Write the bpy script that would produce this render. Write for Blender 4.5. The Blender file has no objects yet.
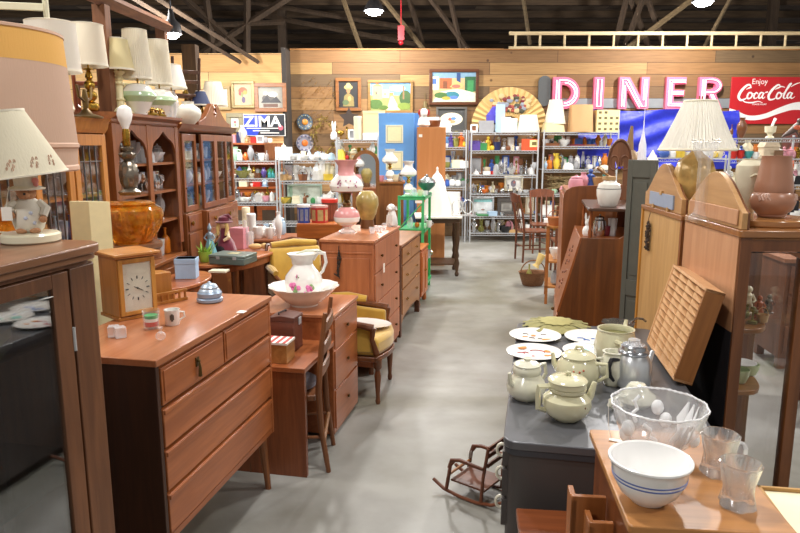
import bpy, math, random
from mathutils import Vector, Matrix
random.seed(7)
PI = math.pi
sc = bpy.context.scene
COL = sc.collection
# ---------------------------------------------------------------- camera
H = 1.72; F = 670.0; TH = math.atan(121/670.0)
cT, sT = math.cos(TH), math.sin(TH)
cam = bpy.data.cameras.new('camera'); co = bpy.data.objects.new('camera', cam); COL.objects.link(co)
co.location = (0, 0, H); co.rotation_euler = (PI/2-TH, 0, 0)
cam.sensor_width = 36; cam.lens = F/800*36; cam.clip_start = 0.05; cam.clip_end = 200
sc.camera = co
sc.view_settings.view_transform = 'Standard'; sc.view_settings.look = 'None'
sc.view_settings.gamma = 1; sc.view_settings.use_curve_mapping = False
sc.view_settings.exposure = 0.0

def ray(px, py):
    a = (px-400)/F; b = -(py-266.5)/F
    return (a, cT+b*sT, -sT+b*cT)
def atz(px, py, z):
    r = ray(px, py); t = (z-H)/r[2]; return Vector((r[0]*t, r[1]*t, z))
def aty(px, py, y):
    r = ray(px, py); t = y/r[1]; return Vector((r[0]*t, y, H+r[2]*t))
def ppm(y, z=1.2):            # pixels per metre at depth y
    return F/(y*cT-(z-H)*sT)

# ---------------------------------------------------------------- materials
def lin(h):
    if isinstance(h, (tuple, list)): return tuple(h[:3])
    h = h.lstrip('#'); o = []
    for i in (0, 2, 4):
        c = int(h[i:i+2], 16)/255
        o.append(c/12.92 if c <= .04045 else ((c+.055)/1.055)**2.4)
    return tuple(o)
_M = {}
def base_mat(name):
    m = bpy.data.materials.new(name); m.use_nodes = True
    nt = m.node_tree; return m, nt, nt.nodes['Principled BSDF']
def mat(hexc, rough=.5, metal=0., var=.08, bump=0., scale=30., coat=0., sheen=0., spec=.5, name=None):
    k = ('m', hexc, rough, metal, var, bump, scale, coat, sheen, spec)
    if k in _M: return _M[k]
    m, nt, b = base_mat(name or 'paint_'+str(hexc).strip('#'))
    c = lin(hexc); N = nt.nodes.new; L = nt.links.new
    tc = N('ShaderNodeTexCoord'); no = N('ShaderNodeTexNoise'); no.inputs['Scale'].default_value = scale
    no.inputs['Detail'].default_value = 4; L(tc.outputs['Object'], no.inputs['Vector'])
    mx = N('ShaderNodeMix'); mx.data_type = 'RGBA'
    mx.inputs[6].default_value = (*[max(0, x*(1-var)) for x in c], 1)
    mx.inputs[7].default_value = (*[min(1, x*(1+var)) for x in c], 1)
    L(no.outputs['Fac'], mx.inputs[0]); L(mx.outputs[2], b.inputs['Base Color'])
    b.inputs['Roughness'].default_value = rough; b.inputs['Metallic'].default_value = metal
    b.inputs['Coat Weight'].default_value = coat; b.inputs['Sheen Weight'].default_value = sheen
    b.inputs['Specular IOR Level'].default_value = spec
    if bump:
        bp = N('ShaderNodeBump'); bp.inputs['Strength'].default_value = bump; bp.inputs['Distance'].default_value = .01
        L(no.outputs['Fac'], bp.inputs['Height']); L(bp.outputs['Normal'], b.inputs['Normal'])
    _M[k] = m; return m
def wood(light, dark, axis='z', scale=1., rough=.4, bump=.05, coat=.0, contrast=.68):
    k = ('w', light, dark, axis, scale, rough, bump, coat, contrast)
    if k in _M: return _M[k]
    m, nt, b = base_mat('wood_'+light.strip('#')); N = nt.nodes.new; L = nt.links.new
    tc = N('ShaderNodeTexCoord'); mp = N('ShaderNodeMapping')
    s = [14*scale]*3; s['xyz'.index(axis)] = 1.1*scale
    mp.inputs['Scale'].default_value = s; L(tc.outputs['Object'], mp.inputs['Vector'])
    n1 = N('ShaderNodeTexNoise'); n1.inputs['Scale'].default_value = 1.3; n1.inputs['Detail'].default_value = 5; n1.inputs['Distortion'].default_value = 1.2
    n2 = N('ShaderNodeTexNoise'); n2.inputs['Scale'].default_value = 7; n2.inputs['Detail'].default_value = 3
    L(mp.outputs[0], n1.inputs['Vector']); L(mp.outputs[0], n2.inputs['Vector'])
    ad = N('ShaderNodeMath'); ad.operation = 'ADD'; ml = N('ShaderNodeMath'); ml.operation = 'MULTIPLY'; ml.inputs[1].default_value = .3
    L(n2.outputs['Fac'], ml.inputs[0]); L(n1.outputs['Fac'], ad.inputs[0]); L(ml.outputs[0], ad.inputs[1])
    cr = N('ShaderNodeValToRGB'); e = cr.color_ramp.elements
    e[0].position = .5-.0; e[1].position = .85
    cl, cd = [tuple(q*w_ for q, w_ in zip(lin(z_), (.88, .77, .56))) for z_ in (light, dark)]
    cd = tuple(cl[i]+(cd[i]-cl[i])*contrast for i in range(3))
    e[0].color = (*cd, 1); e[1].color = (*cl, 1)
    L(ad.outputs[0], cr.inputs[0]); L(cr.outputs[0], b.inputs['Base Color'])
    b.inputs['Roughness'].default_value = rough; b.inputs['Coat Weight'].default_value = coat; b.inputs['Coat Roughness'].default_value = .15
    bp = N('ShaderNodeBump'); bp.inputs['Strength'].default_value = bump; bp.inputs['Distance'].default_value = .003
    L(n2.outputs['Fac'], bp.inputs['Height']); L(bp.outputs['Normal'], b.inputs['Normal'])
    _M[k] = m; return m
def glass(hexc='#ffffff', rough=0.02, ior=1.45):
    k = ('g', hexc, rough, ior)
    if k in _M: return _M[k]
    m, nt, b = base_mat('glass_'+hexc.strip('#'))
    b.inputs['Base Color'].default_value = (*lin(hexc), 1); b.inputs['Roughness'].default_value = rough
    b.inputs['Transmission Weight'].default_value = 1; b.inputs['IOR'].default_value = ior
    _M[k] = m; return m
def pane(alpha=.12, tint='#ffffff', rough=.03):
    """thin glazing: mostly transparent with a fresnel reflection"""
    k = ('p', alpha, tint, rough)
    if k in _M: return _M[k]
    m = bpy.data.materials.new('glazing'); m.use_nodes = True; nt = m.node_tree; N = nt.nodes.new; L = nt.links.new
    for n in list(nt.nodes): nt.nodes.remove(n)
    out = N('ShaderNodeOutputMaterial'); tr = N('ShaderNodeBsdfTransparent'); gl = N('ShaderNodeBsdfGlossy')
    tr.inputs[0].default_value = (*lin(tint), 1); gl.inputs['Roughness'].default_value = rough
    lw = N('ShaderNodeLayerWeight'); lw.inputs[0].default_value = .5
    pw = N('ShaderNodeMath'); pw.operation = 'POWER'; pw.inputs[1].default_value = 3; L(lw.outputs['Facing'], pw.inputs[0])
    ad = N('ShaderNodeMath'); ad.operation = 'MULTIPLY_ADD'; ad.use_clamp = True; ad.inputs[1].default_value = .45; ad.inputs[2].default_value = alpha*.6
    mx = N('ShaderNodeMixShader'); L(pw.outputs[0], ad.inputs[0]); L(ad.outputs[0], mx.inputs[0])
    L(tr.outputs[0], mx.inputs[1]); L(gl.outputs[0], mx.inputs[2]); L(mx.outputs[0], out.inputs[0])
    _M[k] = m; return m
def small_glass(hexc='#e8f0f0', op=.35):
    """small far glassware: a pale glossy half-clear body"""
    k = ('sg', hexc, op)
    if k in _M: return _M[k]
    m, nt, b = base_mat('glassware_'+hexc.strip('#'))
    b.inputs['Base Color'].default_value = (*lin(hexc), 1); b.inputs['Roughness'].default_value = .08
    b.inputs['Alpha'].default_value = op; b.inputs['Specular IOR Level'].default_value = .9
    _M[k] = m; return m
def crystal(lo=.1, hi=.7, hexc='#f6f8fa', p=2., tw=0.):
    k = ('cr', lo, hi, hexc, p, tw)
    if k in _M: return _M[k]
    m, nt, b = base_mat('clear_glass'); N = nt.nodes.new; L = nt.links.new
    b.inputs['Base Color'].default_value = (*lin(hexc), 1); b.inputs['Roughness'].default_value = .06; b.inputs['Specular IOR Level'].default_value = 1; b.inputs['Coat Weight'].default_value = 1
    b.inputs['Transmission Weight'].default_value = tw; b.inputs['IOR'].default_value = 1.4
    tr = N('ShaderNodeBsdfTransparent'); lw = N('ShaderNodeLayerWeight'); lw.inputs[0].default_value = .5
    pw = N('ShaderNodeMath'); pw.operation = 'POWER'; pw.inputs[1].default_value = p; L(lw.outputs['Facing'], pw.inputs[0])
    ad = N('ShaderNodeMath'); ad.operation = 'MULTIPLY_ADD'; ad.use_clamp = True; ad.inputs[1].default_value = hi; ad.inputs[2].default_value = lo; L(pw.outputs[0], ad.inputs[0])
    mx = N('ShaderNodeMixShader'); L(ad.outputs[0], mx.inputs[0]); L(tr.outputs[0], mx.inputs[1]); L(b.outputs[0], mx.inputs[2]); L(mx.outputs[0], nt.nodes['Material Output'].inputs[0])
    _M[k] = m; return m
def emit(hexc, s):
    k = ('e', hexc, s)
    if k in _M: return _M[k]
    m, nt, b = base_mat('light_'+hexc.strip('#'))
    b.inputs['Base Color'].default_value = (*lin(hexc), 1)
    b.inputs['Emission Color'].default_value = (*lin(hexc), 1); b.inputs['Emission Strength'].default_value = s
    _M[k] = m; return m
def shade(hexc, trans=.4, var=.05, rib=0):
    """lamp shade cloth, slightly translucent"""
    k = ('s', hexc, trans, rib)
    if k in _M: return _M[k]
    m, nt, b = base_mat('shade_cloth_'+hexc.strip('#')); N = nt.nodes.new; L = nt.links.new
    b.inputs['Base Color'].default_value = (*lin(hexc), 1); b.inputs['Roughness'].default_value = .9
    tl = N('ShaderNodeBsdfTranslucent'); tl.inputs[0].default_value = (*lin(hexc), 1)
    mx = N('ShaderNodeMixShader'); mx.inputs[0].default_value = trans
    out = nt.nodes['Material Output']; L(b.outputs[0], mx.inputs[1]); L(tl.outputs[0], mx.inputs[2]); L(mx.outputs[0], out.inputs[0])
    tc = N('ShaderNodeTexCoord'); mp = N('ShaderNodeMapping'); mp.inputs['Scale'].default_value = (90, 90, 12)
    no = N('ShaderNodeTexNoise'); no.inputs['Scale'].default_value = 2; bp = N('ShaderNodeBump'); bp.inputs['Strength'].default_value = .3; bp.inputs['Distance'].default_value = .004
    L(tc.outputs['Object'], mp.inputs[0]); L(mp.outputs[0], no.inputs['Vector']); L(no.outputs['Fac'], bp.inputs['Height']); L(bp.outputs[0], b.inputs['Normal'])
    _M[k] = m; return m
WHITE = mat('#f4f3ee', .25, var=.03, coat=.3)
CREAM = mat('#e9e2c6', .25, var=.05, coat=.3)
IVORY = mat('#ddd9b4', .22, var=.07, scale=12, coat=.5)
BRASS = mat('#b08d3c', .25, metal=1, var=.15)
OLDB = mat('#6a5430', .4, metal=.8, var=.3)
CHROME = mat('#d5d7da', .12, metal=1, var=.02)
STEEL = mat('#c6c9cb', .35, metal=.4, var=.05)
BLACK = mat('#17161a', .5, var=.1)
DGREY = mat('#3a3b3f', .5)
PAPER = mat('#f1eee6', .8, var=.03)
PAPER2 = mat('#e6dcc0', .8, var=.05)

# ---------------------------------------------------------------- geometry
class G:
    def __init__(s): s.v = []; s.f = []; s.m = []; s.mi = 0; s.X = None
    def add(s, vs, fs):
        n = len(s.v)
        if s.X is not None: vs = [tuple(s.X @ Vector(v)) for v in vs]
        s.v += [tuple(v) for v in vs]; s.f += [tuple(i+n for i in f) for f in fs]; s.m += [s.mi]*len(fs); return s
    def box(s, x0, x1, y0, y1, z0, z1):
        if x0 > x1: x0, x1 = x1, x0
        if y0 > y1: y0, y1 = y1, y0
        if z0 > z1: z0, z1 = z1, z0
        return s.add([(x0,y0,z0),(x1,y0,z0),(x1,y1,z0),(x0,y1,z0),(x0,y0,z1),(x1,y0,z1),(x1,y1,z1),(x0,y1,z1)],
              [(0,3,2,1),(4,5,6,7),(0,1,5,4),(1,2,6,5),(2,3,7,6),(3,0,4,7)])
    def lathe(s, prof, c=(0,0,0), n=24, mod=None, sx=1, sy=1, cap=True):
        vs = []; fs = []
        for j, (r, z) in enumerate(prof):
            for i in range(n):
                a = 2*PI*i/n; q = r*(mod(a, j, z) if mod else 1)
                vs.append((c[0]+q*math.cos(a)*sx, c[1]+q*math.sin(a)*sy, c[2]+z))
        for j in range(len(prof)-1):
            for i in range(n):
                k = (i+1) % n; fs.append((j*n+i, j*n+k, (j+1)*n+k, (j+1)*n+i))
        if cap:
            fs.append(tuple(range(n-1, -1, -1))); fs.append(tuple((len(prof)-1)*n+i for i in range(n)))
        return s.add(vs, fs)
    def ball(s, c, r, rz=None, n=12, k=7, ry=None):
        rz = rz or r
        return s.lathe([(max(1e-4, r*math.sin(PI*j/k)), -rz*math.cos(PI*j/k)) for j in range(k+1)], c, n, sy=(ry or r)/r)
    def tube(s, pts, r, n=8, flat=1.):
        pts = [Vector(p) for p in pts]; R = r if isinstance(r, (list, tuple)) else [r]*len(pts)
        vs = []; fs = []; up = None
        for i, p in enumerate(pts):
            d = (pts[min(i+1, len(pts)-1)]-pts[max(i-1, 0)])
            if d.length < 1e-9: d = Vector((0,0,1))
            d.normalize()
            if up is None: up = Vector((0,0,1)) if abs(d.z) < .9 else Vector((1,0,0))
            a = d.cross(up)
            if a.length < 1e-6: a = d.cross(Vector((1,.3,.1)))
            a.normalize(); b = a.cross(d).normalized(); up = b
            for k in range(n):
                t = 2*PI*k/n; vs.append(p+a*math.cos(t)*R[i]+b*math.sin(t)*R[i]*flat)
        for j in range(len(pts)-1):
            for i in range(n):
                k = (i+1) % n; fs.append((j*n+i, (j+1)*n+i, (j+1)*n+k, j*n+k))
        fs.append(tuple(range(n))); fs.append(tuple((len(pts)-1)*n+i for i in range(n-1, -1, -1)))
        return s.add(vs, fs)
    def prism(s, poly, a, b, plane='xy'):
        n = len(poly)
        m = {'xy': lambda p, t: (p[0], p[1], t), 'xz': lambda p, t: (p[0], t, p[1]), 'yz': lambda p, t: (t, p[0], p[1])}[plane]
        vs = [m(p, a) for p in poly]+[m(p, b) for p in poly]
        fs = [tuple(range(n-1, -1, -1)), tuple(range(n, 2*n))]+[(i, (i+1) % n, n+(i+1) % n, n+i) for i in range(n)]
        return s.add(vs, fs)
    def cyl(s, x, y, z0, z1, r, n=16): return s.lathe([(r, z0), (r, z1)], (x, y, 0), n)
def mesh_of(name, g, mats):
    me = bpy.data.meshes.new(name); me.from_pydata(g.v, [], g.f)
    mats = mats if isinstance(mats, (list, tuple)) else [mats]
    for m in mats: me.materials.append(m)
    if len(mats) > 1: me.polygons.foreach_set('material_index', [min(i, len(mats)-1) for i in g.m])
    import bmesh
    bm = bmesh.new(); bm.from_mesh(me); bmesh.ops.recalc_face_normals(bm, faces=bm.faces); bm.to_mesh(me); bm.free()
    me.polygons.foreach_set('use_smooth', [True]*len(me.polygons))
    me.set_sharp_from_angle(angle=.62); me.update(); return me
def O(name, g, mats, parent=None, loc=None, rz=0, bev=0, rot=None):
    o = bpy.data.objects.new(name, mesh_of(name, g, mats)); COL.objects.link(o)
    if parent: o.parent = parent
    if loc is not None: o.location = loc
    if rot: o.rotation_euler = rot
    elif rz: o.rotation_euler = (0, 0, rz)
    if bev:
        b = o.modifiers.new('edge', 'BEVEL'); b.width = bev; b.segments = 2; b.limit_method = 'ANGLE'; b.angle_limit = .7
    return o
_labels = {}
def tag(o, label, cat, group=None, kind=None):
    n = len(label.split())
    if group: o['group'] = group
    k = label.lower()
    if k in _labels and not group: print('DUPLICATE LABEL', label)
    _labels[k] = 1
    if n < 4 or n > 16: print('LABEL LENGTH', n, label)
    o['label'] = label; o['category'] = cat
    if kind: o['kind'] = kind
    return o
def T(name, label, cat, loc=(0,0,0), rz=0, group=None, rot=None):
    o = bpy.data.objects.new(name, None); COL.objects.link(o); o.empty_display_size = .05
    o.location = loc; o.rotation_euler = rot or (0, 0, rz); return tag(o, label, cat, group)
def S(name, g, m, **k):
    o = O(name, g, m, **k); o['kind'] = 'structure'; return o
def copy_tree(o, parent=None):
    c = o.copy(); COL.objects.link(c)
    if parent: c.parent = parent
    for ch in list(o.children): copy_tree(ch, c)
    return c
YAW = -math.radians(11.5)
ux = Vector((math.cos(YAW), math.sin(YAW), 0)); uy = Vector((-math.sin(YAW), math.cos(YAW), 0))

# ---------------------------------------------------------------- setting
def concrete():
    m, nt, b = base_mat('concrete'); N = nt.nodes.new; L = nt.links.new
    tc = N('ShaderNodeTexCoord')
    n1 = N('ShaderNodeTexNoise'); n1.inputs['Scale'].default_value = .55; n1.inputs['Detail'].default_value = 6; n1.inputs['Distortion'].default_value = .7
    n2 = N('ShaderNodeTexNoise'); n2.inputs['Scale'].default_value = 5; n2.inputs['Detail'].default_value = 8
    n3 = N('ShaderNodeTexNoise'); n3.inputs['Scale'].default_value = 1.1; n3.inputs['Detail'].default_value = 3
    for n in (n1, n2, n3): L(tc.outputs['Object'], n.inputs['Vector'])
    c1 = N('ShaderNodeValToRGB'); e = c1.color_ramp.elements
    e[0].position = .38; e[0].color = (*lin('#716d5d'), 1); e[1].position = .6; e[1].color = (*lin('#9c9b96'), 1)
    L(n1.outputs['Fac'], c1.inputs[0])
    c2 = N('ShaderNodeValToRGB'); e = c2.color_ramp.elements
    e[0].position = .3; e[0].color = (.62, .60, .56, 1); e[1].position = .6; e[1].color = (1, 1, 1, 1)
    L(n2.outputs['Fac'], c2.inputs[0])
    c3 = N('ShaderNodeValToRGB'); e = c3.color_ramp.elements
    e[0].position = .30; e[0].color = (.55, .52, .45, 1); e[1].position = .42; e[1].color = (1, 1, 1, 1)
    L(n3.outputs['Fac'], c3.inputs[0])
    m1 = N('ShaderNodeMix'); m1.data_type = 'RGBA'; m1.blend_type = 'MULTIPLY'; m1.inputs[0].default_value = .45
    L(c1.outputs[0], m1.inputs[6]); L(c2.outputs[0], m1.inputs[7])
    m2 = N('ShaderNodeMix'); m2.data_type = 'RGBA'; m2.blend_type = 'MULTIPLY'; m2.inputs[0].default_value = .5
    L(m1.outputs[2], m2.inputs[6]); L(c3.outputs[0], m2.inputs[7]); L(m2.outputs[2], b.inputs['Base Color'])
    b.inputs['Roughness'].default_value = .42
    bp = N('ShaderNodeBump'); bp.inputs['Strength'].default_value = .15; bp.inputs['Distance'].default_value = .01
    L(n2.outputs['Fac'], bp.inputs['Height']); L(bp.outputs[0], b.inputs['Normal'])
    return m
S('floor', G().box(-12, 14, -4, 24, -.1, 0), concrete())
def boards(light, mid, dark, bw=.19, plank=1.9, rough=.7, stain=.5):
    """rough sawn horizontal boards, each with its own tone"""
    m, nt, b = base_mat('boards'); N = nt.nodes.new; L = nt.links.new
    tc = N('ShaderNodeTexCoord'); sp = N('ShaderNodeSeparateXYZ'); L(tc.outputs['Object'], sp.inputs[0])
    cb = N('ShaderNodeCombineXYZ'); L(sp.outputs[0], cb.inputs[0]); L(sp.outputs[2], cb.inputs[1])
    br = N('ShaderNodeTexBrick'); br.offset = .43; br.squash = 1
    br.inputs['Scale'].default_value = 1; br.inputs['Brick Width'].default_value = plank; br.inputs['Row Height'].default_value = bw
    br.inputs['Mortar Size'].default_value = .004; br.inputs['Mortar Smooth'].default_value = .3; br.inputs['Bias'].default_value = 0
    br.inputs['Color1'].default_value = (0, 0, 0, 1); br.inputs['Color2'].default_value = (1, 1, 1, 1); br.inputs['Mortar'].default_value = (.5, .5, .5, 1)
    L(cb.outputs[0], br.inputs['Vector'])
    cr = N('ShaderNodeValToRGB'); e = cr.color_ramp.elements
    e[0].position = 0; e[0].color = (*lin(mid), 1); e[1].position = 1; e[1].color = (*lin(light), 1)
    x = cr.color_ramp.elements.new(.18); x.color = (*lin(dark), 1)
    x = cr.color_ramp.elements.new(.5); x.color = (*lin(mid), 1)
    L(br.outputs['Color'], cr.inputs[0])
    mp = N('ShaderNodeMapping'); mp.inputs['Scale'].default_value = (1.2, 1, 22); L(tc.outputs['Object'], mp.inputs[0])
    n1 = N('ShaderNodeTexNoise'); n1.inputs['Scale'].default_value = 2.2; n1.inputs['Detail'].default_value = 6; n1.inputs['Distortion'].default_value = .6; L(mp.outputs[0], n1.inputs['Vector'])
    g = N('ShaderNodeValToRGB'); e = g.color_ramp.elements; e[0].position = .3; e[0].color = (.5, .42, .34, 1); e[1].position = .62; e[1].color = (1, 1, 1, 1); L(n1.outputs['Fac'], g.inputs[0])
    mx = N('ShaderNodeMix'); mx.data_type = 'RGBA'; mx.blend_type = 'MULTIPLY'; mx.inputs[0].default_value = stain
    L(cr.outputs[0], mx.inputs[6]); L(g.outputs[0], mx.inputs[7])
    kn = N('ShaderNodeTexVoronoi'); kn.inputs['Scale'].default_value = 1.7; L(tc.outputs['Object'], kn.inputs['Vector'])
    k2 = N('ShaderNodeValToRGB'); e = k2.color_ramp.elements; e[0].position = .03; e[0].color = (.2, .12, .07, 1); e[1].position = .055; e[1].color = (1, 1, 1, 1); L(kn.outputs['Distance'], k2.inputs[0])
    m3 = N('ShaderNodeMix'); m3.data_type = 'RGBA'; m3.blend_type = 'MULTIPLY'; m3.inputs[0].default_value = .8
    L(mx.outputs[2], m3.inputs[6]); L(k2.outputs[0], m3.inputs[7])
    m4 = N('ShaderNodeMix'); m4.data_type = 'RGBA'; L(br.outputs['Fac'], m4.inputs[0]); L(m3.outputs[2], m4.inputs[6]); m4.inputs[7].default_value = (*lin('#2a1a10'), 1)
    L(m4.outputs[2], b.inputs['Base Color']); b.inputs['Roughness'].default_value = rough
    bp = N('ShaderNodeBump'); bp.inputs['Strength'].default_value = .5; bp.inputs['Distance'].default_value = .008; bp.invert = True
    L(br.outputs['Fac'], bp.inputs['Height']); L(bp.outputs[0], b.inputs['Normal'])
    return m
WY = 12.8
S('wall_back', G().box(-2.02, 9.6, WY, WY+.12, 0, 3.44), boards('#ac8857', '#8a643c', '#69543a', .215, 2.9))
S('wall_left', G().box(-7.5, -2.1, WY-.5, WY-.38, 0, 3.32), boards('#e6c088', '#d6a76c', '#c79860', .3, 3.4, stain=.3))
S('trim_1', G().box(-2.1, -2.02, WY-.5, WY+.12, 0, 3.42), mat('#3a332e', .7))
S('trim_2', G().box(-2.02, 1.9, WY-.02, WY+.14, 3.44, 3.47).box(1.9, 9.6, WY-.02, WY+.14, 3.44, 3.46), wood('#b98a58', '#7c5533', 'x', rough=.7))
# the far shed wall and roof behind the partition: old dark boards
DARKB = boards('#6b5a4e', '#4a3f38', '#2d2724', .42, 3.4, .85, .6)
def roof_mat():
    m = boards('#94806e', '#625348', '#362f2b', .42, 3.2, .85, .8)
    # boards run along x; rows advance along y
    nt = m.node_tree
    for n in nt.nodes:
        if n.type == 'COMBXYZ':
            sp = [q for q in nt.nodes if q.type == 'SEPXYZ'][0]
            nt.links.new(sp.outputs[1], n.inputs[1])
    return m
S('ceiling', G().box(-14, 18, -5, 26, 5.0, 5.1), roof_mat())
S('wall_far', G().box(-14, 18, 25, 25.2, 0, 5.0), DARKB)
DKW = wood('#3f342d', '#1f1a18', 'x', rough=.8)
# purlins under the roof boards
for i, y in enumerate([14.5, 16, 17.5, 19.2, 21, 23]):
    S('ceiling_beam', G().box(-14, 18, y-.07, y+.07, 4.84, 5.0), wood('#6b5a4c', '#3a302a', 'x', rough=.8))
TR = wood('#5a4c44', '#332b27', 'z', rough=.8)
def truss(x, y, flip=1):
    g = G()
    g.box(x-.09, x+.09, y-.09, y+.09, 0, 5)
    return g
for x in (-2.6, 8.2):
    S('ceiling_column', truss(x, 15.5), TR)
# roof trusses: sloping chords and crossing webs seen above the partition
def brace(pts, r, m): 
    g = G()
    for a, b in pts: g.tube([a, b], r, 4)
    S('ceiling_truss', g, m)
p = lambda px, py, y: tuple(aty(px, py, y))
GRW = wood('#8d7f6c', '#5c5145', 'x', rough=.7)
brace([(p(420,-15,14), p(470,52,14)), (p(447,-15,14), p(462,52,14)), (p(405,-15,14.3), p(425,52,14.3))], .05, TR)
brace([(p(630,-15,14), p(612,58,14)), (p(648,-15,14), p(622,55,14)), (p(628,-8,14.2), p(652,55,14.2)), (p(645,-8,14.1), p(668,55,14.1))], .06, TR)
brace([(p(705,-10,13.6), p(622,52,13.6))], .05, GRW)
brace([(p(735,-10,13.8), p(700,55,13.8)), (p(522,-10,14.5), p(530,45,14.5))], .04, GRW)
brace([(p(340,-10,14), p(362,52,14)), (p(380,-5,13.8), p(424,50,13.8))], .045, GRW)
brace([(p(112,-15,9), p(240,62,12)), (p(120,-25,9), p(258,62,12.2))], .04, TR)
brace([(p(175,-10,14), p(240,48,14)), (p(300,-10,14), p(200,55,14)), (p(205,-10,14), p(214,55,14)), (p(247,-15,14), p(247,60,14))], .07, TR)
brace([(p(250,2,15), p(420,30,15)), (p(255,14,15), p(420,45,15)), (p(150,28,14), p(285,22,14))], .05, TR)
# timber beam over the furniture at the upper edge of the view
S('ceiling_timber', G().tube([p(78, -12, 4.5), p(168, 27, 7.0)], .055, 4), wood('#8a6048', '#5a3a2c', 'y', rough=.75))
for px_, yy_ in ((102, 4.95), (161, 6.9)):
    q_ = aty(px_, 25, yy_); S('trim_post', G().box(-.045, .045, -.045, .045, 0, aty(px_, 5 if px_ < 130 else 27, yy_).z), wood('#8a6048', '#5a3a2c', 'z', rough=.75), loc=(q_.x-.0, yy_, 0))
S('trim_post_far', G().box(-.09, .09, -.09, .09, 0, 3.05), wood('#6a5138', '#43301f', 'z', rough=.75), loc=tuple(aty(201, 250, 9.4).xy)+(0,))

# ladder lying along the top of the partition
lad = T('ladder', 'pale wooden ladder lying on edge along the top of the plank wall', 'ladder', (2.0, WY+.03, 3.46))
LW = wood('#e6ddcb', '#b8a88e', 'x', rough=.6)
O('side_rail', G().box(0, 7.4, -.02, .03, .25, .31), LW, lad)
O('side_rail', G().box(0, 7.4, -.02, .03, 0, .05), LW, lad)
for i in range(17): O('rung', G().cyl(.12+i*.45, 0.005, .04, .26, .022, 8), LW, lad)

# ---------------------------------------------------------------- lamps of the hall
def bay(x, y, z, power, label, r=.17, seen=False):
    t = T('ceiling_light', label, 'ceiling light', (x, y, z), group=None if seen else 'unseen ceiling lights added to the hall')
    O('housing', G().lathe([(.03, .32), (.05, .2), (.12, .12), (r, .02), (r, 0), (r-.02, .0), (.1, .1)], n=20, cap=False), DGREY, t)
    O('lens', G().lathe([(r-.03, .012), (r-.04, -.03), (r-.09, -.06), (.001, -.07)], n=20, cap=False), emit('#f4f8ff', 40 if seen else 20), t)
    O('rod', G().cyl(0, 0, .3, 5.0-z, .012, 6), DGREY, t)
    l = bpy.data.lights.new('lamp', 'POINT' if seen else 'SPOT'); l.energy = power; l.shadow_soft_size = .13 if seen else .16
    if not seen: l.spot_size = math.radians(165); l.spot_blend = .6
    l.color = (1.0, .97, .93)
    lo = bpy.data.objects.new('bulb_light', l); COL.objects.link(lo); lo.parent = t; lo.location = (0, 0, -.22 if seen else -.12)
    return t
q = aty(374, 11, 11.6); bay(q.x, q.y, q.z, 300, 'bright round ceiling light above the two garden scene paintings', seen=True)
q = aty(172, 34, 9.5); bay(q.x, q.y, q.z, 300, 'bright round ceiling light above the pleated lampshades', seen=True, r=.13)
q = aty(703, 2, 11.3); bay(q.x, q.y, q.z, 320, 'bright round ceiling light above the red soft drink sign', seen=True)
for i, (x, y, P) in enumerate([(-2.6, -1, 340), (2.9, .2, 240), (5.2, 3.2, 420), (-.2, 2.6, 300), (-3.0, 3.6, 260), (2.6, 5.6, 420), (-1.0, 6.8, 480), (-4.3, 9.6, 480), (3.4, 9.4, 500), (.6, 9.8, 480), (6.8, 8.5, 460)]):  # lamps out of view, added to light the hall and brighten dim parts
    t = bay(x, y, 4.45, P, 'unseen round ceiling light added under the dark roof of the hall'); 
w = bpy.data.worlds.new('world'); sc.world = w; w.use_nodes = True
w.node_tree.nodes['Background'].inputs[0].default_value = (1, .98, .95, 1)
w.node_tree.nodes['Background'].inputs[1].default_value = .42
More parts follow.
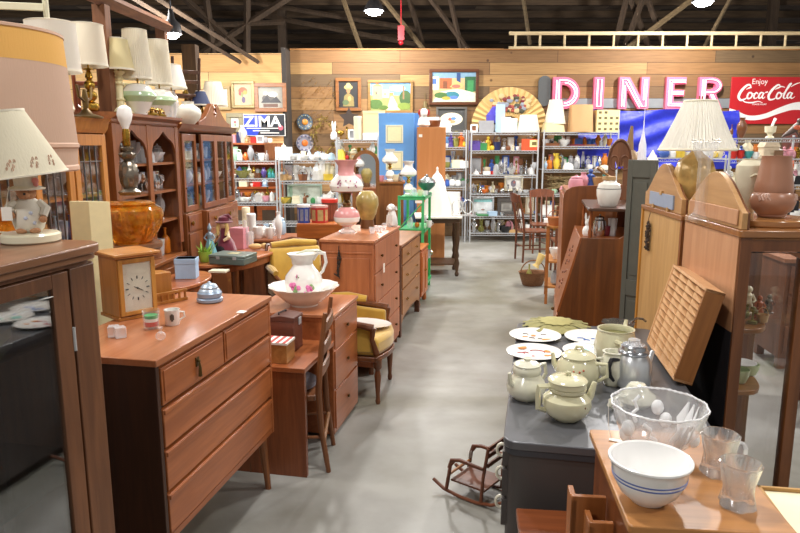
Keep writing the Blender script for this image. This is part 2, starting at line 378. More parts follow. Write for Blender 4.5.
# ================================================================ small things: generic shapes
KN = {'white':'#f3f2ee','cream':'#e9e0c0','clear':None,'blue':'#3c5fae','pale blue':'#a9c6dd','navy':'#232a55','red':'#c42a22','orange':'#e0702a',
 'yellow':'#e0c040','green':'#3f8a50','mint':'#a8d0b0','brown':'#7a4a2a','tan':'#c09a68','black':'#1c1b1e','pink':'#dd9aa8','grey':'#9a9a9c','silver':'metal',
 'brass':'brass','amber':'#c9721a','purple':'#5a4690','teal':'#3f9a9a','maroon':'#6e1f2b','olive':'#8a8640','gold':'brass'}
def cm(c):
    v = KN.get(c, c)
    if v is None: return crystal(.3, .65)
    if v == 'metal': return CHROME
    if v == 'brass': return BRASS
    return mat(v, .35, var=.12, scale=18, coat=.2)
PR = {
 'vase': [(.35,0),(.42,.03),(.75,.3),(.9,.5),(.8,.68),(.42,.84),(.38,.9),(.5,1),(.42,1),(.3,.9)],
 'bowl': [(.38,0),(.42,.08),(.75,.45),(1,.95),(1.0,1),(.95,.98),(.7,.5),(.3,.2),(.01,.16)],
 'cup': [(.6,0),(.7,.05),(.92,.5),(1,1),(.93,1),(.84,.5),(.5,.12),(.01,.1)],
 'jar': [(.7,0),(.95,.1),(1,.45),(.85,.7),(.6,.76),(.72,.78),(.7,.84),(.3,.9),(.12,.92),(.16,.98),(.01,1)],
 'bottle': [(.85,0),(1,.05),(1,.5),(.8,.62),(.3,.72),(.26,.92),(.36,.94),(.36,1),(.01,1)],
 'glass': [(.7,0),(.75,.04),(1,1),(.94,1),(.68,.1),(.01,.08)],
 'goblet': [(.8,0),(.8,.03),(.15,.07),(.12,.4),(.6,.5),(.95,.75),(.85,1),(.8,1),(.8,.72),(.3,.52),(.01,.5)],
 'candlestick': [(.95,0),(1,.05),(.5,.12),(.25,.2),(.5,.3),(.22,.42),(.4,.6),(.2,.75),(.6,.85),(.55,.95),(.2,1),(.01,1)],
 'pitcher': [(.55,0),(.6,.04),(.85,.3),(.9,.5),(.6,.78),(.6,.9),(.75,1),(.68,1),(.5,.88),(.5,.8)],
 'tin': [(.97,0),(1,.02),(1,.82),(1.03,.84),(1.03,.97),(.9,1),(.01,1)],
 'dome': [(1,0),(1,.04),(.9,.06),(.88,.4),(.7,.75),(.3,.93),(.1,.94),(.13,1),(.01,1)],
 'plate': [(.5,0),(.6,.25),(1,1),(.97,1.1),(.55,.4),(.01,.3)],
 'teapot': [(.5,0),(.6,.05),(.95,.3),(1,.45),(.8,.7),(.45,.78),(.45,.8),(.3,.88),(.1,.9),(.14,.97),(.01,1)],
 'rabbit': [(.7,0),(.9,.1),(.95,.3),(.7,.5),(.35,.58),(.5,.68),(.52,.8),(.35,.92),(.01,.96)],
 'shade': [(1,0),(.55,1),(.53,.99),(.98,.01)],
 'basket': [(.75,0),(.8,.05),(1,.95),(1.03,1),(.95,.98),(.7,.1),(.01,.08)],
 'ball': [(.3,0),(.8,.15),(1,.5),(.8,.85),(.3,1),(.01,1)],
}
BASE = PR.copy()
def small(g, kind, w, h, c=(0,0,0), n=14, v=0):
    """adds a small object of width w and height h, standing at c"""
    x, y, z = c; r = w/2
    if kind in ('box', 'book', 'tray'):
        g.box(x-r, x+r, y-min(r, .06), y+min(r, .06), z, z+h)
        if kind == 'box': g.box(x-r*1.03, x+r*1.03, y-min(r, .06)*1.04, y+min(r, .06)*1.04, z+h*.72, z+h*.78)
    elif kind == 'frame':
        t = .018; d = .02
        for a in ((x-r, x+r, z, z+t*1.5), (x-r, x+r, z+h-t*1.5, z+h), (x-r, x-r+t*1.5, z, z+h), (x+r-t*1.5, x+r, z, z+h)):
            g.box(a[0], a[1], y-d, y+d, a[2], a[3])
        g.mi = 1; g.box(x-r+t, x+r-t, y, y+.008, z+t, z+h-t); g.mi = 0
    elif kind == 'figurine':
        g.lathe([(r*.9, 0), (r*.9, h*.06), (r*.55, h*.1), (r*.75, h*.25), (r*.45, h*.55), (r*.6, h*.68), (r*.2, h*.78)], (x, y, z), n)
        g.ball((x, y, z+h*.88), h*.12, n=10, k=6)
        for s_ in (-1, 1): g.tube([(x+s_*r*.5, y, z+h*.7), (x+s_*r*.85, y-.01, z+h*.5), (x+s_*r*.4, y-r*.6, z+h*.45)], [h*.05, h*.045, h*.035], 6)
    elif kind == 'clock':
        g.box(x-r, x+r, y-.03, y+.03, z, z+h*.12); g.prism([(x-r*.85, z+h*.1), (x+r*.85, z+h*.1), (x+r*.85, z+h*.7), (x+r*.5, z+h*.93), (x, z+h), (x-r*.5, z+h*.93), (x-r*.85, z+h*.7)], y-.025, y+.025, 'xz')
        g.mi = 1; g.lathe([(r*.6, 0), (r*.6, .004), (.001, .004)], (0,0,0), 16, cap=False); 
        nn = 16*3
        for i in range(len(g.v)-nn, len(g.v)):
            a, b, cc = g.v[i]; g.v[i] = (x+a, y-.026-cc, z+h*.6+b)
        g.mi = 0
    elif kind == 'cone':
        g.lathe([(r, 0), (r*.9, h*.05), (r*.3, h*.6), (.004, h)], (x, y, z), n)
    else:
        mod = None
        if kind == 'basket': mod = lambda a, j, zz: 1+.04*math.sin(a*16+j*PI)
        if v == 1: mod = lambda a, j, zz: 1+.06*math.cos(a*6)
        g.lathe([(a*r, b*h) for a, b in PR[kind]], c, n, mod)
        if kind in ('cup', 'pitcher', 'teapot'):
            k = .75 if kind == 'cup' else .62
            g.tube([(x+r*k*.9, y, z+h*.8), (x+r*1.3, y, z+h*.75), (x+r*1.35, y, z+h*.5), (x+r*.85, y, z+h*.25)], h*.045, 6)
        if kind == 'teapot': g.tube([(x-r*.8, y, z+h*.35), (x-r*1.25, y, z+h*.5), (x-r*1.5, y, z+h*.75)], [h*.09, h*.06, h*.04], 8)
        if kind == 'pitcher': g.tube([(x-r*.5, y, z+h*.85), (x-r*.95, y, z+h*1.0)], [h*.09, h*.03], 8)
        if kind == 'basket': g.tube([(x+r*math.cos(t)*.95, y, z+h*.95+h*.9*math.sin(t)) for t in [PI*i/10 for i in range(11)]], h*.04, 6)
        if kind == 'rabbit':
            for s_ in (-1, 1): g.tube([(x+s_*r*.25, y, z+h*.85), (x+s_*r*.35, y, z+h*1.05), (x+s_*r*.4, y, z+h*1.3)], [h*.07, h*.08, h*.03], 6)
    return g
WORDS = {'cup': 'cup', 'vase': 'vase', 'bowl': 'bowl', 'jar': 'lidded jar', 'bottle': 'bottle', 'glass': 'tumbler', 'goblet': 'stemmed goblet', 'candlestick': 'candlestick',
 'pitcher': 'pitcher', 'tin': 'round tin', 'dome': 'covered dish', 'plate': 'plate', 'teapot': 'teapot', 'rabbit': 'rabbit figure', 'shade': 'lampshade', 'basket': 'basket', 'ball': 'round ornament',
 'box': 'box', 'book': 'book', 'tray': 'tray', 'frame': 'framed picture', 'figurine': 'figurine', 'clock': 'mantel clock', 'cone': 'cone tree'}
NM = {'jar': 'lidded_jar', 'glass': 'tumbler', 'tin': 'round_tin', 'dome': 'covered_dish', 'rabbit': 'rabbit_figure', 'shade': 'lampshade', 'ball': 'round_ornament', 'frame': 'picture_frame', 'clock': 'mantel_clock', 'cone': 'cone_tree', 'cup': 'cup'}
ORD = ['first','second','third','fourth','fifth','sixth','seventh','eighth','ninth','tenth','eleventh','twelfth','thirteenth','fourteenth']
def shelf(items, y, z, where, group=None, dy=0., endname=None):
    """items: (px, kind, colour, w, h[, colour2]) standing on the surface z at depth y (y may be a function of px)"""
    ds = [f"{'clear glass' if it[2]=='clear' else it[2]} {WORDS[it[1]]}" for it in items]
    for i, it in enumerate(items):
        px, kind, col, w, h = it[:5]; c2 = it[5] if len(it) > 5 else 'white'
        yy = y(px) if callable(y) else y
        x = aty(px, 200, yy).x
        # true position on this depth for height z
        dd = yy*cT-(z-H)*sT; x = (px-400)/F*dd
        g = small(G(), kind, w, h, v=(1 if col == 'clear' else 0))
        o = O(NM.get(kind, kind), g, [cm(col), cm(c2)], loc=(x, yy+dy*(((i*7) % 5)-2)/2, z+.001), rz=(((i*37) % 11)-5)*.05)
        base = f"{ds[i]} {where}"
        lab = base
        if ds.count(ds[i]) > 1 or base.lower() in _labels:
            a = items[i-1] if i else None; b = items[i+1] if i+1 < len(items) else None
            nb = []
            if a is not None: nb.append(ds[i-1])
            if b is not None: nb.append(ds[i+1])
            lab = base+', between '+' and '.join(nb) if len(nb) == 2 else base+', next to '+nb[0] if nb else base
            if len(lab.split()) > 16: lab = base+', beside '+nb[0]
            if lab.lower() in _labels:
                lab = base+', '+ORD[min(i, 13)]+' from the '+(endname or 'door side')
            while len(lab.split()) > 16: lab = lab.replace(' on the ', ' on ', 1).replace(' the ', ' ', 1) if ' the ' in lab else ' '.join(lab.split()[:16])
        tag(o, lab, WORDS[kind].split()[-1] if kind not in ('shade',) else 'lampshade'); o['group'] = f'{WORDS[kind]} pieces {where}'
CY = 0
# ================================================================ near: curio cabinet with the bear lamp
WD = wood('#7d5640', '#543626', 'z', 1.2, rough=.45)
WDt = wood('#94705f', '#6b4c3e', 'y', 1.2, rough=.3)
E_ = atz(99, 242, 1.43)
cur = T('curio_cabinet', 'dark brown glass-fronted curio cabinet with the bear lamp on top', 'cabinet', (E_.x, E_.y, 0), YAW)
def rtop(x0, x1, y0, y1, r, n=6):   # outline with the +x+y corner rounded
    p_ = [(x0, y0), (x1, y0)]
    for i in range(n+1):
        a = PI/2*i/n; p_.append((x1-r+r*math.cos(a), y1-r+r*math.sin(a)))
    return p_+[(x0, y1)]
O('cabinet_top', G().prism(rtop(-.46, .02, -1.2, .03, .09), 1.405, 1.43).prism(rtop(-.45, .008, -1.2, .018, .08), 1.385, 1.405), WDt, cur, bev=.004)
O('frieze', G().prism(rtop(-.44, -.01, -1.18, .0, .07), 1.372, 1.385), WD, cur)
O('back_panel', G().box(-.44, -.43, -1.18, -.01, .05, 1.37), wood('#8f6f58', '#6a4c3a', 'z'), cur)
O('bottom_panel', G().box(-.44, -.01, -1.18, -.01, .03, .12), WD, cur)
O('corner_post', G().prism([(-.012, -.14), (-.0, -.14), (.0, -.035), (-.03, -.0), (-.06, -.0), (-.06, -.02)], .0, 1.372), WD, cur, bev=.003)
O('side_post', G().box(-.44, -.4, -.03, 0, 0, 1.372), WD, cur)
O('end_panel', G().box(-.4, -.06, -.012, -.006, .1, 1.37), WD, cur)
door = O('door', G().box(-.02, 0, -.215, -.15, .12, 1.368).box(-.02, 0, -.95, -.88, .12, 1.368).box(-.02, -.001, -.88, -.215, 1.328, 1.368).box(-.02, -.001, -.88, -.215, .12, .18), WD, cur, bev=.002)
O('glass_pane', G().box(-.012, -.008, -.88, -.215, .18, 1.33), pane(.4, '#e6ecf0'), door)
O('hinge', G().cyl(.0, -.146, 1.13, 1.2, .005, 8), STEEL, door)
for z in (1.285, 1.175, .75): O('shelf', G().box(-.42, -.03, -1.17, -.02, z-.006, z), pane(.18, '#dfe8e6'), cur)
for i, (t, r, c, dec) in enumerate([(-.32, .105, 'white', 'blue sprig'), (-.44, .09, 'white', 'grey rim'), (-.30, .1, 'white', 'orange fruit')]):
    zz = 1.161 if i < 2 else 1.161
    dx = (-.27, -.16, -.1)[i]
    o = G().lathe([(a*r, b*.02) for a, b in PR['plate']], n=28)
    o.mi = 1
    for k in range(5):
        a = k*1.3+i; o.lathe([(r*.12, 0), (.001, .0008)], (r*.38*math.cos(a), r*.38*math.sin(a), .0095), 8, cap=False)
    w_ = cur.matrix_world if False else None
    P_ = E_+ux*dx+uy*(t if i < 2 else -.22)
    ob = O('plate', o, [WHITE, mat({'blue sprig': '#5f7fb8', 'grey rim': '#9aa0a8', 'orange fruit': '#df8040'}[dec], .3)], loc=(P_.x, P_.y, 1.2865), rz=.3)
    
    tag(ob, f'white china plate with {dec} decoration on the glass shelf inside the curio cabinet', 'plate')
for i, (c, n_) in enumerate([('olive', 'olive cloth-bound book lying on the middle shelf of the curio cabinet'), ('tan', 'tan book lying on top of the olive book in the curio cabinet')]):
    P_ = E_+ux*(-.2)+uy*(-.33-.03*i)
    tag(O('book', G().box(-.09, .09, -.12, .12, 0, .03).box(-.085, .085, -.115, .118, .004, .026), cm(c), loc=(P_.x, P_.y, 1.176+.031*i), rz=.3+.2*i, bev=.002), n_, 'book')
# bear lamp
Lp = atz(26, 243, 1.43)+Vector((0, .03, 0))
bl = T('bear_lamp', 'small table lamp with a teddy bear figure in a hat on the curio cabinet', 'table lamp', (Lp.x, Lp.y, 1.431), .35)
O('lamp_base', G().lathe([(.080, 0), (.084, .004), (.084, .022), (.078, .028), (.001, .03)], n=36), CREAM, bl)
BW = mat('#d9d3c4', .6, var=.1); BR = mat('#b98660', .8, bump=.4, scale=200)
bear = O('bear_figure', G().lathe([(.03, .03), (.04, .04), (.047, .065), (.042, .1), (.03, .125), (.02, .132)], n=20)
  .tube([(.028, -.005, .12), (.048, -.01, .1), (.042, -.028, .078)], [.014, .016, .012], 8).tube([(-.028, -.005, .12), (-.048, -.01, .105), (-.04, -.028, .09)], [.014, .016, .012], 8), BW, bl)
O('head', G().ball((0, -.004, .15), .028).ball((0, -.028, .143), .013, n=10).ball((.024, 0, .172), .009, n=8, k=5).ball((-.024, 0, .172), .009, n=8, k=5)
  .ball((.043, -.034, .07), .011, n=8).ball((-.04, -.034, .084), .011, n=8).ball((.018, -.03, .036), .016, .009).ball((-.018, -.03, .036), .016, .009), BR, bear)
O('face', G().ball((0, -.041, .147), .004, n=6, k=4).ball((.01, -.029, .158), .003, n=6, k=4).ball((-.01, -.029, .158), .003, n=6, k=4), BLACK, bear)
O('hat', G().lathe([(.05, .158), (.052, .162), (.032, .17), (.034, .2), (.02, .212), (.001, .214)], n=24, mod=lambda a, j, z: 1+.05*math.sin(3*a)), BW, bear)
O('flower', G().ball((.03, -.026, .185), .01, n=8, k=5).ball((.03, -.02, .175), .008, n=8, k=5), mat('#d98a86', .6), bear)
O('gown_trim', G().ball((.012, -.042, .09), .006, n=6, k=4).ball((-.002, -.045, .075), .006, n=6, k=4).ball((.02, -.04, .06), .006, n=6, k=4), mat('#b9c0d4', .6), bear)
O('price_tag', G().box(-.064, -.036, -.046, -.044, .07, .11).tube([(-.05, -.045, .11), (-.04, -.03, .17)], .001, 4), PAPER, bl)
O('stem', G().cyl(0, .02, .03, .3, .006, 10), BRASS, bl)
shd = O('lampshade', G().lathe([(.138, 0), (.056, .19), (.053, .189), (.135, .001)], n=48, cap=False), shade('#e6dfc8', .3), bl, loc=(-.02, .01, .20), rot=(.02, -.12, 0))
O('shade_trim', G().lathe([(.140, -.002), (.140, .003), (.136, .003), (.136, -.002), (.140, -.002)], n=48, cap=False).lathe([(.058, .187), (.058, .193), (.054, .193), (.054, .187), (.058, .187)], n=40, cap=False), mat('#f1ead6', .8), shd)
gp = G()
for k, a0 in enumerate([-2.35, -1.95, -1.5, -1.0, -.55]):
    for (da, dz, r_) in [(-.05, .035, .008), (0, .045, .006), (.05, .03, .007), (.09, .045, .006), (.02, .022, .006), (-.09, .026, .005)]:
        a = a0+da; zz = dz; R_ = .138-.082*(zz/.19)+.0008
        pts = [(R_*math.cos(a+r_*3*math.cos(t)), R_*math.sin(a+r_*3*math.cos(t)), zz+r_*math.sin(t)) for t in [2*PI*i/8 for i in range(9)]]
        gp.tube(pts, .0009, 4)
O('printed_bears', gp, mat('#b98468', .9), shd)
O('power_cord', G().tube([(.08, .03, .02), (-.02, .13, .008), (-.16, .15, .02), (-.25, .12, .05), (-.3, .16, .004)], .003, 6), CREAM, bl)
# big drum lamp on amber glass base, plus its hidden stand
bx, by = aty(-22, 150, 2.62).x, 2.62
st = T('side_table', 'brown side table behind the curio cabinet under the drum lamp', 'table', (bx, by, 0))
O('tabletop', G().lathe([(.26, 1.10), (.28, 1.11), (.28, 1.13), (.001, 1.13)], n=32), WDt, st)
O('pedestal', G().lathe([(.2, 0), (.2, .03), (.05, .1), (.04, .5), (.06, .9), (.1, 1.1)], n=20), WD, st)
AMB = glass('#ffb03a', .05, 1.3)
def amber_mat():
    k = 'amber'
    if k in _M: return _M[k]
    m, nt, b = base_mat('amber_glass'); N = nt.nodes.new; L = nt.links.new
    tc = N('ShaderNodeTexCoord'); v = N('ShaderNodeTexVoronoi'); v.inputs['Scale'].default_value = 28; L(tc.outputs['Object'], v.inputs['Vector'])
    cr = N('ShaderNodeValToRGB'); e = cr.color_ramp.elements; e[0].color = (*lin('#ffc24a'), 1); e[1].color = (*lin('#df8418'), 1); e[1].position = .8; L(v.outputs['Distance'], cr.inputs[0]); L(cr.outputs[0], b.inputs['Base Color'])
    b.inputs['Roughness'].default_value = .06; b.inputs['Transmission Weight'].default_value = .7; b.inputs['IOR'].default_value = 1.2; b.inputs['Coat Weight'].default_value = .6
    bp = N('ShaderNodeBump'); bp.inputs['Strength'].default_value = .3; bp.inputs['Distance'].default_value = .01; L(v.outputs['Distance'], bp.inputs['Height']); L(bp.outputs[0], b.inputs['Normal'])
    _M[k] = m; return m
def amber_bowl(R, h):
    return G().lathe([(.55*R, 0), (.62*R, .03*h), (.66*R, .08*h), (.95*R, .45*h), (1.0*R, .68*h), (.97*R, .8*h), (.8*R, .86*h), (.74*R, .9*h), (.78*R, .95*h), (.6*R, 1.0*h), (.2*R, 1.02*h), (.001, 1.02*h)], n=48, mod=lambda a, j, z: 1+.018*math.cos(12*a)*(1 if j > 2 else 0))
dl = T('drum_lamp', 'tall table lamp with huge two-tier beige drum shade and amber glass base', 'table lamp', (bx, by, 1.13))
O('glass_base', amber_bowl(.215, .34), amber_mat(), dl)
O('stem', G().cyl(0, 0, .34, .95, .012, 10), BRASS, dl)
dsh = O('drum_shade', G().lathe([(.352, -.03), (.335, .27)], n=64, cap=False).lathe([(.344, -.13), (.350, -.03)], n=64, cap=False), shade('#c6a893', .3), dl, loc=(0, 0, .62))
O('upper_band', G().lathe([(.335, .27), (.328, .385), (.325, .385), (.332, .27)], n=64, cap=False), shade('#e9bd6c', .35), dsh)  # upper part of the shade, yellower than the cloth below
O('trim_braid', G().lathe([(.350, -.042), (.356, -.036), (.356, -.024), (.350, -.018), (.350, -.042)], n=64, cap=False).lathe([(.343, -.13), (.350, -.124), (.350, -.11), (.345, -.104), (.343, -.13)], n=64, cap=False).lathe([(.325, .377), (.331, .380), (.331, .39), (.324, .392), (.325, .377)], n=64, cap=False), mat('#c8a48c', .7), dsh)

# ================================================================ long low dresser with four rows of drawers
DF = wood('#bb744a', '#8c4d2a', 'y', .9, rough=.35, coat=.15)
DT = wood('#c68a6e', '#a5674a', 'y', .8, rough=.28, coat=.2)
DS = wood('#4a2c1e', '#2e1a12', 'z', .9, rough=.45)  # dresser wood darkened to hold the shade on its near side
D1 = atz(155, 360, 1.0)
dr = T('dresser', 'reddish-brown dresser holding the wooden clock, four rows of drawers facing the aisle', 'dresser', (D1.x, D1.y, 0), YAW)
Ld, Dd = 1.01, .47
O('dresser_top', G().box(-Dd, .008, -.008, Ld+.008, .975, 1.0), DT, dr, bev=.003)
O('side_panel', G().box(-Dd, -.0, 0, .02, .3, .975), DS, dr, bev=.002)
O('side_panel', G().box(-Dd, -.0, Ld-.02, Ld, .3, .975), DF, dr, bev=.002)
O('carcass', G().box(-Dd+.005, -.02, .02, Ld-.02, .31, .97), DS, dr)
O('back_rail', G().box(-.02, -.004, .02, Ld-.02, .3, .325).box(-.02, -.004, .02, Ld-.02, .965, .975), DF, dr)
zs = [(.823, .96), (.665, .808), (.50, .65), (.333, .485)]
def drop_pull(par, x, y, z, m=OLDB, name='handle'):
    h = O(name, G().box(x, x+.004, y-.012, y+.012, z-.015, z+.02).ball((x+.008, y, z+.006), .007, n=8, k=5).tube([(x+.01, y, z), (x+.012, y, z-.02), (x+.011, y, z-.055)], [.003, .006, .008], 8), m, par)
    return h
for r, (z0, z1) in enumerate(zs):
    if r == 0:
        a = O('drawer', G().box(-.02, .002, .028, .50, z0, z1).box(-.02, .006, .04, .488, z0+.012, z1-.012), DF, dr, bev=.002)
        drop_pull(a, .006, .27, .905)
        O('drawer', G().box(-.02, .002, .51, Ld-.028, z0, z1).box(-.02, .006, .522, Ld-.04, z0+.012, z1-.012), DF, dr, bev=.002)
    else:
        O('drawer', G().box(-.02, .002, .028, Ld-.028, z0, z1).box(-.02, .008, .03, Ld-.03, z1-.02, z1-.002), DF, dr, bev=.003)
for x, y in ((-.05, .05), (-.05, Ld-.05), (-Dd+.05, .05), (-Dd+.05, Ld-.05)):
    sx = 1 if x > -.2 else -1; sy = 1 if y > .5 else -1
    O('leg', G().tube([(x, y, .31), (x+sx*.02, y+sy*.02, 0.0)], [.024, .014], 10), wood('#a06a44', '#6f4228', 'z'), dr)
O('price_tag', G().box(-.012, .022, .66, .70, 1.0005, 1.003), PAPER, dr)
# things on the dresser: local coords in the dresser frame
def on(par_loc, lx, ly, z): return par_loc+ux*lx+uy*ly+Vector((0, 0, z-par_loc.z))
DO = Vector((D1.x, D1.y, 0))
# mantel clock case
ck0 = atz(128, 318, 1.0)
OK1 = wood('#c08a48', '#94602c', 'z', 1.1, rough=.35)
cA = atz(121, 322, 1.0)
clk = T('desk_clock', 'oak cased shelf clock with square glazed dial on the dresser', 'clock', (cA.x, cA.y, 1.001), math.radians(48))
cw, cdp, chh = .165, .17, .262
O('case', G().box(0, cw, .006, cdp, .012, chh).box(-.006, cw+.006, 0, cdp+.004, 0, .014), OK1, clk, bev=.002)
O('case_top', G().box(-.012, cw+.012, -.012, cdp+.008, chh, chh+.008).box(-.02, cw+.018, -.02, cdp+.012, chh+.008, chh+.02), wood('#d09a64', '#a8713f', 'x', 1.1, rough=.3), clk, bev=.003)
fr_ = O('dial_frame', G().box(.004, .022, -.004, .006, .02, chh-.006).box(cw-.02, cw-.002, -.004, .006, .02, chh-.006).box(.022, cw-.02, -.004, .006, chh-.024, chh-.006).box(.022, cw-.02, -.004, .006, .02, .036), wood('#cf9d55', '#a8733a', 'z'), clk, bev=.0015)
O('dial', G().box(.022, cw-.02, .0035, .0055, .036, chh-.024), mat('#d8d4c4', .5, var=.1), clk)
gk = G(); ccx, ccz = cw/2+.001, .13
for k in range(12):
    a = k*PI/6; r1, r2 = .04, .052
    gk.tube([(ccx+r1*math.sin(a), .0025, ccz+r1*math.cos(a)), (ccx+r2*math.sin(a), .0025, ccz+r2*math.cos(a))], .0016 if k % 3 else .0028, 4)
O('numerals', gk, DGREY, clk)
O('clock_hands', G().tube([(ccx, .002, ccz), (ccx+.024, .002, ccz-.014)], [.002, .001], 4).tube([(ccx, .002, ccz), (ccx-.016, .002, ccz+.008)], [.0025, .001], 4).ball((ccx, .002, ccz), .004, n=8, k=4), BLACK, clk)
O('glass', G().box(.022, cw-.02, -.003, -.0015, .036, chh-.024), pane(.05), clk)
# music-box like low shelf unit with gallery behind the clock
bA = atz(186, 300, 1.0); rk = T('letter_rack', 'honey brown wooden box with a low spindle gallery beside the oak clock', 'letter rack', (bA.x-.06, bA.y-.03, 1.001), math.radians(50))
O('rack_box', G().box(-.10, .02, .02, .11, 0, .135), OK1, rk, bev=.002)
O('gallery', G().box(-.10, .07, -.03, -.018, .0, .014).box(-.10, .07, -.03, -.018, .042, .054), OK1, rk, bev=.001)
for i in range(6): O('spindle', G().cyl(-.09+i*.03, -.024, .012, .042, .006, 8), OK1, rk)
q = atz(150, 330, 1.0)
jar = T('candle_glass', 'glass tumbler with a green, white and red striped candle inside', 'candle', (q.x, q.y+.02, 1.001))
O('tumbler', G().lathe([(.026, 0), (.030, .004), (.034, .075), (.031, .075), (.027, .01), (.001, .008)], n=28), crystal(.06, .5), jar)
cg = G()
for i, (z0, z1) in enumerate([(.012, .03), (.03, .043), (.043, .056)]):
    cg.mi = i; cg.lathe([(.0255, z0), (.0265, z1)], n=24)
O('candle', cg, [mat('#cf4433', .4), mat('#f2f0e8', .4), mat('#2f9a55', .4)], jar)
q = atz(171, 326, 1.0)
mg = T('mug', 'white china mug with a small dark crest on the dresser', 'mug', (q.x, q.y+.02, 1.001), .3)
O('mug_body', G().lathe([(.026, 0), (.028, .003), (.030, .062), (.032, .064), (.029, .064), (.026, .008), (.001, .006)], n=28), WHITE, mg)
O('handle', G().tube([(.028, 0, .052), (.046, 0, .05), (.048, 0, .03), (.028, 0, .018)], .004, 8), WHITE, mg)
O('crest', G().box(-.008, .008, -.0318, -.0308, .026, .046).box(-.004, .004, -.0322, -.0308, .02, .05), mat('#5a554c', .5), mg)
q = atz(161, 341, 1.0)
O0 = O('perfume_bottle', G().ball((0, 0, .018), .019, .017, n=16).lathe([(.006, .03), (.005, .045), (.009, .047), (.009, .052), (.001, .052)], n=12), crystal(.15, .7), loc=(q.x, q.y, 1.002))
tag(O0, 'tiny round clear glass bottle in front of the crested mug', 'bottle')
q = atz(115, 338, 1.0)
for i in range(2):
    o = O('glass_block', G().box(-.02, .02, -.02, .02, 0, .042), crystal(.35, .5), loc=(q.x-.012+i*.03, q.y+.02-i*.014, 1.001), rz=.3+i*.3, bev=.003)
    tag(o, ['clear glass cube block pushed up behind the engraved one', 'clear engraved glass cube block on the dresser corner'][i], 'glass block')
q = atz(207, 304, 1.0)
fn = T('lidded_dish', 'blue grey domed pewter-like dish with a lid on the dresser top', 'dish', (q.x, q.y+.05, 1.001)); fn.scale = (1.2,)*3
PB = mat('#8fa2b8', .35, metal=.35, var=.1)
O('dish', G().lathe([(.045, 0), (.05, .004), (.05, .014), (.044, .018), (.047, .022), (.047, .036), (.040, .044)], n=32), PB, fn)
O('lid', G().lathe([(.041, .044), (.036, .05), (.033, .052), (.033, .058), (.024, .068), (.008, .073), (.006, .078), (.001, .08)], n=32), mat('#a6b6c6', .3, metal=.3), fn)
# tall glass tube seen between curio and dresser
q = aty(93, 330, 2.17)
tag(O('glass_tube', G().lathe([(.012, .75), (.012, 1.32), (.010, 1.32), (.010, .75)], n=16, cap=False).lathe([(.05, .0), (.05, .02), (.012, .03), (.012, .75)], n=16), crystal(.1, .5), loc=(q.x-.01, q.y-.02, 0)), 'slender clear glass tube standing between the curio cabinet and the dresser', 'glass tube')
# ================================================================ kneehole desk, chair, armchairs, chests
RW = wood('#b87450', '#8c4f30', 'y', .9, rough=.35, coat=.1)
RWz = wood('#96593a', '#683820', 'z', .9, rough=.4)
K1 = atz(305, 478, 0); K1 = aty(304, 372, 3.27); zt = .60
dk = T('vanity_desk', 'brown kneehole desk with a raised drawer pedestal, ladder-back chair tucked in', 'desk', (K1.x, 3.27, 0), YAW)
W_ = .52
O('end_panel', G().box(-W_, 0, 0, .03, 0, zt-.025), RWz, dk, bev=.002)
O('desktop', G().box(-W_, .006, -.006, .50, zt-.025, zt), RW, dk, bev=.002)
O('back_panel', G().box(-W_, -W_+.015, .03, .5, .1, zt-.03), RWz, dk)
ped = O('drawer_pedestal', G().box(-W_, 0, .50, 1.03, 0.02, .735), RW, dk, bev=.002)
O('pedestal_top', G().box(-W_-.005, .01, .49, 1.04, .735, .755), DT, dk, bev=.003)
for z0, z1 in ((.545, .72), (.3, .53), (.05, .285)):
    dw = O('drawer', G().box(-.002, .008, .52, 1.01, z0, z1), RW, dk, bev=.002)
    O('knob', G().lathe([(.006, 0), (.012, .012), (.001, .016)], n=10), OLDB, dw, loc=(.008, .765, (z0+z1)/2), rot=(0, PI/2, 0))
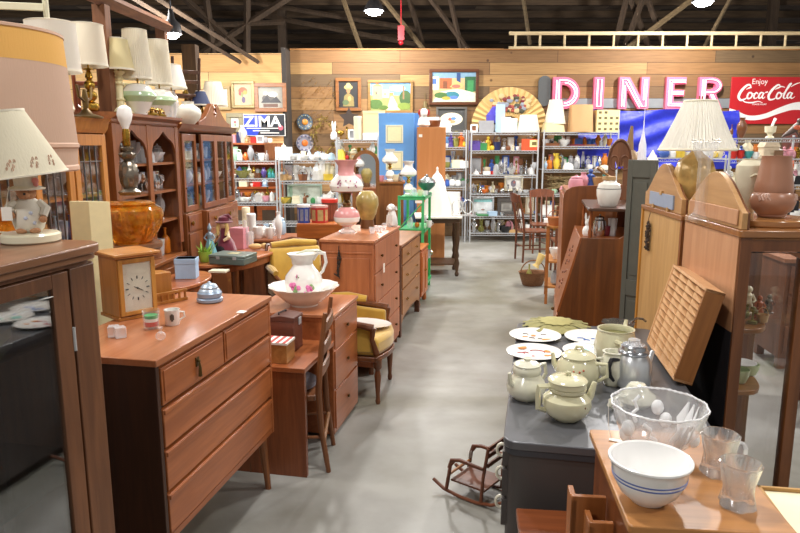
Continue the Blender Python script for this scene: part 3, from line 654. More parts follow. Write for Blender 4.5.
def lbl_chair():
    c = T('side_chair', 'dark wood ladder-back chair with grey seat drawn up to the kneehole desk', 'chair', (-.43, 3.50, 0), YAW+.22)
    W = wood('#8e5f42', '#5f3b28', 'z', rough=.4)
    # seat towards -x, back on +x side; y is the width
    O('seat', G().prism([(-.36, -.15), (-.02, -.17), (.0, 0), (-.02, .17), (-.36, .15), (-.4, 0)], .40, .43), W, c, bev=.004)
    O('seat_cushion', G().lathe([(.13, 0), (.165, .01), (.165, .03), (.12, .05), (.001, .055)], (-.19, 0, .43), 24), mat('#7d7a84', .8, bump=.3, scale=90), c)
    for s in (-1, 1):
        O('back_post', G().tube([(.045, s*.165, 0), (.01, s*.17, .25), (.0, s*.175, .45), (.02, s*.18, .68), (.045, s*.185, .88)], [.013, .016, .017, .015, .011], 10), W, c)
        O('leg', G().tube([(-.35, s*.14, .41), (-.37, s*.15, 0)], [.018, .012], 10), W, c)
    for i, z in enumerate((.53, .65, .77)):
        pts = []
        n = 8
        poly = [(-.17+.34*k/n, z+.02*math.sin(PI*k/n)) for k in range(n+1)]+[(.17-.34*k/n, z+.05+.028*math.sin(PI*k/n)) for k in range(n+1)]
        xx = .0+(z-.45)*.1
        g = G()
        for k in range(n):
            y0, y1 = -.17+.34*k/n, -.17+.34*(k+1)/n
            b = lambda y: .025*(1-(y/.17)**2)
            a0, a1 = z+.02*math.sin(PI*k/n), z+.02*math.sin(PI*(k+1)/n)
            t0, t1 = a0+.05, a1+.05
            g.add([(xx+b(y0), y0, a0), (xx+b(y1), y1, a1), (xx+b(y1), y1, t1), (xx+b(y0), y0, t0), (xx+b(y0)+.012, y0, a0), (xx+b(y1)+.012, y1, a1), (xx+b(y1)+.012, y1, t1), (xx+b(y0)+.012, y0, t0)],
                  [(0,1,2,3),(4,7,6,5),(0,4,5,1),(3,2,6,7),(0,3,7,4),(1,5,6,2)])
        O('back_slat', g, W, c)
    O('stretcher', G().tube([(.02, -.165, .16), (.02, .165, .2)], .011, 8), wood('#a97a52', '#7d5535', 'y'), c)
    for s in (-1, 1): O('stretcher', G().tube([(.03, s*.165, .2), (-.36, s*.145, .18)], .009, 8), W, c)
    return c
lbl_chair()
# cases on the desk
cs = atz(290, 335, zt)
LE = mat('#6e3f30', .45, var=.15, scale=60, bump=.15)
bg = T('record_case', 'maroon brown carrying case with a hinged lid and clasp on the desk', 'carrying case', (-.62, 3.615, zt+.001), YAW)
O('case_body', G().box(-.09, .055, -.07, .07, 0, .17), LE, bg, bev=.004)
O('case_lid', G().prism([(-.093, .17), (.058, .17), (.058, .195), (-.02, .205), (-.093, .19)], -.073, .073, 'xz'), mat('#59352b', .35, var=.1), bg, bev=.003)
O('clasp', G().box(.057, .062, .0, .035, .14, .18), STEEL, bg)
O('handle', G().tube([(-.04, -.04, .198), (-.04, -.04, .212), (-.03, .04, .212), (-.03, .04, .2)], .005, 6), BLACK, bg)
cs = atz(284, 357, zt)
g = G().box(-.07, .065, -.06, .06, 0, .1)
fb = T('flag_box', 'wooden box with red and white striped lid at the front of the desk', 'box', (-.64, 3.41, zt+.001), YAW)
O('box_body', g, wood('#c49a68', '#94683c', 'y'), fb, bev=.002)
O('box_lid', G().box(-.073, .068, -.063, .063, .1, .112), PAPER, fb, bev=.001)
g = G()
for i in range(4): g.box(-.066+i*.036, -.048+i*.036, -.0632, .0632, .1122, .1128)
O('stripes', g, mat('#b8443c', .5), fb)
# pitcher and basin
cs = atz(304, 303, .755)
q = Vector((cs.x, 4.02, .756)); q.x = aty(304, 295, 4.02).x
PORC = mat('#f2efe9', .12, var=.02, coat=.6)
ba = T('wash_basin', 'large white scallop-rimmed wash basin holding the rose pitcher', 'basin', q)
O('bowl', G().lathe([(.085, 0), (.09, .012), (.12, .03), (.17, .075), (.195, .105), (.213, .118), (.215, .122), (.19, .112), (.16, .08), (.1, .035), (.001, .025)], n=72, mod=lambda a, j, z: 1+(.02*math.cos(14*a) if 4 <= j <= 8 else 0)), PORC, ba)
pt = T('water_pitcher', 'white china pitcher painted with pink roses standing in the basin', 'pitcher', q+Vector((0, 0, .028)), .0); pt.scale = (1.0, 1.0, 1.08)
O('body', G().lathe([(.07, 0), (.075, .01), (.105, .05), (.118, .1), (.108, .145), (.075, .185), (.058, .21), (.062, .24), (.085, .27), (.08, .27), (.055, .24), (.05, .21)], n=48, mod=lambda a, j, z: 1+(.28*max(0, math.cos(a-PI-.2))**3*(j-6)/4 if j > 6 else 0)), PORC, pt)
O('handle', G().tube([(.06, 0, .235), (.09, 0, .275), (.13, 0, .27), (.14, 0, .22), (.12, 0, .17), (.1, 0, .15)], [.012, .013, .012, .01, .009, .008], 10), PORC, pt)
O('top_leaf', G().tube([(-.04, 0, .268), (.02, 0, .285), (.09, 0, .288), (.13, 0, .275)], [.008, .016, .014, .006], 8, flat=.5), mat('#c8ccb8', .3), pt)
g = G(); random.seed(3)
def rose(cx, cz, s, sgn=1):
    for k in range(7):
        a = random.random()*6.28; rr = s*random.random()
        g.mi = 0 if k < 4 else (1 if k < 5 else 2)
        th = -PI/2+(cx+rr*math.cos(a))/.115; zz = cz+rr*math.sin(a)
        R = .1185 - .35*abs(zz-.1)**1.0*.25
        g.ball((R*math.cos(th), R*math.sin(th), zz), s*.42, n=8, k=4)
rose(-.045, .09, .036); rose(.06, .10, .03); rose(.03, .06, .012); rose(-.02, .16, .010)
O('painted_roses', g, [mat('#d977a8', .4), mat('#b3447c', .4), mat('#7d9a62', .4)], pt)

# ---------------------------------------------------------------- yellow armchairs
YV = mat('#c29a34', .75, var=.2, scale=14, sheen=.6, bump=.1); YV2 = mat('#b28a2a', .75, var=.2, scale=14, sheen=.6)
AW = wood('#7a4a2c', '#4a2a18', 'z', rough=.35, coat=.2)
def armchair(name, label, loc, rz, s=1.):
    c = T(name, label, 'armchair', loc, rz)
    # faces +x; width along y
    n = 12
    seat = [(-.26, -.27)]+[(.22+.07*math.sin(PI*k/n), -.28+.56*k/n) for k in range(n+1)]+[(-.26, .27)]
    O('seat_rail', G().prism(seat, .30, .335), AW, c, bev=.006)
    st_ = G().prism([(x*.98, y*.96) for x, y in seat], .335, .455); O('seat_cushion', st_, YV, c, bev=.03)
    O('backrest', G().prism([(-.30, .36), (-.20, .36), (-.26, .74), (-.30, .79), (-.36, .76)], -.25, .25, 'xz'), YV, c, bev=.03)
    O('back_frame', G().tube([(-.30, -.27, .34), (-.33, -.275, .6), (-.37, -.25, .8), (-.385, 0, .85), (-.37, .25, .8), (-.33, .275, .6), (-.30, .27, .34)], .018, 8), AW, c)
    O('head_roll', G().tube([(-.33, -.22, .8), (-.335, 0, .815), (-.33, .22, .8)], [.03, .038, .03], 12), YV, c)
    for sg in (-1, 1):
        O('side_panel', G().prism([(-.28, .36), (.19, .36), (.19, .53), (-.28, .58)], sg*.235, sg*.28, 'xz'), YV2, c, bev=.015)
        O('arm', G().tube([(-.32, sg*.27, .60), (-.1, sg*.285, .585), (.12, sg*.29, .555), (.2, sg*.29, .54)], [.016, .02, .022, .026], 10), AW, c)
        O('arm_pad', G().tube([(-.22, sg*.28, .615), (-.1, sg*.285, .615), (.04, sg*.288, .6)], [.028, .036, .026], 10), YV, c)
        O('arm_post', G().tube([(.2, sg*.29, .54), (.19, sg*.285, .46), (.22, sg*.28, .36)], [.02, .016, .022], 10), AW, c)
        O('leg', G().lathe([(.012, 0), (.018, .02), (.013, .05), (.018, .12), (.024, .2), (.016, .24), (.03, .26), (.032, .32)], (.22, sg*.245, 0), 14), AW, c)
        O('leg', G().tube([(-.27, sg*.22, .32), (-.32, sg*.23, 0)], [.022, .014], 10), AW, c)
    return c
armchair('armchair', 'gold velvet armchair with carved wood frame holding a white platter', (-.33, 4.57, 0), YAW+.05)
q = aty(375, 316, 4.42)
tag(O('platter', G().lathe([(.09, 0), (.1, .006), (.165, .018), (.17, .022), (.1, .012), (.001, .01)], n=40, sx=1, sy=.8), PORC, loc=(-.23, 4.58, .47), rot=(.0, .08, .2)), 'oval white platter lying across the seat of the gold armchair', 'platter')
armchair('armchair', 'gold velvet armchair facing sideways behind the basin and desk', (-.86, 6.0, 0), YAW-.9)

# ---------------------------------------------------------------- tall chest with strands of beads
PK = wood('#c07f62', '#985a3e', 'z', .8, rough=.4)
PKt = wood('#d0957a', '#a9694d', 'y', .8, rough=.3)
FC = Vector((-.195, 4.86, 0))
ch = T('tall_chest', 'tall pinkish-brown chest with aisle-facing drawers and beads hung on its end', 'chest of drawers', FC, YAW)
L1 = .93; D_ = .40; zc = 1.035
O('carcass', G().box(-D_, 0, 0, L1, .06, zc-.02), PK, ch, bev=.003)
O('chest_top', G().box(-D_-.012, .012, -.012, L1+.012, zc-.02, zc), PKt, ch, bev=.003)
O('end_panel', G().box(-D_+.03, -.03, -.008, 0, .09, .90).box(-D_+.02, -.015, -.005, 0, .93, .945), PK, ch, bev=.004)
for i in range(4):
    z0 = .1+i*.228; d_ = O('drawer', G().box(0, .01, .02, L1-.02, z0, z0+.218), PK, ch, bev=.002)
    for y in (.2, .73): O('knob', G().lathe([(.006, 0), (.008, .008), (.014, .016), (.001, .022)], n=10), OLDB, d_, loc=(.01, y, z0+.11), rot=(0, PI/2, 0))
O('price_tag', G().box(.03, .032, .19, .23, .76, .83), PAPER, ch)
for i, (sx, sy) in enumerate(((-.03, .03), (-.03, L1-.03), (-D_+.03, .03), (-D_+.03, L1-.03))): O('leg', G().cyl(sx, sy, 0, .06, .02, 8), AW, ch)
g = G(); random.seed(5)
bp_ = FC+ux*(-.26)+uy*(-.012)
for s in range(5):
    a = random.uniform(-.02, .02); pts = [(.0, -.004, .0), (.015*math.sin(s), -.008, -.06), (a-.02, -.014, -.15-.01*s), (a-.05*s/4, -.014, -.21+.01*s)]
    for k in range(3):
        for t in (0, .25, .5, .75):
            p0, p1 = Vector(pts[k]), Vector(pts[k+1]); g.ball(tuple(p0.lerp(p1, t)), .0065, n=6, k=4)
    g.tube(pts, .003, 5)
g.tube([(0, .005, .035), (0, -.01, .02), (0, -.01, 0)], .003, 5)
tag(O('bead_necklace', g, mat('#2f2622', .35), loc=(bp_.x, bp_.y, .955)), 'dark bead necklace hanging on the end panel of the tall chest', 'necklace')

# second chest, small cabinet
GC = Vector((.005, 5.88, 0)); L2 = 1.02; zg = .85
G1 = wood('#b07c4c', '#84552f', 'y', .9, rough=.35); G1t = wood('#a8785a', '#7d523a', 'y', .9, rough=.3)
c2 = T('low_chest', 'golden brown chest of drawers with brass pulls beyond the tall chest', 'chest of drawers', GC, YAW)
O('carcass', G().box(-.45, -.005, 0.01, L2, .16, zg-.02), wood('#7c4f33', '#553220', 'z'), c2, bev=.002)
O('chest_top', G().box(-.47, .012, -.01, L2+.015, zg-.02, zg), G1t, c2, bev=.003)
for (x, y) in ((0, 0), (0, L2-.05), (-.45, 0), (-.45, L2-.05)):
    O('leg', G().box(x-.05, x, y, y+.05, 0, .8), wood('#6d4129', '#452515', 'z'), c2, bev=.002)
rows = [(.66, .81, 2), (.44, .645, 1), (.2, .425, 1)]
for z0, z1, n_ in rows:
    for i in range(n_):
        a = .055+i*(L2-.11)/n_; b_ = a+(L2-.11)/n_-.008
        d_ = O('drawer', G().box(-.004, .008, a, b_, z0, z1), G1, c2, bev=.002)
        for y in ([(a+b_)/2] if n_ == 2 else [a+.2, b_-.2]):
            O('handle', G().tube([(.008, y-.03, (z0+z1)/2), (.022, y-.02, (z0+z1)/2-.008), (.022, y+.02, (z0+z1)/2-.008), (.008, y+.03, (z0+z1)/2)], .005, 6), BRASS, d_)
g = G().prism([(.05, .2), (L2-.05, .2), (L2-.05, .12), (L2-.15, .16), (L2/2, .19), (.15, .16), (.05, .12)], -.01, .0, 'yz')
O('apron', g, G1, c2)
q = Vector((.215, 7.0, 0))
c3 = T('small_cabinet', 'small orange-brown two-door cabinet between the golden chest and green shelf', 'cabinet', q, YAW)
OR = wood('#c9773c', '#9c5426', 'z', rough=.35)
O('carcass', G().box(-.4, 0, 0, .46, .1, .62), OR, c3, bev=.003)
O('cabinet_top', G().box(-.42, .015, -.015, .475, .62, .64), OR, c3, bev=.003)
for i in range(2):
    d_ = O('door', G().box(0, .012, .02+i*.215, .22+i*.215, .12, .6).box(.012, .018, .05+i*.215, .19+i*.215, .17, .55), OR, c3, bev=.003)
    O('knob', G().ball((.022, .2 if i == 0 else .255, .38), .01, n=8, k=5), BRASS, d_)
for (x, y) in ((-.03, .03), (-.03, .43), (-.37, .03), (-.37, .43)): O('leg', G().lathe([(.02, 0), (.028, .03), (.018, .1)], (x, y, 0), 10), OR, c3)
# green metal shelf
GM = mat('#3fae6a', .35, var=.06)
q = Vector((.27, 7.55, 0)); c4 = T('green_shelf', 'bright green metal shelf stand holding glass lamps beside the aisle', 'shelf', q, YAW+.04)
gw, gl = .27, .66
for (x, y) in ((0, 0), (0, gl), (-gw, 0), (-gw, gl)): O('post', G().box(x-.03, x, y, y+.03, 0, 1.16), GM, c4)
for z in (.12, .42, .78, 1.15): O('shelf_tray', G().box(-gw-.01, .01, -.005, gl+.035, z-.012, z-.001).box(-.002, .01, -.005, gl+.035, z-.035, z+.005).box(-gw-.01, .01, -.005, .006, z-.035, z+.005), GM, c4)
O('side_brace', G().tube([(-.27, .0, .8), (-.02, .0, 1.08)], .007, 4), GM, c4)
O('price_strip', G().box(-.1, -.02, -.006, -.005, 1.08, 1.11), PAPER, c4)

# things on the tall chest
def lamp_gwtw(loc, lab):
    t = T('parlor_lamp', lab, 'table lamp', loc); t.scale = (1.08,)*3
    def two(name, prof, n=36, mod=None):
        m1 = mat('#e2a09e', .15, coat=.5, var=.04); m2 = PORC
        g = G(); g.lathe(prof, n=n, mod=mod, cap=False)
        zs_ = [z for r, z in prof]; lo, hi = min(zs_), max(zs_)
        for i, f in enumerate(g.f):
            zc_ = sum(g.v[j][2] for j in f)/len(f); k = (zc_-lo)/(hi-lo)
            g.m[i] = 1 if .06 < k < .5 else 0
        return O(name, g, [m1, m2], t)
    O('foot', G().lathe([(.055, 0), (.06, .01), (.05, .02), (.03, .035), (.03, .05)], n=24, mod=lambda a, j, z: 1+.08*math.cos(6*a)), crystal(.3, .6), t)
    two('base_globe', [(.035, .05), (.06, .06), (.09, .085), (.098, .12), (.085, .16), (.055, .185), (.03, .19)])
    O('burner', G().lathe([(.03, .19), (.028, .2), (.035, .215), (.02, .24), (.035, .29), (.06, .3)], n=20), OLDB, t)
    g = two('glass_shade', [(.07, .30), (.115, .31), (.125, .345), (.11, .385), (.07, .42), (.055, .45), (.06, .49), (.085, .53)], mod=lambda a, j, z: 1+(.05*math.cos(9*a) if j > 6 else 0))
    gg = G()
    for k in range(14):
        a = -PI/2-.6+random.random()*1.4; z = .34+random.random()*.05; gg.ball((.124*math.cos(a), .124*math.sin(a), z), .006, n=6, k=4)
    O('painted_flowers', gg, mat('#b0527c', .4), t)
    return t
lamp_gwtw((aty(347, 225, 5.3).x, 5.3, zc+.001), 'pink and white parlor lamp with crimped glass shade on the tall chest')
q = aty(363, 220, 5.5)
v = T('ewer', 'yellow green painted pottery vase with brown foot behind the pink lamp', 'vase', (q.x+.03, 5.62, zc+.001))
O('body', G().lathe([(.04, 0), (.045, .02), (.035, .04), (.075, .12), (.095, .2), (.09, .26), (.06, .3), (.05, .31)], n=32), mat('#aa9656', .3, var=.6, scale=16, coat=.3), v)
O('foot', G().lathe([(.06, 0), (.055, .05), (.05, .08)], n=24), mat('#6b4626', .35), v)
shelf([(372, 'glass', 'clear', .05, .05), (378, 'cup', 'clear', .06, .045), (384, 'ball', 'clear', .045, .05), (390, 'dome', 'clear', .05, .04)], lambda px: 5.1+(px-366)*.025, zc, 'at the front edge of the tall chest')
q = aty(384, 225, 5.6)
d = T('dog_statue', 'small white and grey seated dog statue at the far end of the tall chest', 'statue', (-.07, 5.74, zc+.001), -.4)
O('body', G().lathe([(.04, 0), (.05, .02), (.045, .07), (.03, .12), (.022, .14)], n=20, sy=1.2).ball((0, -.01, .16), .034).ball((0, -.04, .15), .018).tube([(.02, -.035, .1), (.025, -.05, .01)], .012, 8).tube([(-.02, -.035, .1), (-.025, -.05, .01)], .012, 8)
  .tube([(.03, .0, .17), (.045, .0, .14)], [.012, .008], 6).tube([(-.03, .0, .17), (-.045, .0, .14)], [.012, .008], 6), mat('#e6e4e0', .5, var=.2, scale=25), d)

# ================================================================ oval / demilune tables to the left with their clutter
TT = wood('#c8805c', '#9c5838', 'x', .8, rough=.3, coat=.2)
def demi(name, label, cx, cy, w, d, z, rz=0):
    t = T(name, label, 'table', (cx, cy, 0), rz); n = 40
    poly = [(w*math.cos(2*PI*k/n), d*math.sin(2*PI*k/n)) for k in range(n)]
    O('tabletop', G().prism([(x, y) for x, y in poly], z-.025, z), TT, t, bev=.005)
    O('apron', G().prism([(x*.88, y*.88) for x, y in poly], z-.09, z-.025), wood('#a5633f', '#743f22', 'x'), t)
    for a in (.6, 2.5, 3.8, 5.6): O('leg', G().tube([(w*.78*math.cos(a), d*.78*math.sin(a), z-.05), (w*.8*math.cos(a), d*.8*math.sin(a), 0)], [.028, .016], 10), AW, t)
    return t
ta = atz(232, 268, .75)
demi('oval_table', 'long oval reddish table carrying the grey case and the costumed doll', -1.47, 6.0, .25, .62, .75, -.33)
demi('round_table', 'round-ended reddish table with the pale blue box behind the dresser', -1.6, 4.85, .18, .34, .75, -.05)
def put(px, py, z): 
    v_ = atz(px, py, z); return v_
q = put(168, 277, .75)
q = aty(187, 272, 5.15)
# pale blue box and the brown box behind
tag(O('gift_box', G().box(-.075, .075, -.06, .06, 0, .15).box(-.078, .078, -.063, .063, .11, .15), mat('#a9c6e4', .6), loc=(aty(187, 270, 4.9).x, 4.9, .751), rz=.1, bev=.003), 'pale blue box on the round-ended table', 'box')
q = aty(206, 270, 5.6)
g = G(); random.seed(2)
for k in range(16):
    a = k*2.4; r0 = .02+.05*(k % 3)/3; g.tube([(0, 0, .03), (r0*math.cos(a), r0*math.sin(a), .09), (2.0*r0*math.cos(a), 2.0*r0*math.sin(a), .12+.02*(k % 3))], [.01, .012, .002], 5, flat=.4)
pl = T('green_vase', 'lime green leaf-shaped vase on the oval table', 'vase', (q.x, q.y, .751))
O('pot', G().lathe([(.04, 0), (.05, .02), (.06, .09), (.05, .09), (.03, .02)], n=16), mat('#9cbf4a', .3, coat=.4), pl)
O('leaves', g, mat('#86b040', .35, var=.2), pl)
q = aty(211, 262, 5.85)
dn = T('lady_figurine', 'blue glass lady figurine in a wide skirt on the oval table', 'figurine', (q.x, q.y, .751))
O('skirt', G().lathe([(.06, 0), (.055, .04), (.04, .1), (.02, .16)], n=24, mod=lambda a, j, z: 1+.08*math.cos(8*a)), mat('#79b7c4', .15, coat=.6), dn)
O('torso', G().lathe([(.02, .16), (.028, .2), (.014, .22), (.012, .23)], n=14).ball((0, 0, .25), .02, n=10).tube([(.02, 0, .21), (.045, -.01, .17), (.02, -.03, .15)], .008, 6).tube([(-.02, 0, .21), (-.045, -.01, .17), (-.02, -.03, .15)], .008, 6).tube([(0, 0, .26), (0, 0, .30)], [.02, .004], 8), mat('#8fa3b5', .2, coat=.6), dn)
# costumed doll
q = aty(226, 262, 6.0)
dl2 = T('costumed_doll', 'doll in a maroon velvet dress with hat and blond hair on the table', 'doll', (q.x, q.y, .751), -.3); dl2.scale = (.8,)*3
MV = mat('#6d2036', .85, sheen=.5)
O('dress', G().lathe([(.02, 0), (.12, .005), (.13, .05), (.1, .13), (.055, .2), (.05, .27), (.03, .3)], n=24, mod=lambda a, j, z: 1+.1*math.sin(5*a+j)), MV, dl2)
O('apron', G().ball((.0, -.11, .06), .06, .05, n=10, ry=.03).ball((-.06, -.07, .1), .045, n=10), mat('#1d1a1e', .8), dl2)
O('head', G().ball((0, -.01, .34), .05), mat('#e6b99a', .5), dl2)
O('hair', G().tube([(-.045, -.03, .36), (-.06, -.04, .3), (-.05, -.06, .22)], [.02, .022, .01], 8).tube([(.045, -.03, .36), (.06, -.04, .3), (.045, -.06, .22)], [.02, .022, .01], 8), mat('#e0c07a', .7, bump=.5), dl2)
O('hat', G().lathe([(.09, .36), (.095, .37), (.06, .38), (.055, .42), (.02, .44), (.001, .44)], n=24, mod=lambda a, j, z: 1+.06*math.sin(2*a)).tube([(0, 0, .43), (.05, .01, .44), (.08, .02, .40)], [.02, .02, .01], 8), MV, dl2)
O('arm', G().tube([(.05, -.02, .26), (.09, -.07, .2), (.05, -.11, .17)], [.022, .022, .015], 8).tube([(-.05, -.02, .26), (-.1, -.06, .2), (-.08, -.11, .15)], [.022, .022, .015], 8), mat('#d9c3a0', .8), dl2)
q = aty(228, 268, 5.62)
gb = T('metal_case', 'flat grey green metal case lying on the oval table', 'case', (-1.40, 5.55, .751), -.25)
O('case_body', G().box(-.16, .16, -.12, .12, 0, .055), mat('#6f7f7a', .35, metal=.3), gb, bev=.006)
O('case_lid', G().box(-.162, .162, -.122, .122, .056, .08), mat('#7d8c86', .35, metal=.3), gb, bev=.006)
O('latch', G().box(-.09, -.06, -.126, -.12, .045, .07).box(.06, .09, -.126, -.12, .045, .07), STEEL, gb)
O('label_plate', G().box(-.03, .06, -.04, .04, .08, .082), mat('#b9b08a', .6), gb)
q = atz(219, 272, .75)
tag(O('pamphlet', G().box(-.07, .07, -.045, .045, 0, .012).box(-.068, .068, -.043, .043, .012, .016), PAPER2, loc=(q.x, q.y, .751), rz=-.1, bev=.001), 'cream booklet lying at the edge of the oval table', 'booklet')
shelf([(240, 'box', 'pink', .14, .2), (246, 'vase', 'clear', .07, .27), (251, 'glass', 'clear', .06, .16)], 6.35, .75, 'on the oval table behind the costumed doll')
tag(O('stuffed_toy', G().ball((0, 0, .03), .07, .03, ry=.04).ball((.08, 0, .035), .03), mat('#d6b27a', .9), loc=(aty(256, 255, 6.25).x, 6.25, .752)), 'small tan stuffed toy at the far end of the oval table', 'toy')
tag(O('small_cup', small(G(), 'cup', .07, .12), cm('cream'), loc=(aty(186, 250, 6.15).x-.02, 6.1, .751)), 'small cream cup beside the pale blue box', 'cup')
# ================================================================ row of display cabinets along the left
HY = -math.atan(.15/2.6)
hx = Vector((math.cos(HY), math.sin(HY), 0)); hy = Vector((-math.sin(HY), math.cos(HY), 0))
HA = Vector((-1.965, 4.6, 0))
def hl(lx, ly, z): return HA+hx*lx+hy*ly+Vector((0, 0, z))
PINE = wood('#d69a58', '#b07434', 'z', .9, rough=.35)
MAH = wood('#98603c', '#6c4028', 'z', .9, rough=.3, coat=.2)
MAHy = wood('#9e6642', '#72452c', 'y', .9, rough=.3, coat=.2)
INT = wood('#9a6044', '#6b3c2a', 'z', rough=.6)
# pine cabinet with leaded glass doors
pc = T('pine_cabinet', 'honey pine display cabinet with leaded glass doors beside the dark hutch', 'cabinet', HA-hy*1.35, HY)
O('back_panel', G().box(-.42, -.40, 0, 1.3, 0, 1.8), wood('#a86c3a', '#7a4a24', 'z'), pc)
O('side_panel', G().box(-.42, 0, 0, .02, 0, 1.8), PINE, pc); O('side_panel', G().box(-.42, 0, 1.28, 1.3, 0, 1.8), PINE, pc)
O('cornice', G().prism([(-.44, 1.8), (.0, 1.8), (.02, 1.83), (.03, 1.87), (.05, 1.89), (-.44, 1.89)], -.04, 1.31, 'xz'), PINE, pc)
O('lower_cupboard', G().box(-.42, .03, 0, 1.3, 0, .8), PINE, pc, bev=.003)
for i in range(3):
    y0, y1 = .03+i*.42, .03+i*.42+.40
    d_ = O('door', G().box(-.005, .018, y0, y0+.055, .83, 1.79).box(-.005, .018, y1-.055, y1, .83, 1.79).box(-.005, .018, y0+.055, y1-.055, 1.72, 1.79).box(-.005, .018, y0+.055, y1-.055, .83, .9), PINE, pc, bev=.002)
    O('glass_pane', G().box(.002, .005, y0+.055, y1-.055, .9, 1.72), pane(.07), d_)
    g = G()
    for k in (1, 2, 3): y = y0+.055+.29*k/4; g.box(.0, .009, y-.003, y+.003, .9, 1.72)
    for z in (1.0, 1.62): g.box(.0, .009, y0+.055, y1-.055, z-.003, z+.003)
    O('leading', g, mat('#75706a', .4, metal=.6), d_)
    O('knob', G().ball((.03, y0+.03, 1.3), .012, n=8, k=5), BRASS, d_)
for z in (1.12, 1.41): O('shelf', G().box(-.40, -.02, .02, 1.28, z-.018, z), PINE, pc)
# hutch with scalloped arches
hu = T('open_hutch', 'reddish-brown open hutch with scalloped arches full of cut glass', 'hutch', HA+hy*.02, HY)
Lh = 1.16
O('back_panel', G().box(-.40, -.38, 0, Lh, 0, 1.9), INT, hu)
O('side_panel', G().box(-.40, 0, 0, .025, 0, 1.88), MAH, hu); O('side_panel', G().box(-.40, 0, Lh-.025, Lh, 0, 1.88), MAH, hu)
O('cornice', G().prism([(-.42, 1.86), (.0, 1.86), (.02, 1.885), (.02, 1.9), (.06, 1.925), (.06, 1.945), (-.42, 1.945)], -.005, Lh+.01, 'xz'), MAHy, hu)
def arch(y0, y1, zt_, zb, d):  # scalloped fascia polygon in y,z
    w_ = y1-y0; m_ = (y0+y1)/2; P_ = [(y0, zt_), (y0, zb)]
    P_ += [(y0+w_*a_, zb+d*b_) for a_, b_ in ((.07, 0), (.09, .28), (.15, .52), (.24, .66), (.33, .74), (.41, .86), (.5, 1.0))]
    R_ = [(2*m_-a, b) for a, b in P_[::-1]]
    return P_+R_[1:] if False else P_+R_
O('arched_fascia', G().prism(arch(.025, Lh*.5, 1.865, 1.63, .2), -.005, .015, 'yz').prism(arch(Lh*.5, Lh-.025, 1.865, 1.63, .2), -.005, .015, 'yz'), MAH, hu)
O('stile', G().box(-.0, .018, 0, .07, .9, 1.87), MAH, hu); O('stile', G().box(.0, .018, Lh*.5-.035, Lh*.5+.035, .9, 1.87), MAH, hu); O('stile', G().box(.0, .018, Lh-.07, Lh, .9, 1.87), MAH, hu)
for z in (1.12, 1.36, 1.585): O('shelf', G().box(-.38, .0, .025, Lh-.025, z-.018, z), MAHy, hu)
O('lower_cupboard', G().box(-.40, .02, 0, Lh, 0, .78), MAH, hu, bev=.003)
O('counter', G().box(-.40, .04, 0, Lh, .78, .81), MAHy, hu, bev=.004)
for i in range(2):
    d_ = O('door', G().box(.02, .035, .04+i*.55, .55+i*.55, .1, .73).box(.035, .042, .1+i*.55, .49+i*.55, .18, .66), MAH, hu, bev=.003)
    O('knob', G().ball((.05, .5 if i == 0 else .64, .5), .012, n=8, k=5), BRASS, d_)
# breakfront
bk = T('breakfront_cabinet', 'mahogany breakfront china cabinet with glazed doors and brass knobbed drawers', 'cabinet', HA+hy*1.24, HY)
Lb = 1.5
O('back_panel', G().box(-.42, -.40, 0, Lb, 0, 1.86), INT, bk)
O('side_panel', G().box(-.42, 0, 0, .02, 0, 1.86), MAH, bk); O('side_panel', G().box(-.42, 0, Lb-.02, Lb, 0, 1.86), MAH, bk)
O('cornice', G().prism([(-.44, 1.84), (.0, 1.84), (.03, 1.87), (.05, 1.905), (-.44, 1.905)], -.03, Lb+.03, 'xz'), MAHy, bk)
def ped_shape(y0, w_):
    P_ = [(y0, 1.9)]
    for k in range(9): t = k/8; P_.append((y0+w_*.38*t, 1.9+.04+.16*t**2))
    P_ += [(y0+w_*.43, 2.12), (y0+w_*.47, 2.08), (y0+w_*.45, 2.02), (y0+w_*.5, 2.0)]
    return P_+[(2*y0+w_-a, b) for a, b in P_[::-1]][1:]
O('scrolled_pediment', G().prism(ped_shape(.42, .95), -.02, .03, 'yz'), MAH, bk, bev=.003)
O('finial', G().lathe([(.012, 2.0), (.03, 2.03), (.012, 2.06), (.02, 2.08), (.001, 2.12)], (.01, .9, 0), 10), MAH, bk)
dd = [(.03, .36, 0), (.40, .80, .035), (.80, 1.14, .035), (1.18, 1.47, 0)]
for i, (y0, y1, x) in enumerate(dd):
    d_ = O('door', G().box(x-.005, x+.018, y0, y0+.045, 1.14, 1.82).box(x-.005, x+.018, y1-.045, y1, 1.14, 1.82).box(x-.005, x+.018, y0+.045, y1-.045, 1.76, 1.82).box(x-.005, x+.018, y0+.045, y1-.045, 1.14, 1.19), MAH, bk, bev=.002)
    O('glass_pane', G().box(x+.003, x+.006, y0+.045, y1-.045, 1.19, 1.76), pane(.05), d_)
    O('key', G().ball((x+.022, y0+.02, 1.35), .008, n=6, k=4), BRASS, d_)
for z in (1.37, 1.59): O('shelf', G().box(-.40, -.01, .02, Lb-.02, z-.016, z), MAHy, bk)
O('base_cupboard', G().box(-.42, .03, 0, Lb, .05, 1.13).box(-.42, .08, .38, 1.16, .05, 1.125), MAH, bk, bev=.003)
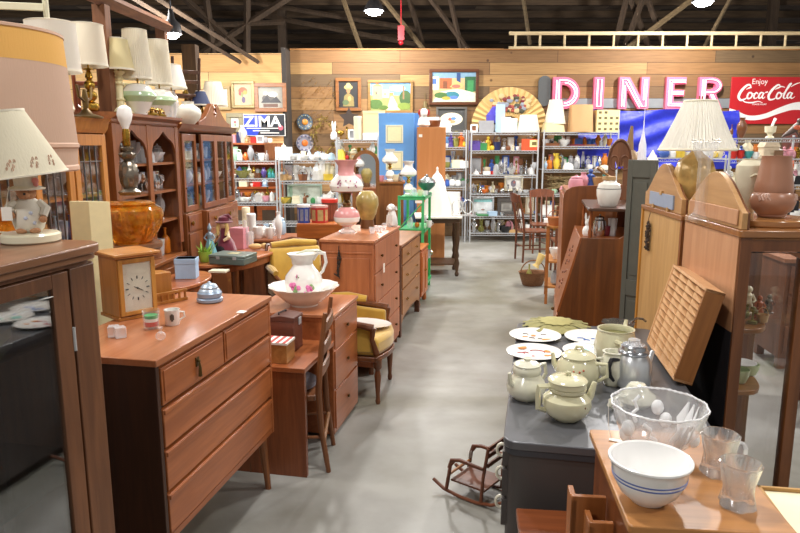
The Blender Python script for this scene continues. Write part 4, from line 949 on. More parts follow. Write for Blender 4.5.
for i, (y0, y1, z0, z1, x) in enumerate([(.40, 1.14, .97, 1.11, .08), (.40, 1.14, .78, .95, .08), (.40, 1.14, .56, .76, .08), (.40, 1.14, .12, .54, .08), (.03, .35, .97, 1.11, .03), (1.18, 1.47, .97, 1.11, .03), (.03, .35, .12, .95, .03), (1.18, 1.47, .12, .95, .03)]):
    d_ = O('drawer' if i < 6 else 'door', G().box(x, x+.012, y0, y1, z0, z1), MAH, bk, bev=.003)
    for y in ((y0+.15, y1-.15) if i < 4 else (y0+.05,)): O('knob', G().lathe([(.008, 0), (.022, .012), (.022, .02), (.001, .026)], n=12), BRASS, d_, loc=(x+.012, y, (z0+z1)/2), rot=(0, PI/2, 0))

def row_items(items, par0, lx, z, where):
    """items: (ly, kind, colour, w, h)"""
    ds = [f"{'clear glass' if it[2]=='clear' else it[2]} {WORDS[it[1]]}" for it in items]
    for i, (ly, kind, col, w, h) in enumerate(items):
        P_ = par0+hx*(lx+.03*((i*3) % 3-1))+hy*ly
        o = O(NM.get(kind, kind), small(G(), kind, w, h, v=1 if col == 'clear' else 0), [cm(col), cm('white')], loc=(P_.x, P_.y, z+.001), rz=i*.7)
        lab = f"{ds[i]} {where}"
        if ds.count(ds[i]) > 1 or lab.lower() in _labels:
            nb = ([ds[i-1]] if i else [])+([ds[i+1]] if i+1 < len(ds) else [])
            lab2 = lab+(', between '+' and '.join(nb) if len(nb) == 2 else ', at the end beside '+nb[0])
            if len(lab2.split()) > 16 or lab2.lower() in _labels: lab2 = lab+', '+ORD[min(i, 13)]+' from the camera end'
            lab = lab2
        tag(o, lab, WORDS[kind].split()[-1]); o['group'] = f'{WORDS[kind]} pieces {where}'
H0 = HA+hy*.02; B0 = HA+hy*1.24; P0 = HA-hy*1.35
row_items([(.11,'jar','clear',.12,.18),(.22,'vase','clear',.1,.2),(.33,'goblet','clear',.08,.15),(.42,'jar','clear',.11,.17),(.52,'glass','clear',.08,.11),(.64,'goblet','clear',.07,.14),(.73,'goblet','silver',.07,.15),(.82,'cup','silver',.08,.1),(.91,'goblet','clear',.07,.15),(1.0,'pitcher','silver',.1,.15),(1.08,'glass','clear',.06,.12)], H0, -.1, 1.36, 'on the lower hutch shelf')
row_items([(.14,'bowl','clear',.2,.09),(.36,'plate','clear',.24,.02),(.42,'bowl','clear',.18,.08),(.66,'goblet','clear',.09,.16),(.76,'dome','clear',.22,.13),(.95,'bowl','clear',.2,.08),(1.07,'jar','clear',.09,.15)], H0, -.1, 1.585, 'on the upper hutch shelf')
row_items([(.6,'jar','clear',.12,.18),(.74,'bowl','clear',.18,.1),(.92,'dome','white',.16,.13),(1.05,'vase','clear',.1,.2)], H0, -.1, 1.12, 'on the third hutch shelf')
row_items([(.5,'bowl','clear',.18,.1),(.66,'pitcher','clear',.12,.18),(.8,'dome','brown',.16,.13),(.94,'glass','clear',.1,.14),(1.07,'bottle','amber',.08,.22)], H0, -.08, .811, 'at the bottom of the open hutch')
row_items([(.12,'cup','white',.09,.09),(.24,'plate','cream',.18,.02),(.48,'figurine','white',.08,.16),(.62,'dome','white',.14,.13),(.74,'cup','white',.08,.08),(.92,'pitcher','clear',.09,.15),(1.04,'glass','clear',.07,.12),(1.3,'goblet','clear',.08,.15)], B0, -.12, 1.59, 'on the upper breakfront shelf')
row_items([(.12,'bowl','white',.14,.09),(.26,'cup','yellow',.08,.08),(.48,'teapot','white',.15,.16),(.64,'bowl','cream',.16,.08),(.78,'dome','white',.18,.1),(.94,'jar','clear',.1,.15),(1.08,'vase','clear',.08,.17),(1.32,'bowl','white',.16,.08)], B0, -.12, 1.37, 'on the middle breakfront shelf')
row_items([(.14,'dome','white',.16,.12),(.3,'cup','cream',.08,.08),(.5,'jar','olive',.11,.15),(.64,'cup','gold',.08,.08),(.76,'glass','olive',.07,.12),(.92,'bowl','clear',.14,.08),(1.06,'goblet','clear',.07,.14),(1.3,'jar','white',.1,.14)], B0, -.12, 1.132, 'on the floor of the glazed breakfront')
row_items([(.9,'jar','clear',.1,.16),(1.0,'goblet','clear',.08,.16),(1.1,'vase','brown',.09,.18),(1.2,'bottle','amber',.07,.2)], P0, -.12, 1.41, 'on the upper pine cabinet shelf')
row_items([(.55,'tin','red',.1,.14),(.68,'bottle','red',.07,.16),(.88,'bottle','pale blue',.06,.17),(.96,'glass','pale blue',.07,.13),(1.05,'bottle','blue',.06,.16),(1.16,'jar','clear',.1,.15)], P0, -.12, 1.12, 'on the lower pine cabinet shelf')
random.seed(44)
def glass_rank(P, y0, y1, z, where, lx, hm):
    it = []; y = y0
    while y < y1:
        it.append((round(y, 2), random.choice(['goblet', 'glass', 'vase', 'jar', 'bowl', 'pitcher']), random.choice(['clear', 'clear', 'white', 'silver']), random.uniform(.07, .13), random.uniform(.5, 1)*hm)); y += random.uniform(.1, .15)
    row_items(it, P, lx, z, where)
glass_rank(H0, .1, 1.1, 1.36, 'at the back of the lower hutch shelf', -.26, .19)
glass_rank(H0, .1, 1.1, 1.585, 'at the back of the upper hutch shelf', -.26, .2)
glass_rank(B0, .1, 1.4, 1.59, 'behind on the upper breakfront shelf', -.28, .2)
glass_rank(B0, .1, 1.4, 1.37, 'behind on the middle breakfront shelf', -.28, .2)
glass_rank(B0, .1, 1.4, 1.132, 'behind on the breakfront floor', -.28, .2)
# bare amber lamp with bulb
q = aty(137, 238, 3.15)
bt = T('pedestal_stand', 'brown pedestal stand under the bare-bulb amber lamp behind the dresser', 'stand', (q.x, 3.62, 0))
O('top_plate', G().lathe([(.14, 1.05), (.15, 1.06), (.15, 1.08), (.001, 1.08)], n=24), WDt, bt)
O('column', G().lathe([(.15, 0), (.15, .02), (.03, .08), (.03, .95), (.08, 1.05)], n=16), WD, bt)
q = aty(137, 238, 3.62)
al = T('amber_lamp', 'shadeless lamp with wide amber glass bowl, silver urn neck and white bulb', 'table lamp', (q.x-.02, 3.62, 1.2)); al.scale.z = .92
bt.location.x = q.x-.02; bt.scale.z = 1.11
O('glass_base', amber_bowl(.165, .245), amber_mat(), al)
O('urn_neck', G().lathe([(.05, .28), (.06, .3), (.03, .32), (.045, .35), (.05, .40), (.045, .45), (.02, .48), (.04, .5), (.045, .515), (.02, .53), (.035, .55), (.012, .56)], n=28, mod=lambda a, j, z: 1+.05*math.cos(10*a)), mat('#8a8174', .25, metal=.8), al)
O('socket', G().lathe([(.014, .56), (.02, .57), (.02, .63), (.016, .66)], n=14), BRASS, al)
O('bulb', G().lathe([(.014, .65), (.018, .67), (.034, .71), (.04, .74), (.034, .775), (.015, .79), (.001, .793)], n=20), mat('#f7f5f2', .3), al)
q = aty(91, 222, 3.1)
tag(O('folded_board', G().box(-.085, .0, -.01, .01, 0, 1.467).add([(0, -.01, 0), (.075, .05, 0), (.075, .05, 1.46), (0, -.01, 1.467), (0, .01, 0), (.065, .06, 0), (.065, .06, 1.46), (0, .01, 1.467)], [(0,1,2,3),(4,7,6,5),(0,4,5,1),(3,2,6,7),(0,3,7,4),(1,5,6,2)]), mat('#efe3b2', .6), loc=(q.x, 3.1, 0), rz=.1), 'tall cream folded board standing on the floor behind the dresser', 'board')

# ================================================================ on top of the cabinets
TOPZ_P, TOPZ_H, TOPZ_B = 1.891, 1.946, 1.906
def on_row(px, off, z): # point on cabinet top: intersect ray column px with row line at offset off
    best = None
    for k in range(-150, 320):
        P_ = HA+hx*off+hy*(k*.01)
        dpt = P_.y*cT-(z-H)*sT; x = 400+F*P_.x/dpt
        if best is None or abs(x-px) < best[0]: best = (abs(x-px), P_)
    return Vector((best[1].x, best[1].y, z))
def lamp(px, off, z, lab, base, shd_, rz=0):
    """base: (profile, material list); shd_: (r_bottom, r_top, height, lift, material, kind)"""
    P_ = on_row(px, off, z); t = T('table_lamp', lab, 'table lamp', P_, rz)
    O('lamp_base', G().lathe(base[0], n=28, mod=base[2] if len(base) > 2 else None), base[1], t)
    rb, rt, hh, lift, m, kd = shd_
    top = max(b for a, b in base[0])
    O('neck', G().cyl(0, 0, top-.005, lift+hh*.85, .007, 8), BRASS, t)
    mod = (lambda a, j, zz: 1+.018*math.cos(44*a)) if kd == 'pleat' else None
    prof = [(rb, lift), (rb*.5+rt*.5, lift+hh*.5) if kd != 'bell' else ((rb*.38+rt*.62), lift+hh*.42), (rt, lift+hh), (rt-.003, lift+hh), (rb-.003, lift)]
    s_ = O('lampshade', G().lathe(prof, n=132 if kd == 'pleat' else 48, mod=mod, cap=False), m, t)
    O('shade_rim', G().lathe([(rb+.001, lift-.003), (rb+.003, lift+.004), (rb+.001, lift+.012), (rb-.003, lift+.012), (rb-.003, lift-.003), (rb+.001, lift-.003)], n=48, cap=False).lathe([(rt+.001, lift+hh-.008), (rt+.003, lift+hh), (rt-.003, lift+hh+.002), (rt-.003, lift+hh-.008), (rt+.001, lift+hh-.008)], n=48, cap=False), mat('#e8e0cc', .7), s_)
    return t
BALLS = [(.075, 0), (.08, .015), (.04, .035), (.025, .05), (.05, .07), (.055, .09), (.05, .11), (.02, .125), (.04, .145), (.045, .165), (.04, .185), (.018, .2), (.033, .215), (.037, .235), (.03, .255), (.015, .27), (.026, .285), (.02, .31), (.012, .33), (.04, .335), (.03, .345)]
WS = shade('#f2ead9', .35); CS = shade('#efe3b4', .3); PS = shade('#f6f1e2', .4)
lamp(92, -.16, TOPZ_P, 'brass ball-stack table lamp with white drum shade on the pine cabinet', (BALLS, BRASS), (.128, .112, .27, .36, WS, 'drum'))
lamp(58, -.12, TOPZ_P, 'table lamp with wide oatmeal drum shade partly behind the large beige drum shade', ([(.07, 0), (.1, .05), (.06, .2), (.02, .28)], CREAM), (.155, .14, .29, .27, shade('#e8e2d6', .3), 'drum'))
lamp(121, -.1, TOPZ_H, 'cream turned-post lamp with pale yellow cone shade on the hutch', ([(.09, 0), (.095, .01), (.07, .03), (.03, .05), (.028, .09), (.04, .1), (.026, .12), (.026, .2), (.04, .215), (.02, .23), (.035, .25), (.02, .27), (.05, .30), (.02, .305)], mat('#e6dcae', .4)), (.115, .075, .22, .31, CS, 'cone'))
MG_ = mat('#dfe9d4', .12, coat=.8)
for px, off, lb in ((140, -.02, 'mint-banded white glass lamp with pleated drum shade next to the yellow cone shade'), (161, -.06, 'mint-banded white glass lamp with pleated drum shade next to the plain white bell shade')):
    t = lamp(px, off, TOPZ_H, lb, ([(.055, 0), (.06, .02), (.08, .05), (.1, .10), (.128, .135), (.115, .17), (.08, .215), (.03, .23)], PORC), (.105, .085, .35, .26, PS, 'pleat'))
    g = G().lathe([(.096, .092), (.130, .133), (.130, .139), (.119, .165), (.115, .163)], n=32, cap=False)
    O('mint_band', g, mat('#bcd6b0', .15, coat=.6), t)
lamp(173, -.14, TOPZ_H, 'lamp with plain white bell shade and pressed glass base', ([(.05, 0), (.055, .02), (.04, .05), (.065, .12), (.05, .2), (.02, .25)], crystal(.3, .6)), (.135, .09, .2, .27, shade('#fbfaf6', .5), 'cone'))
lamp(202, -.12, TOPZ_B, 'small lamp with navy blue cone shade on the breakfront', ([(.07, 0), (.06, .02), (.02, .05), (.03, .12), (.015, .2)], BRASS), (.10, .045, .14, .2, mat('#2a3254', .7), 'cone'))
lamp(215, -.22, TOPZ_B, 'brass-stemmed lamp with big white pleated cone shade behind the navy one', ([(.09, 0), (.08, .02), (.02, .06), (.03, .1), (.015, .2)], BRASS), (.145, .085, .25, .24, PS, 'pleat'))
P_ = on_row(189, -.02, TOPZ_B)
tag(O('bowl_vase', G().lathe([(.05, 0), (.07, .02), (.105, .06), (.115, .10), (.1, .14), (.065, .165), (.05, .175), (.055, .20), (.045, .20), (.04, .17)], n=36), mat('#ece9dc', .2, coat=.5), loc=P_), 'round white pottery vase with short neck at the breakfront edge', 'vase')
P_ = on_row(172, .02, TOPZ_H)
tag(O('glass_vase', G().lathe([(.03, 0), (.035, .02), (.05, .09), (.045, .13), (.025, .17), (.03, .18), (.02, .18)], n=24), crystal(.3, .6), loc=P_), 'small frosted glass vase beside the round white pottery vase', 'vase')
for px, off, lb in ((152, .03, 'gilt metal ornament with curled wings on the hutch cornice'), (160, .01, 'second gilt metal ornament on the hutch cornice, beside the frosted vase')):
    P_ = on_row(px, off, TOPZ_H); g = G().lathe([(.05, 0), (.05, .012), (.01, .03), (.02, .05), (.001, .065)], n=12)
    for s_ in (-1, 1): g.tube([(0, 0, .03), (0, s_*.05, .055), (0, s_*.09, .04), (0, s_*.11, .015)], [.01, .012, .009, .004], 6)
    tag(O('gilt_ornament', g, BRASS, loc=P_), lb, 'ornament')
P_ = on_row(90, .0, TOPZ_P)
tag(O('brass_candelabrum', G().lathe([(.1, 0), (.1, .01), (.04, .03), (.015, .06), (.02, .12), (.01, .18)], n=16).tube([(0, -.1, .2), (0, -.08, .13), (0, 0, .1), (0, .08, .13), (0, .1, .2)], .009, 6), OLDB, loc=P_+hx*-.02), 'low tarnished brass candelabrum on the pine cabinet', 'candelabrum')
P_ = on_row(116, .03, TOPZ_H)
# chairs stored upside on top
def slat_chair(name, label, loc, rz, m, s=1., n=3, flip=False, arms=False):
    c = T(name, label, 'chair', loc, rz)
    h = .45*s
    O('seat', G().box(-.2*s, .2*s, -.2*s, .2*s, h-.03, h), m, c, bev=.006)
    for sy in (-1, 1):
        O('back_post', G().tube([(-.19*s, sy*.18*s, 0), (-.19*s, sy*.18*s, h), (-.25*s, sy*.19*s, h*2.1)], .016*s+.004, 8), m, c)
        O('leg', G().tube([(.18*s, sy*.18*s, h-.02), (.19*s, sy*.19*s, 0)], .017*s+.003, 8), m, c)
        O('stretcher', G().tube([(-.19*s, sy*.18*s, h*.4), (.19*s, sy*.18*s, h*.4)], .009, 6), m, c)
    for i in range(n):
        z = h*1.3+i*h*.3; O('back_slat', G().box(-.2*s-.06*s*(z-h)/h-.01, -.2*s-.06*s*(z-h)/h+.006, -.175*s, .175*s, z, z+.05*s), m, c, bev=.003)
    O('front_stretcher', G().tube([(.19*s, -.18*s, h*.3), (.19*s, .18*s, h*.3)], .009, 6), m, c)
    return c
P_ = on_row(100, -.28, TOPZ_P)
slat_chair('slat_chair', 'red-brown ladder chair standing on the pine cabinet behind the brass lamp', on_row(96, -.3, TOPZ_P), 1.9, wood('#a3583a', '#6f3823', 'z'), .62, 3)
slat_chair('slat_chair', 'small cream painted chair stored on the pine cabinet beyond the drum shades', on_row(36, -.32, TOPZ_P), 1.8, mat('#d9d2b4', .5), .85, 2)
slat_chair('slat_chair', 'cream painted chair stored on the hutch behind the yellow cone shade', on_row(129, -.33, TOPZ_H), 2.0, mat('#ddd2a0', .5), .6, 2)
slat_chair('slat_chair', 'dark wooden ladder chair standing beyond the white bell shade', on_row(184, -.3, TOPZ_B), 2.2, wood('#5f4030', '#38241a', 'z'), .68, 2)
P_ = on_row(186, -.05, TOPZ_H)
tag(O('candlestick', small(G(), 'candlestick', .1, .36), BRASS, loc=on_row(187, -.3, TOPZ_B)), 'tall tarnished brass candlestick behind the round white vase', 'candlestick')
# ================================================================ right side: grey desk with teapots
GT = mat('#66676b', .33, metal=.35, var=.10, scale=9)
GB = mat('#55504e', .45, metal=.3, var=.08, scale=8)
A1 = atz(503, 441, .75); TZ = .75
gd = T('steel_desk', 'grey steel desk topped with teapots and plates, white ring pulls on its side', 'desk', (A1.x, A1.y, 0), YAW)
Wd, Lg = .71, 1.56
n = 6
poly = []
for cx_, cy_, a0 in ((.05, .05, PI), (Wd-.05, .05, 1.5*PI), (Wd-.05, Lg-.05, 0), (.05, Lg-.05, .5*PI)):
    for k in range(n+1): a = a0+PI/2*k/n; poly.append((cx_+.05*math.cos(a), cy_+.05*math.sin(a)))
O('desktop', G().prism(poly, TZ-.03, TZ), GT, gd, bev=.004)
O('edge_band', G().prism([(x*.992+.003, y*.996+.003) for x, y in poly], TZ-.05, TZ-.03), mat('#3c3d42', .5), gd)
O('desk_body', G().prism([(.012+x*.97, .012+y*.984) for x, y in poly], .06, TZ-.05), GB, gd)
O('plinth', G().box(.05, Wd-.05, .05, Lg-.05, 0, .06), BLACK, gd)
for i in range(3):
    z0, z1 = ((.64, .695), (.53, .63), (.42, .52))[i]
    d_ = O('drawer', G().box(-.002, .02, .04, .52, z0, z1), GB, gd, bev=.003)
    zc_ = (z0+z1)/2
    O('ring_pull', G().tube([(-.008+.016*math.cos(t), .11+.0, zc_+.022*math.sin(t)) for t in [2*PI*k/14 for k in range(15)]], .0055, 6), mat('#e9e3cf', .3), d_)
def dk_(px, py, z=TZ): v_ = atz(px, py, z); v_.z = z+.001; return v_
# plates: centre px, py, rx_px
def dplate(px, py, wpx, label, marks, tilt=0):
    q = dk_(px, py+2); r = wpx/2/ppm(q.y, TZ)
    t = G().lathe([(r*.55, 0), (r*.6, .004), (r*.98, .016), (r, .019), (r*.97, .02), (r*.6, .008), (.001, .007)], n=48)
    for mi, (kind, x, y, s) in marks:
        t.mi = mi
        zz = .0088+max(0, math.hypot(x, y)-.6)*r*0+ (max(0, (math.hypot(x, y)-.6)/.37)*.0118)
        if kind == 'dot': t.lathe([(s*r, .0006), (.001, .0012)], (x*r, y*r, zz), 14, cap=False)
        if kind == 'arc': t.tube([(x*r+s*r*math.cos(a), y*r+s*r*math.sin(a)*.8, zz+.001) for a in [k*.35-.2 for k in range(8)]], .002, 4)
        if kind == 'rect': t.box(x*r-s*r, x*r+s*r, y*r-s*r*.35, y*r+s*r*.35, zz, zz+.0014)
    return tag(O('plate', t, [WHITE, mat('#d9862f', .4), mat('#b8273a', .4), mat('#3b77c9', .4), mat('#6cc2b4', .4), mat('#6b5f58', .4)], loc=q), label, 'plate')
dplate(535, 336, 51, 'white plate with brown writing and small orange marks at the desk edge', [(5, ('arc', -.35, .25, .12)), (5, ('arc', -.2, -.3, .12)), (5, ('arc', .35, .15, .12)), (1, ('dot', -.05, .1, .1)), (1, ('rect', .4, -.5, .22)), (5, ('arc', .1, -.4, .1)), (1, ('rect', -.4, -.05, .1))])
dplate(534, 353, 55, 'white plate with red lettering and large orange dots, nearest the squat teapot', [(1, ('dot', -.35, .62, .2)), (1, ('dot', .55, .2, .15)), (2, ('arc', -.5, -.05, .15)), (2, ('arc', -.32, .0, .11)), (2, ('arc', .1, .1, .3)), (1, ('rect', .5, -.3, .18)), (2, ('dot', -.1, -.35, .05))])
dplate(592, 338, 54, 'white plate with blue painted marks towards the silver dish', [(3, ('arc', -.45, -.1, .16)), (3, ('arc', -.3, -.3, .12)), (3, ('arc', .0, -.15, .09)), (3, ('arc', .2, -.05, .12)), (3, ('rect', .45, -.1, .1))])
dplate(590, 352, 54, 'white plate with a turquoise dot behind the rose teapot', [(4, ('dot', -.2, .2, .22)), (3, ('arc', .3, .5, .1)), (4, ('rect', .2, -.2, .1))])
# straw fan-like mat
q = dk_(556, 327)
g = G()
for k in range(40):
    a = 2*PI*k/40; r0 = .17*(1+.08*math.sin(k*2.3)); g.tube([(0, 0, .035), (.5*r0*math.cos(a), .5*r0*math.sin(a), .028), (r0*math.cos(a), r0*math.sin(a), .004+.006*math.sin(k*1.7)**2)], [.01, .012, .016], 4, flat=.25)
sm = T('straw_mat', 'dried pale green woven straw mat at the far edge of the grey desk', 'mat', q)
O('fronds', g, mat('#8d8752', .8, var=.35, scale=40), sm)
g = G().lathe([(.09, .034), (.05, .045), (.001, .052)], n=26, mod=lambda a, j, z: 1+.1*math.cos(13*a))
O('crown', g, mat('#a39b60', .8, var=.2), sm)
# silver dish
q = dk_(618, 328)
sd = T('silver_dish', 'small fluted silver dish with handle at the far end of the desk', 'dish', q)
O('dish_bowl', G().lathe([(.03, 0), (.035, .004), (.055, .02), (.085, .03), (.088, .032), (.05, .02), (.001, .012)], n=40, mod=lambda a, j, z: 1+.06*math.cos(8*a)), mat('#a9a4a0', .2, metal=.9), sd)
O('handle', G().tube([(.07, 0, .03), (.1, .01, .05), (.13, .0, .05), (.15, 0, .035)], .006, 6), mat('#a9a4a0', .2, metal=.9), sd)
# ---- teapots
IV = mat('#d6d2b0', .16, var=.05, scale=8, coat=.6); IV2 = mat('#dcdac6', .16, var=.05, coat=.6)
def tubeloop(g, pts, r): g.tube(pts, r, 10)
def teapot(px, py, wpx, label, style, rz=0, m=IV):
    q = dk_(px, py); s = wpx/ppm(q.y, TZ)      # body width in metres
    R_ = s/2; q.y += R_*.55; q.x = (px-400)/F*(q.y*cT-(TZ-H)*sT)
    t = T('teapot', label, 'teapot', q, rz)
    if style == 'squat':        # pear-shaped with collar and stub lid
        O('body', G().lathe([(.62*R_, 0), (.68*R_, .02*R_), (.95*R_, .35*R_), (1.0*R_, .62*R_), (.9*R_, .95*R_), (.70*R_, 1.2*R_), (.66*R_, 1.3*R_), (.72*R_, 1.42*R_), (.70*R_, 1.62*R_), (.64*R_, 1.72*R_)], n=40), m, t)
        O('lid', G().lathe([(.66*R_, 1.72*R_), (.68*R_, 1.78*R_), (.5*R_, 1.9*R_), (.2*R_, 1.97*R_), (.16*R_, 1.98*R_), (.2*R_, 2.1*R_), (.001, 2.14*R_)], n=32), m, t)
        O('handle', G().tube([(.6*R_, 0, 1.6*R_), (1.15*R_, 0, 1.62*R_), (1.25*R_, 0, 1.1*R_), (.95*R_, 0, .7*R_)], .1*R_, 10), m, t)
        O('spout', G().tube([(-.7*R_, 0, .7*R_), (-1.05*R_, 0, 1.0*R_), (-1.1*R_, 0, 1.5*R_)], [.2*R_, .14*R_, .09*R_], 10), m, t)
    if style == 'rose':
        O('body', G().lathe([(.55*R_, 0), (.6*R_, .03*R_), (.9*R_, .4*R_), (1.0*R_, .8*R_), (.92*R_, 1.2*R_), (.72*R_, 1.45*R_), (.74*R_, 1.5*R_)], n=40), m, t)
        O('lid', G().lathe([(.76*R_, 1.5*R_), (.78*R_, 1.55*R_), (.6*R_, 1.68*R_), (.3*R_, 1.76*R_), (.001, 1.8*R_)], n=32).tube([(-.18*R_, 0, 1.74*R_), (-.1*R_, 0, 1.95*R_), (.12*R_, 0, 1.95*R_), (.22*R_, 0, 1.78*R_)], .08*R_, 8), m, t)
        O('handle', G().tube([(.75*R_, 0, 1.3*R_), (1.3*R_, 0, 1.35*R_), (1.35*R_, 0, .8*R_), (.95*R_, 0, .5*R_)], .09*R_, 10), m, t)
        O('spout', G().tube([(-.8*R_, 0, .55*R_), (-1.15*R_, 0, .95*R_), (-1.25*R_, 0, 1.45*R_)], [.2*R_, .13*R_, .08*R_], 10), m, t)
        g = G(); random.seed(11)
        for k in range(12):
            a = -PI/2+.35+random.uniform(-.25, .25); z = R_*random.uniform(.65, 1.15); g.mi = k % 2
            rr = R_*.965; g.ball((rr*math.cos(a), rr*math.sin(a), z), .055*R_, n=6, k=4)
        O('rose_decal', g, [mat('#b35f45', .4), mat('#8f8f5a', .4)], t)
    if style == 'deco':
        O('body', G().lathe([(.5*R_, 0), (.55*R_, .02*R_), (.85*R_, .3*R_), (1.0*R_, .65*R_), (.95*R_, .9*R_), (.68*R_, 1.12*R_), (.62*R_, 1.2*R_), (.74*R_, 1.22*R_), (.76*R_, 1.34*R_), (.70*R_, 1.38*R_), (.76*R_, 1.40*R_), (.76*R_, 1.6*R_)], n=44), m, t)
        O('lid', G().lathe([(.78*R_, 1.6*R_), (.8*R_, 1.64*R_), (.7*R_, 1.74*R_), (.3*R_, 1.82*R_), (.001, 1.83*R_)], n=36).box(-.12*R_, .12*R_, -.05*R_, .05*R_, 1.8*R_, 1.98*R_).box(-.03*R_, .03*R_, -.10*R_, .10*R_, 1.8*R_, 2.0*R_), m, t, bev=.001)
        O('handle', G().tube([(-.7*R_, 0, 1.42*R_), (-1.2*R_, 0, 1.42*R_), (-1.22*R_, 0, 1.0*R_), (-1.2*R_, 0, .5*R_), (-.85*R_, 0, .38*R_)], .12*R_, 4), m, t)
        O('spout', G().tube([(.7*R_, 0, .6*R_), (1.0*R_, 0, .95*R_), (1.15*R_, 0, 1.5*R_)], [.26*R_, .16*R_, .1*R_], 10), m, t)
        O('staining', G().ball((.42*R_, -.86*R_, .75*R_), .05*R_, n=6, k=4).ball((.52*R_, -.81*R_, .7*R_), .035*R_, n=6, k=4).ball((.47*R_, -.84*R_, .66*R_), .025*R_, n=6, k=4), mat('#7a5a3c', .5), t)
    if style == 'open':
        O('body', G().lathe([(.6*R_, 0), (.66*R_, .03*R_), (.95*R_, .5*R_), (1.0*R_, .9*R_), (.9*R_, 1.4*R_), (.84*R_, 1.7*R_), (.88*R_, 1.78*R_), (.8*R_, 1.78*R_), (.76*R_, 1.68*R_), (.85*R_, 1.3*R_), (.9*R_, .8*R_), (.001, .75*R_)], n=40), m, t)
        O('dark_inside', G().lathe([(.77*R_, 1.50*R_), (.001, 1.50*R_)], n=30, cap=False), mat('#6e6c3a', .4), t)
        O('handle', G().tube([(-.3*R_, -.82*R_, 1.35*R_), (-.25*R_, -1.35*R_, 1.4*R_), (-.3*R_, -1.45*R_, .9*R_), (-.35*R_, -1.0*R_, .35*R_)], .13*R_, 8), m, t)
        O('spout', G().tube([(.5*R_, .5*R_, 1.2*R_), (.8*R_, .8*R_, 1.6*R_), (.9*R_, .9*R_, 1.95*R_)], [.2*R_, .12*R_, .08*R_], 10), m, t)
    if style == 'square':
        O('body', G().lathe([(.6*R_, 0), (.66*R_, .03*R_), (1.0*R_, .6*R_), (.95*R_, 1.1*R_), (.6*R_, 1.5*R_), (.45*R_, 1.9*R_)], n=36), m, t)
        O('lid', G().lathe([(.46*R_, 1.9*R_), (.4*R_, 2.0*R_), (.12*R_, 2.1*R_), (.001, 2.2*R_)], n=24), m, t)
        hp = [(-.8*R_, -.3*R_, 1.15*R_), (-1.2*R_, -.5*R_, 1.25*R_), (-1.65*R_, -.6*R_, 1.05*R_), (-1.75*R_, -.6*R_, .5*R_), (-1.5*R_, -.5*R_, .12*R_), (-.9*R_, -.3*R_, .3*R_)]
        O('handle', G().tube(hp, .12*R_, 6), m, t)
    return t
teapot(526, 402, 40, 'plain squat ivory teapot at the aisle edge of the grey desk', 'squat', .5, IV2)
teapot(577, 392, 44, 'ivory teapot with an orange rose decal behind the square-handled pot', 'rose', -.6)
teapot(566, 424, 50, 'ivory square-handled teapot with ridged lid, frontmost on the grey desk', 'deco', .12, IV)
teapot(614, 368, 42, 'lidless ivory teapot with dark stained inside', 'open', .1, IV)
teapot(636, 410, 38, 'cream angular-handled teapot half hidden behind the crystal bowl', 'square', .1, IV2).scale.z = .62
q = dk_(612, 384); tp_ = T('tall_pot', 'plain ivory pot standing close behind the percolator', 'pot', q)
O('body', G().lathe([(.035, 0), (.04, .01), (.055, .05), (.05, .09), (.04, .13), (.045, .14), (.035, .14), (.035, .12)], n=32), IV2, tp_)
O('handle', G().tube([(-.045, 0, .11), (-.075, 0, .11), (-.08, 0, .06), (-.05, 0, .04)], .007, 8), IV2, tp_)
# aluminium percolator
q = dk_(634, 388); q.y += .03
pk = T('percolator', 'polished aluminium percolator with glass knob and black handle', 'coffee pot', (q.x, q.y, TZ+.001))
AL = mat('#dadde0', .3, metal=.7, var=.03)
O('pot_body', G().lathe([(.06, 0), (.072, .006), (.075, .02), (.072, .1), (.062, .125), (.056, .135)], n=40), AL, pk)
O('lid', G().lathe([(.058, .135), (.062, .14), (.06, .148), (.052, .155), (.05, .17), (.045, .175)], n=36), mat('#b4b8bf', .2, metal=.8), pk)
O('glass_knob', G().lathe([(.024, .172), (.026, .18), (.024, .195), (.012, .2), (.001, .2)], n=18), crystal(.2, .7), pk)
O('handle', G().tube([(-.066, -.02, .115), (-.1, -.035, .12), (-.112, -.04, .09), (-.105, -.04, .055), (-.085, -.03, .03)], [.008, .009, .01, .009, .006], 10), BLACK, pk)
O('spout', G().tube([(.06, .03, .07), (.085, .045, .1), (.1, .055, .13)], [.018, .012, .008], 10), AL, pk)

# ================================================================ near wooden cabinet with bowls and tumblers
Fw = wood('#c3915f', '#a3724a', 'x', .9, rough=.38, coat=.08)
Fs = wood('#8a5434', '#5f3520', 'z', .9, rough=.4)
C1 = atz(589, 429, .9); C2 = atz(629, 526, .9)
dv = (C1-C2); yw = -math.atan2(dv.x, dv.y)
wc = T('wooden_cabinet', 'small brown wooden cabinet carrying the crystal and striped bowls', 'cabinet', (C2.x, C2.y, 0), yw)
Lw = dv.length; Ww = .355
def rrect(x0, x1, y0, y1, r, n=4):
    P_ = []
    for cx_, cy_, a0 in ((x0+r, y0+r, PI), (x1-r, y0+r, 1.5*PI), (x1-r, y1-r, 0), (x0+r, y1-r, .5*PI)):
        for k in range(n+1): a = a0+PI/2*k/n; P_.append((cx_+r*math.cos(a), cy_+r*math.sin(a)))
    return P_
O('cabinet_top', G().prism(rrect(0, Ww, 0, Lw, .012), .88, .9), Fw, wc, bev=.003)
O('side_panel', G().box(.02, .035, .02, Lw-.01, 0, .88), Fs, wc); O('side_panel', G().box(Ww-.03, Ww-.015, .02, Lw-.01, 0, .88), Fs, wc)
O('back_panel', G().box(.035, Ww-.03, Lw-.03, Lw-.015, 0, .88), Fs, wc)
O('shelf', G().box(.035, Ww-.03, .02, Lw-.03, .45, .465), Fs, wc)
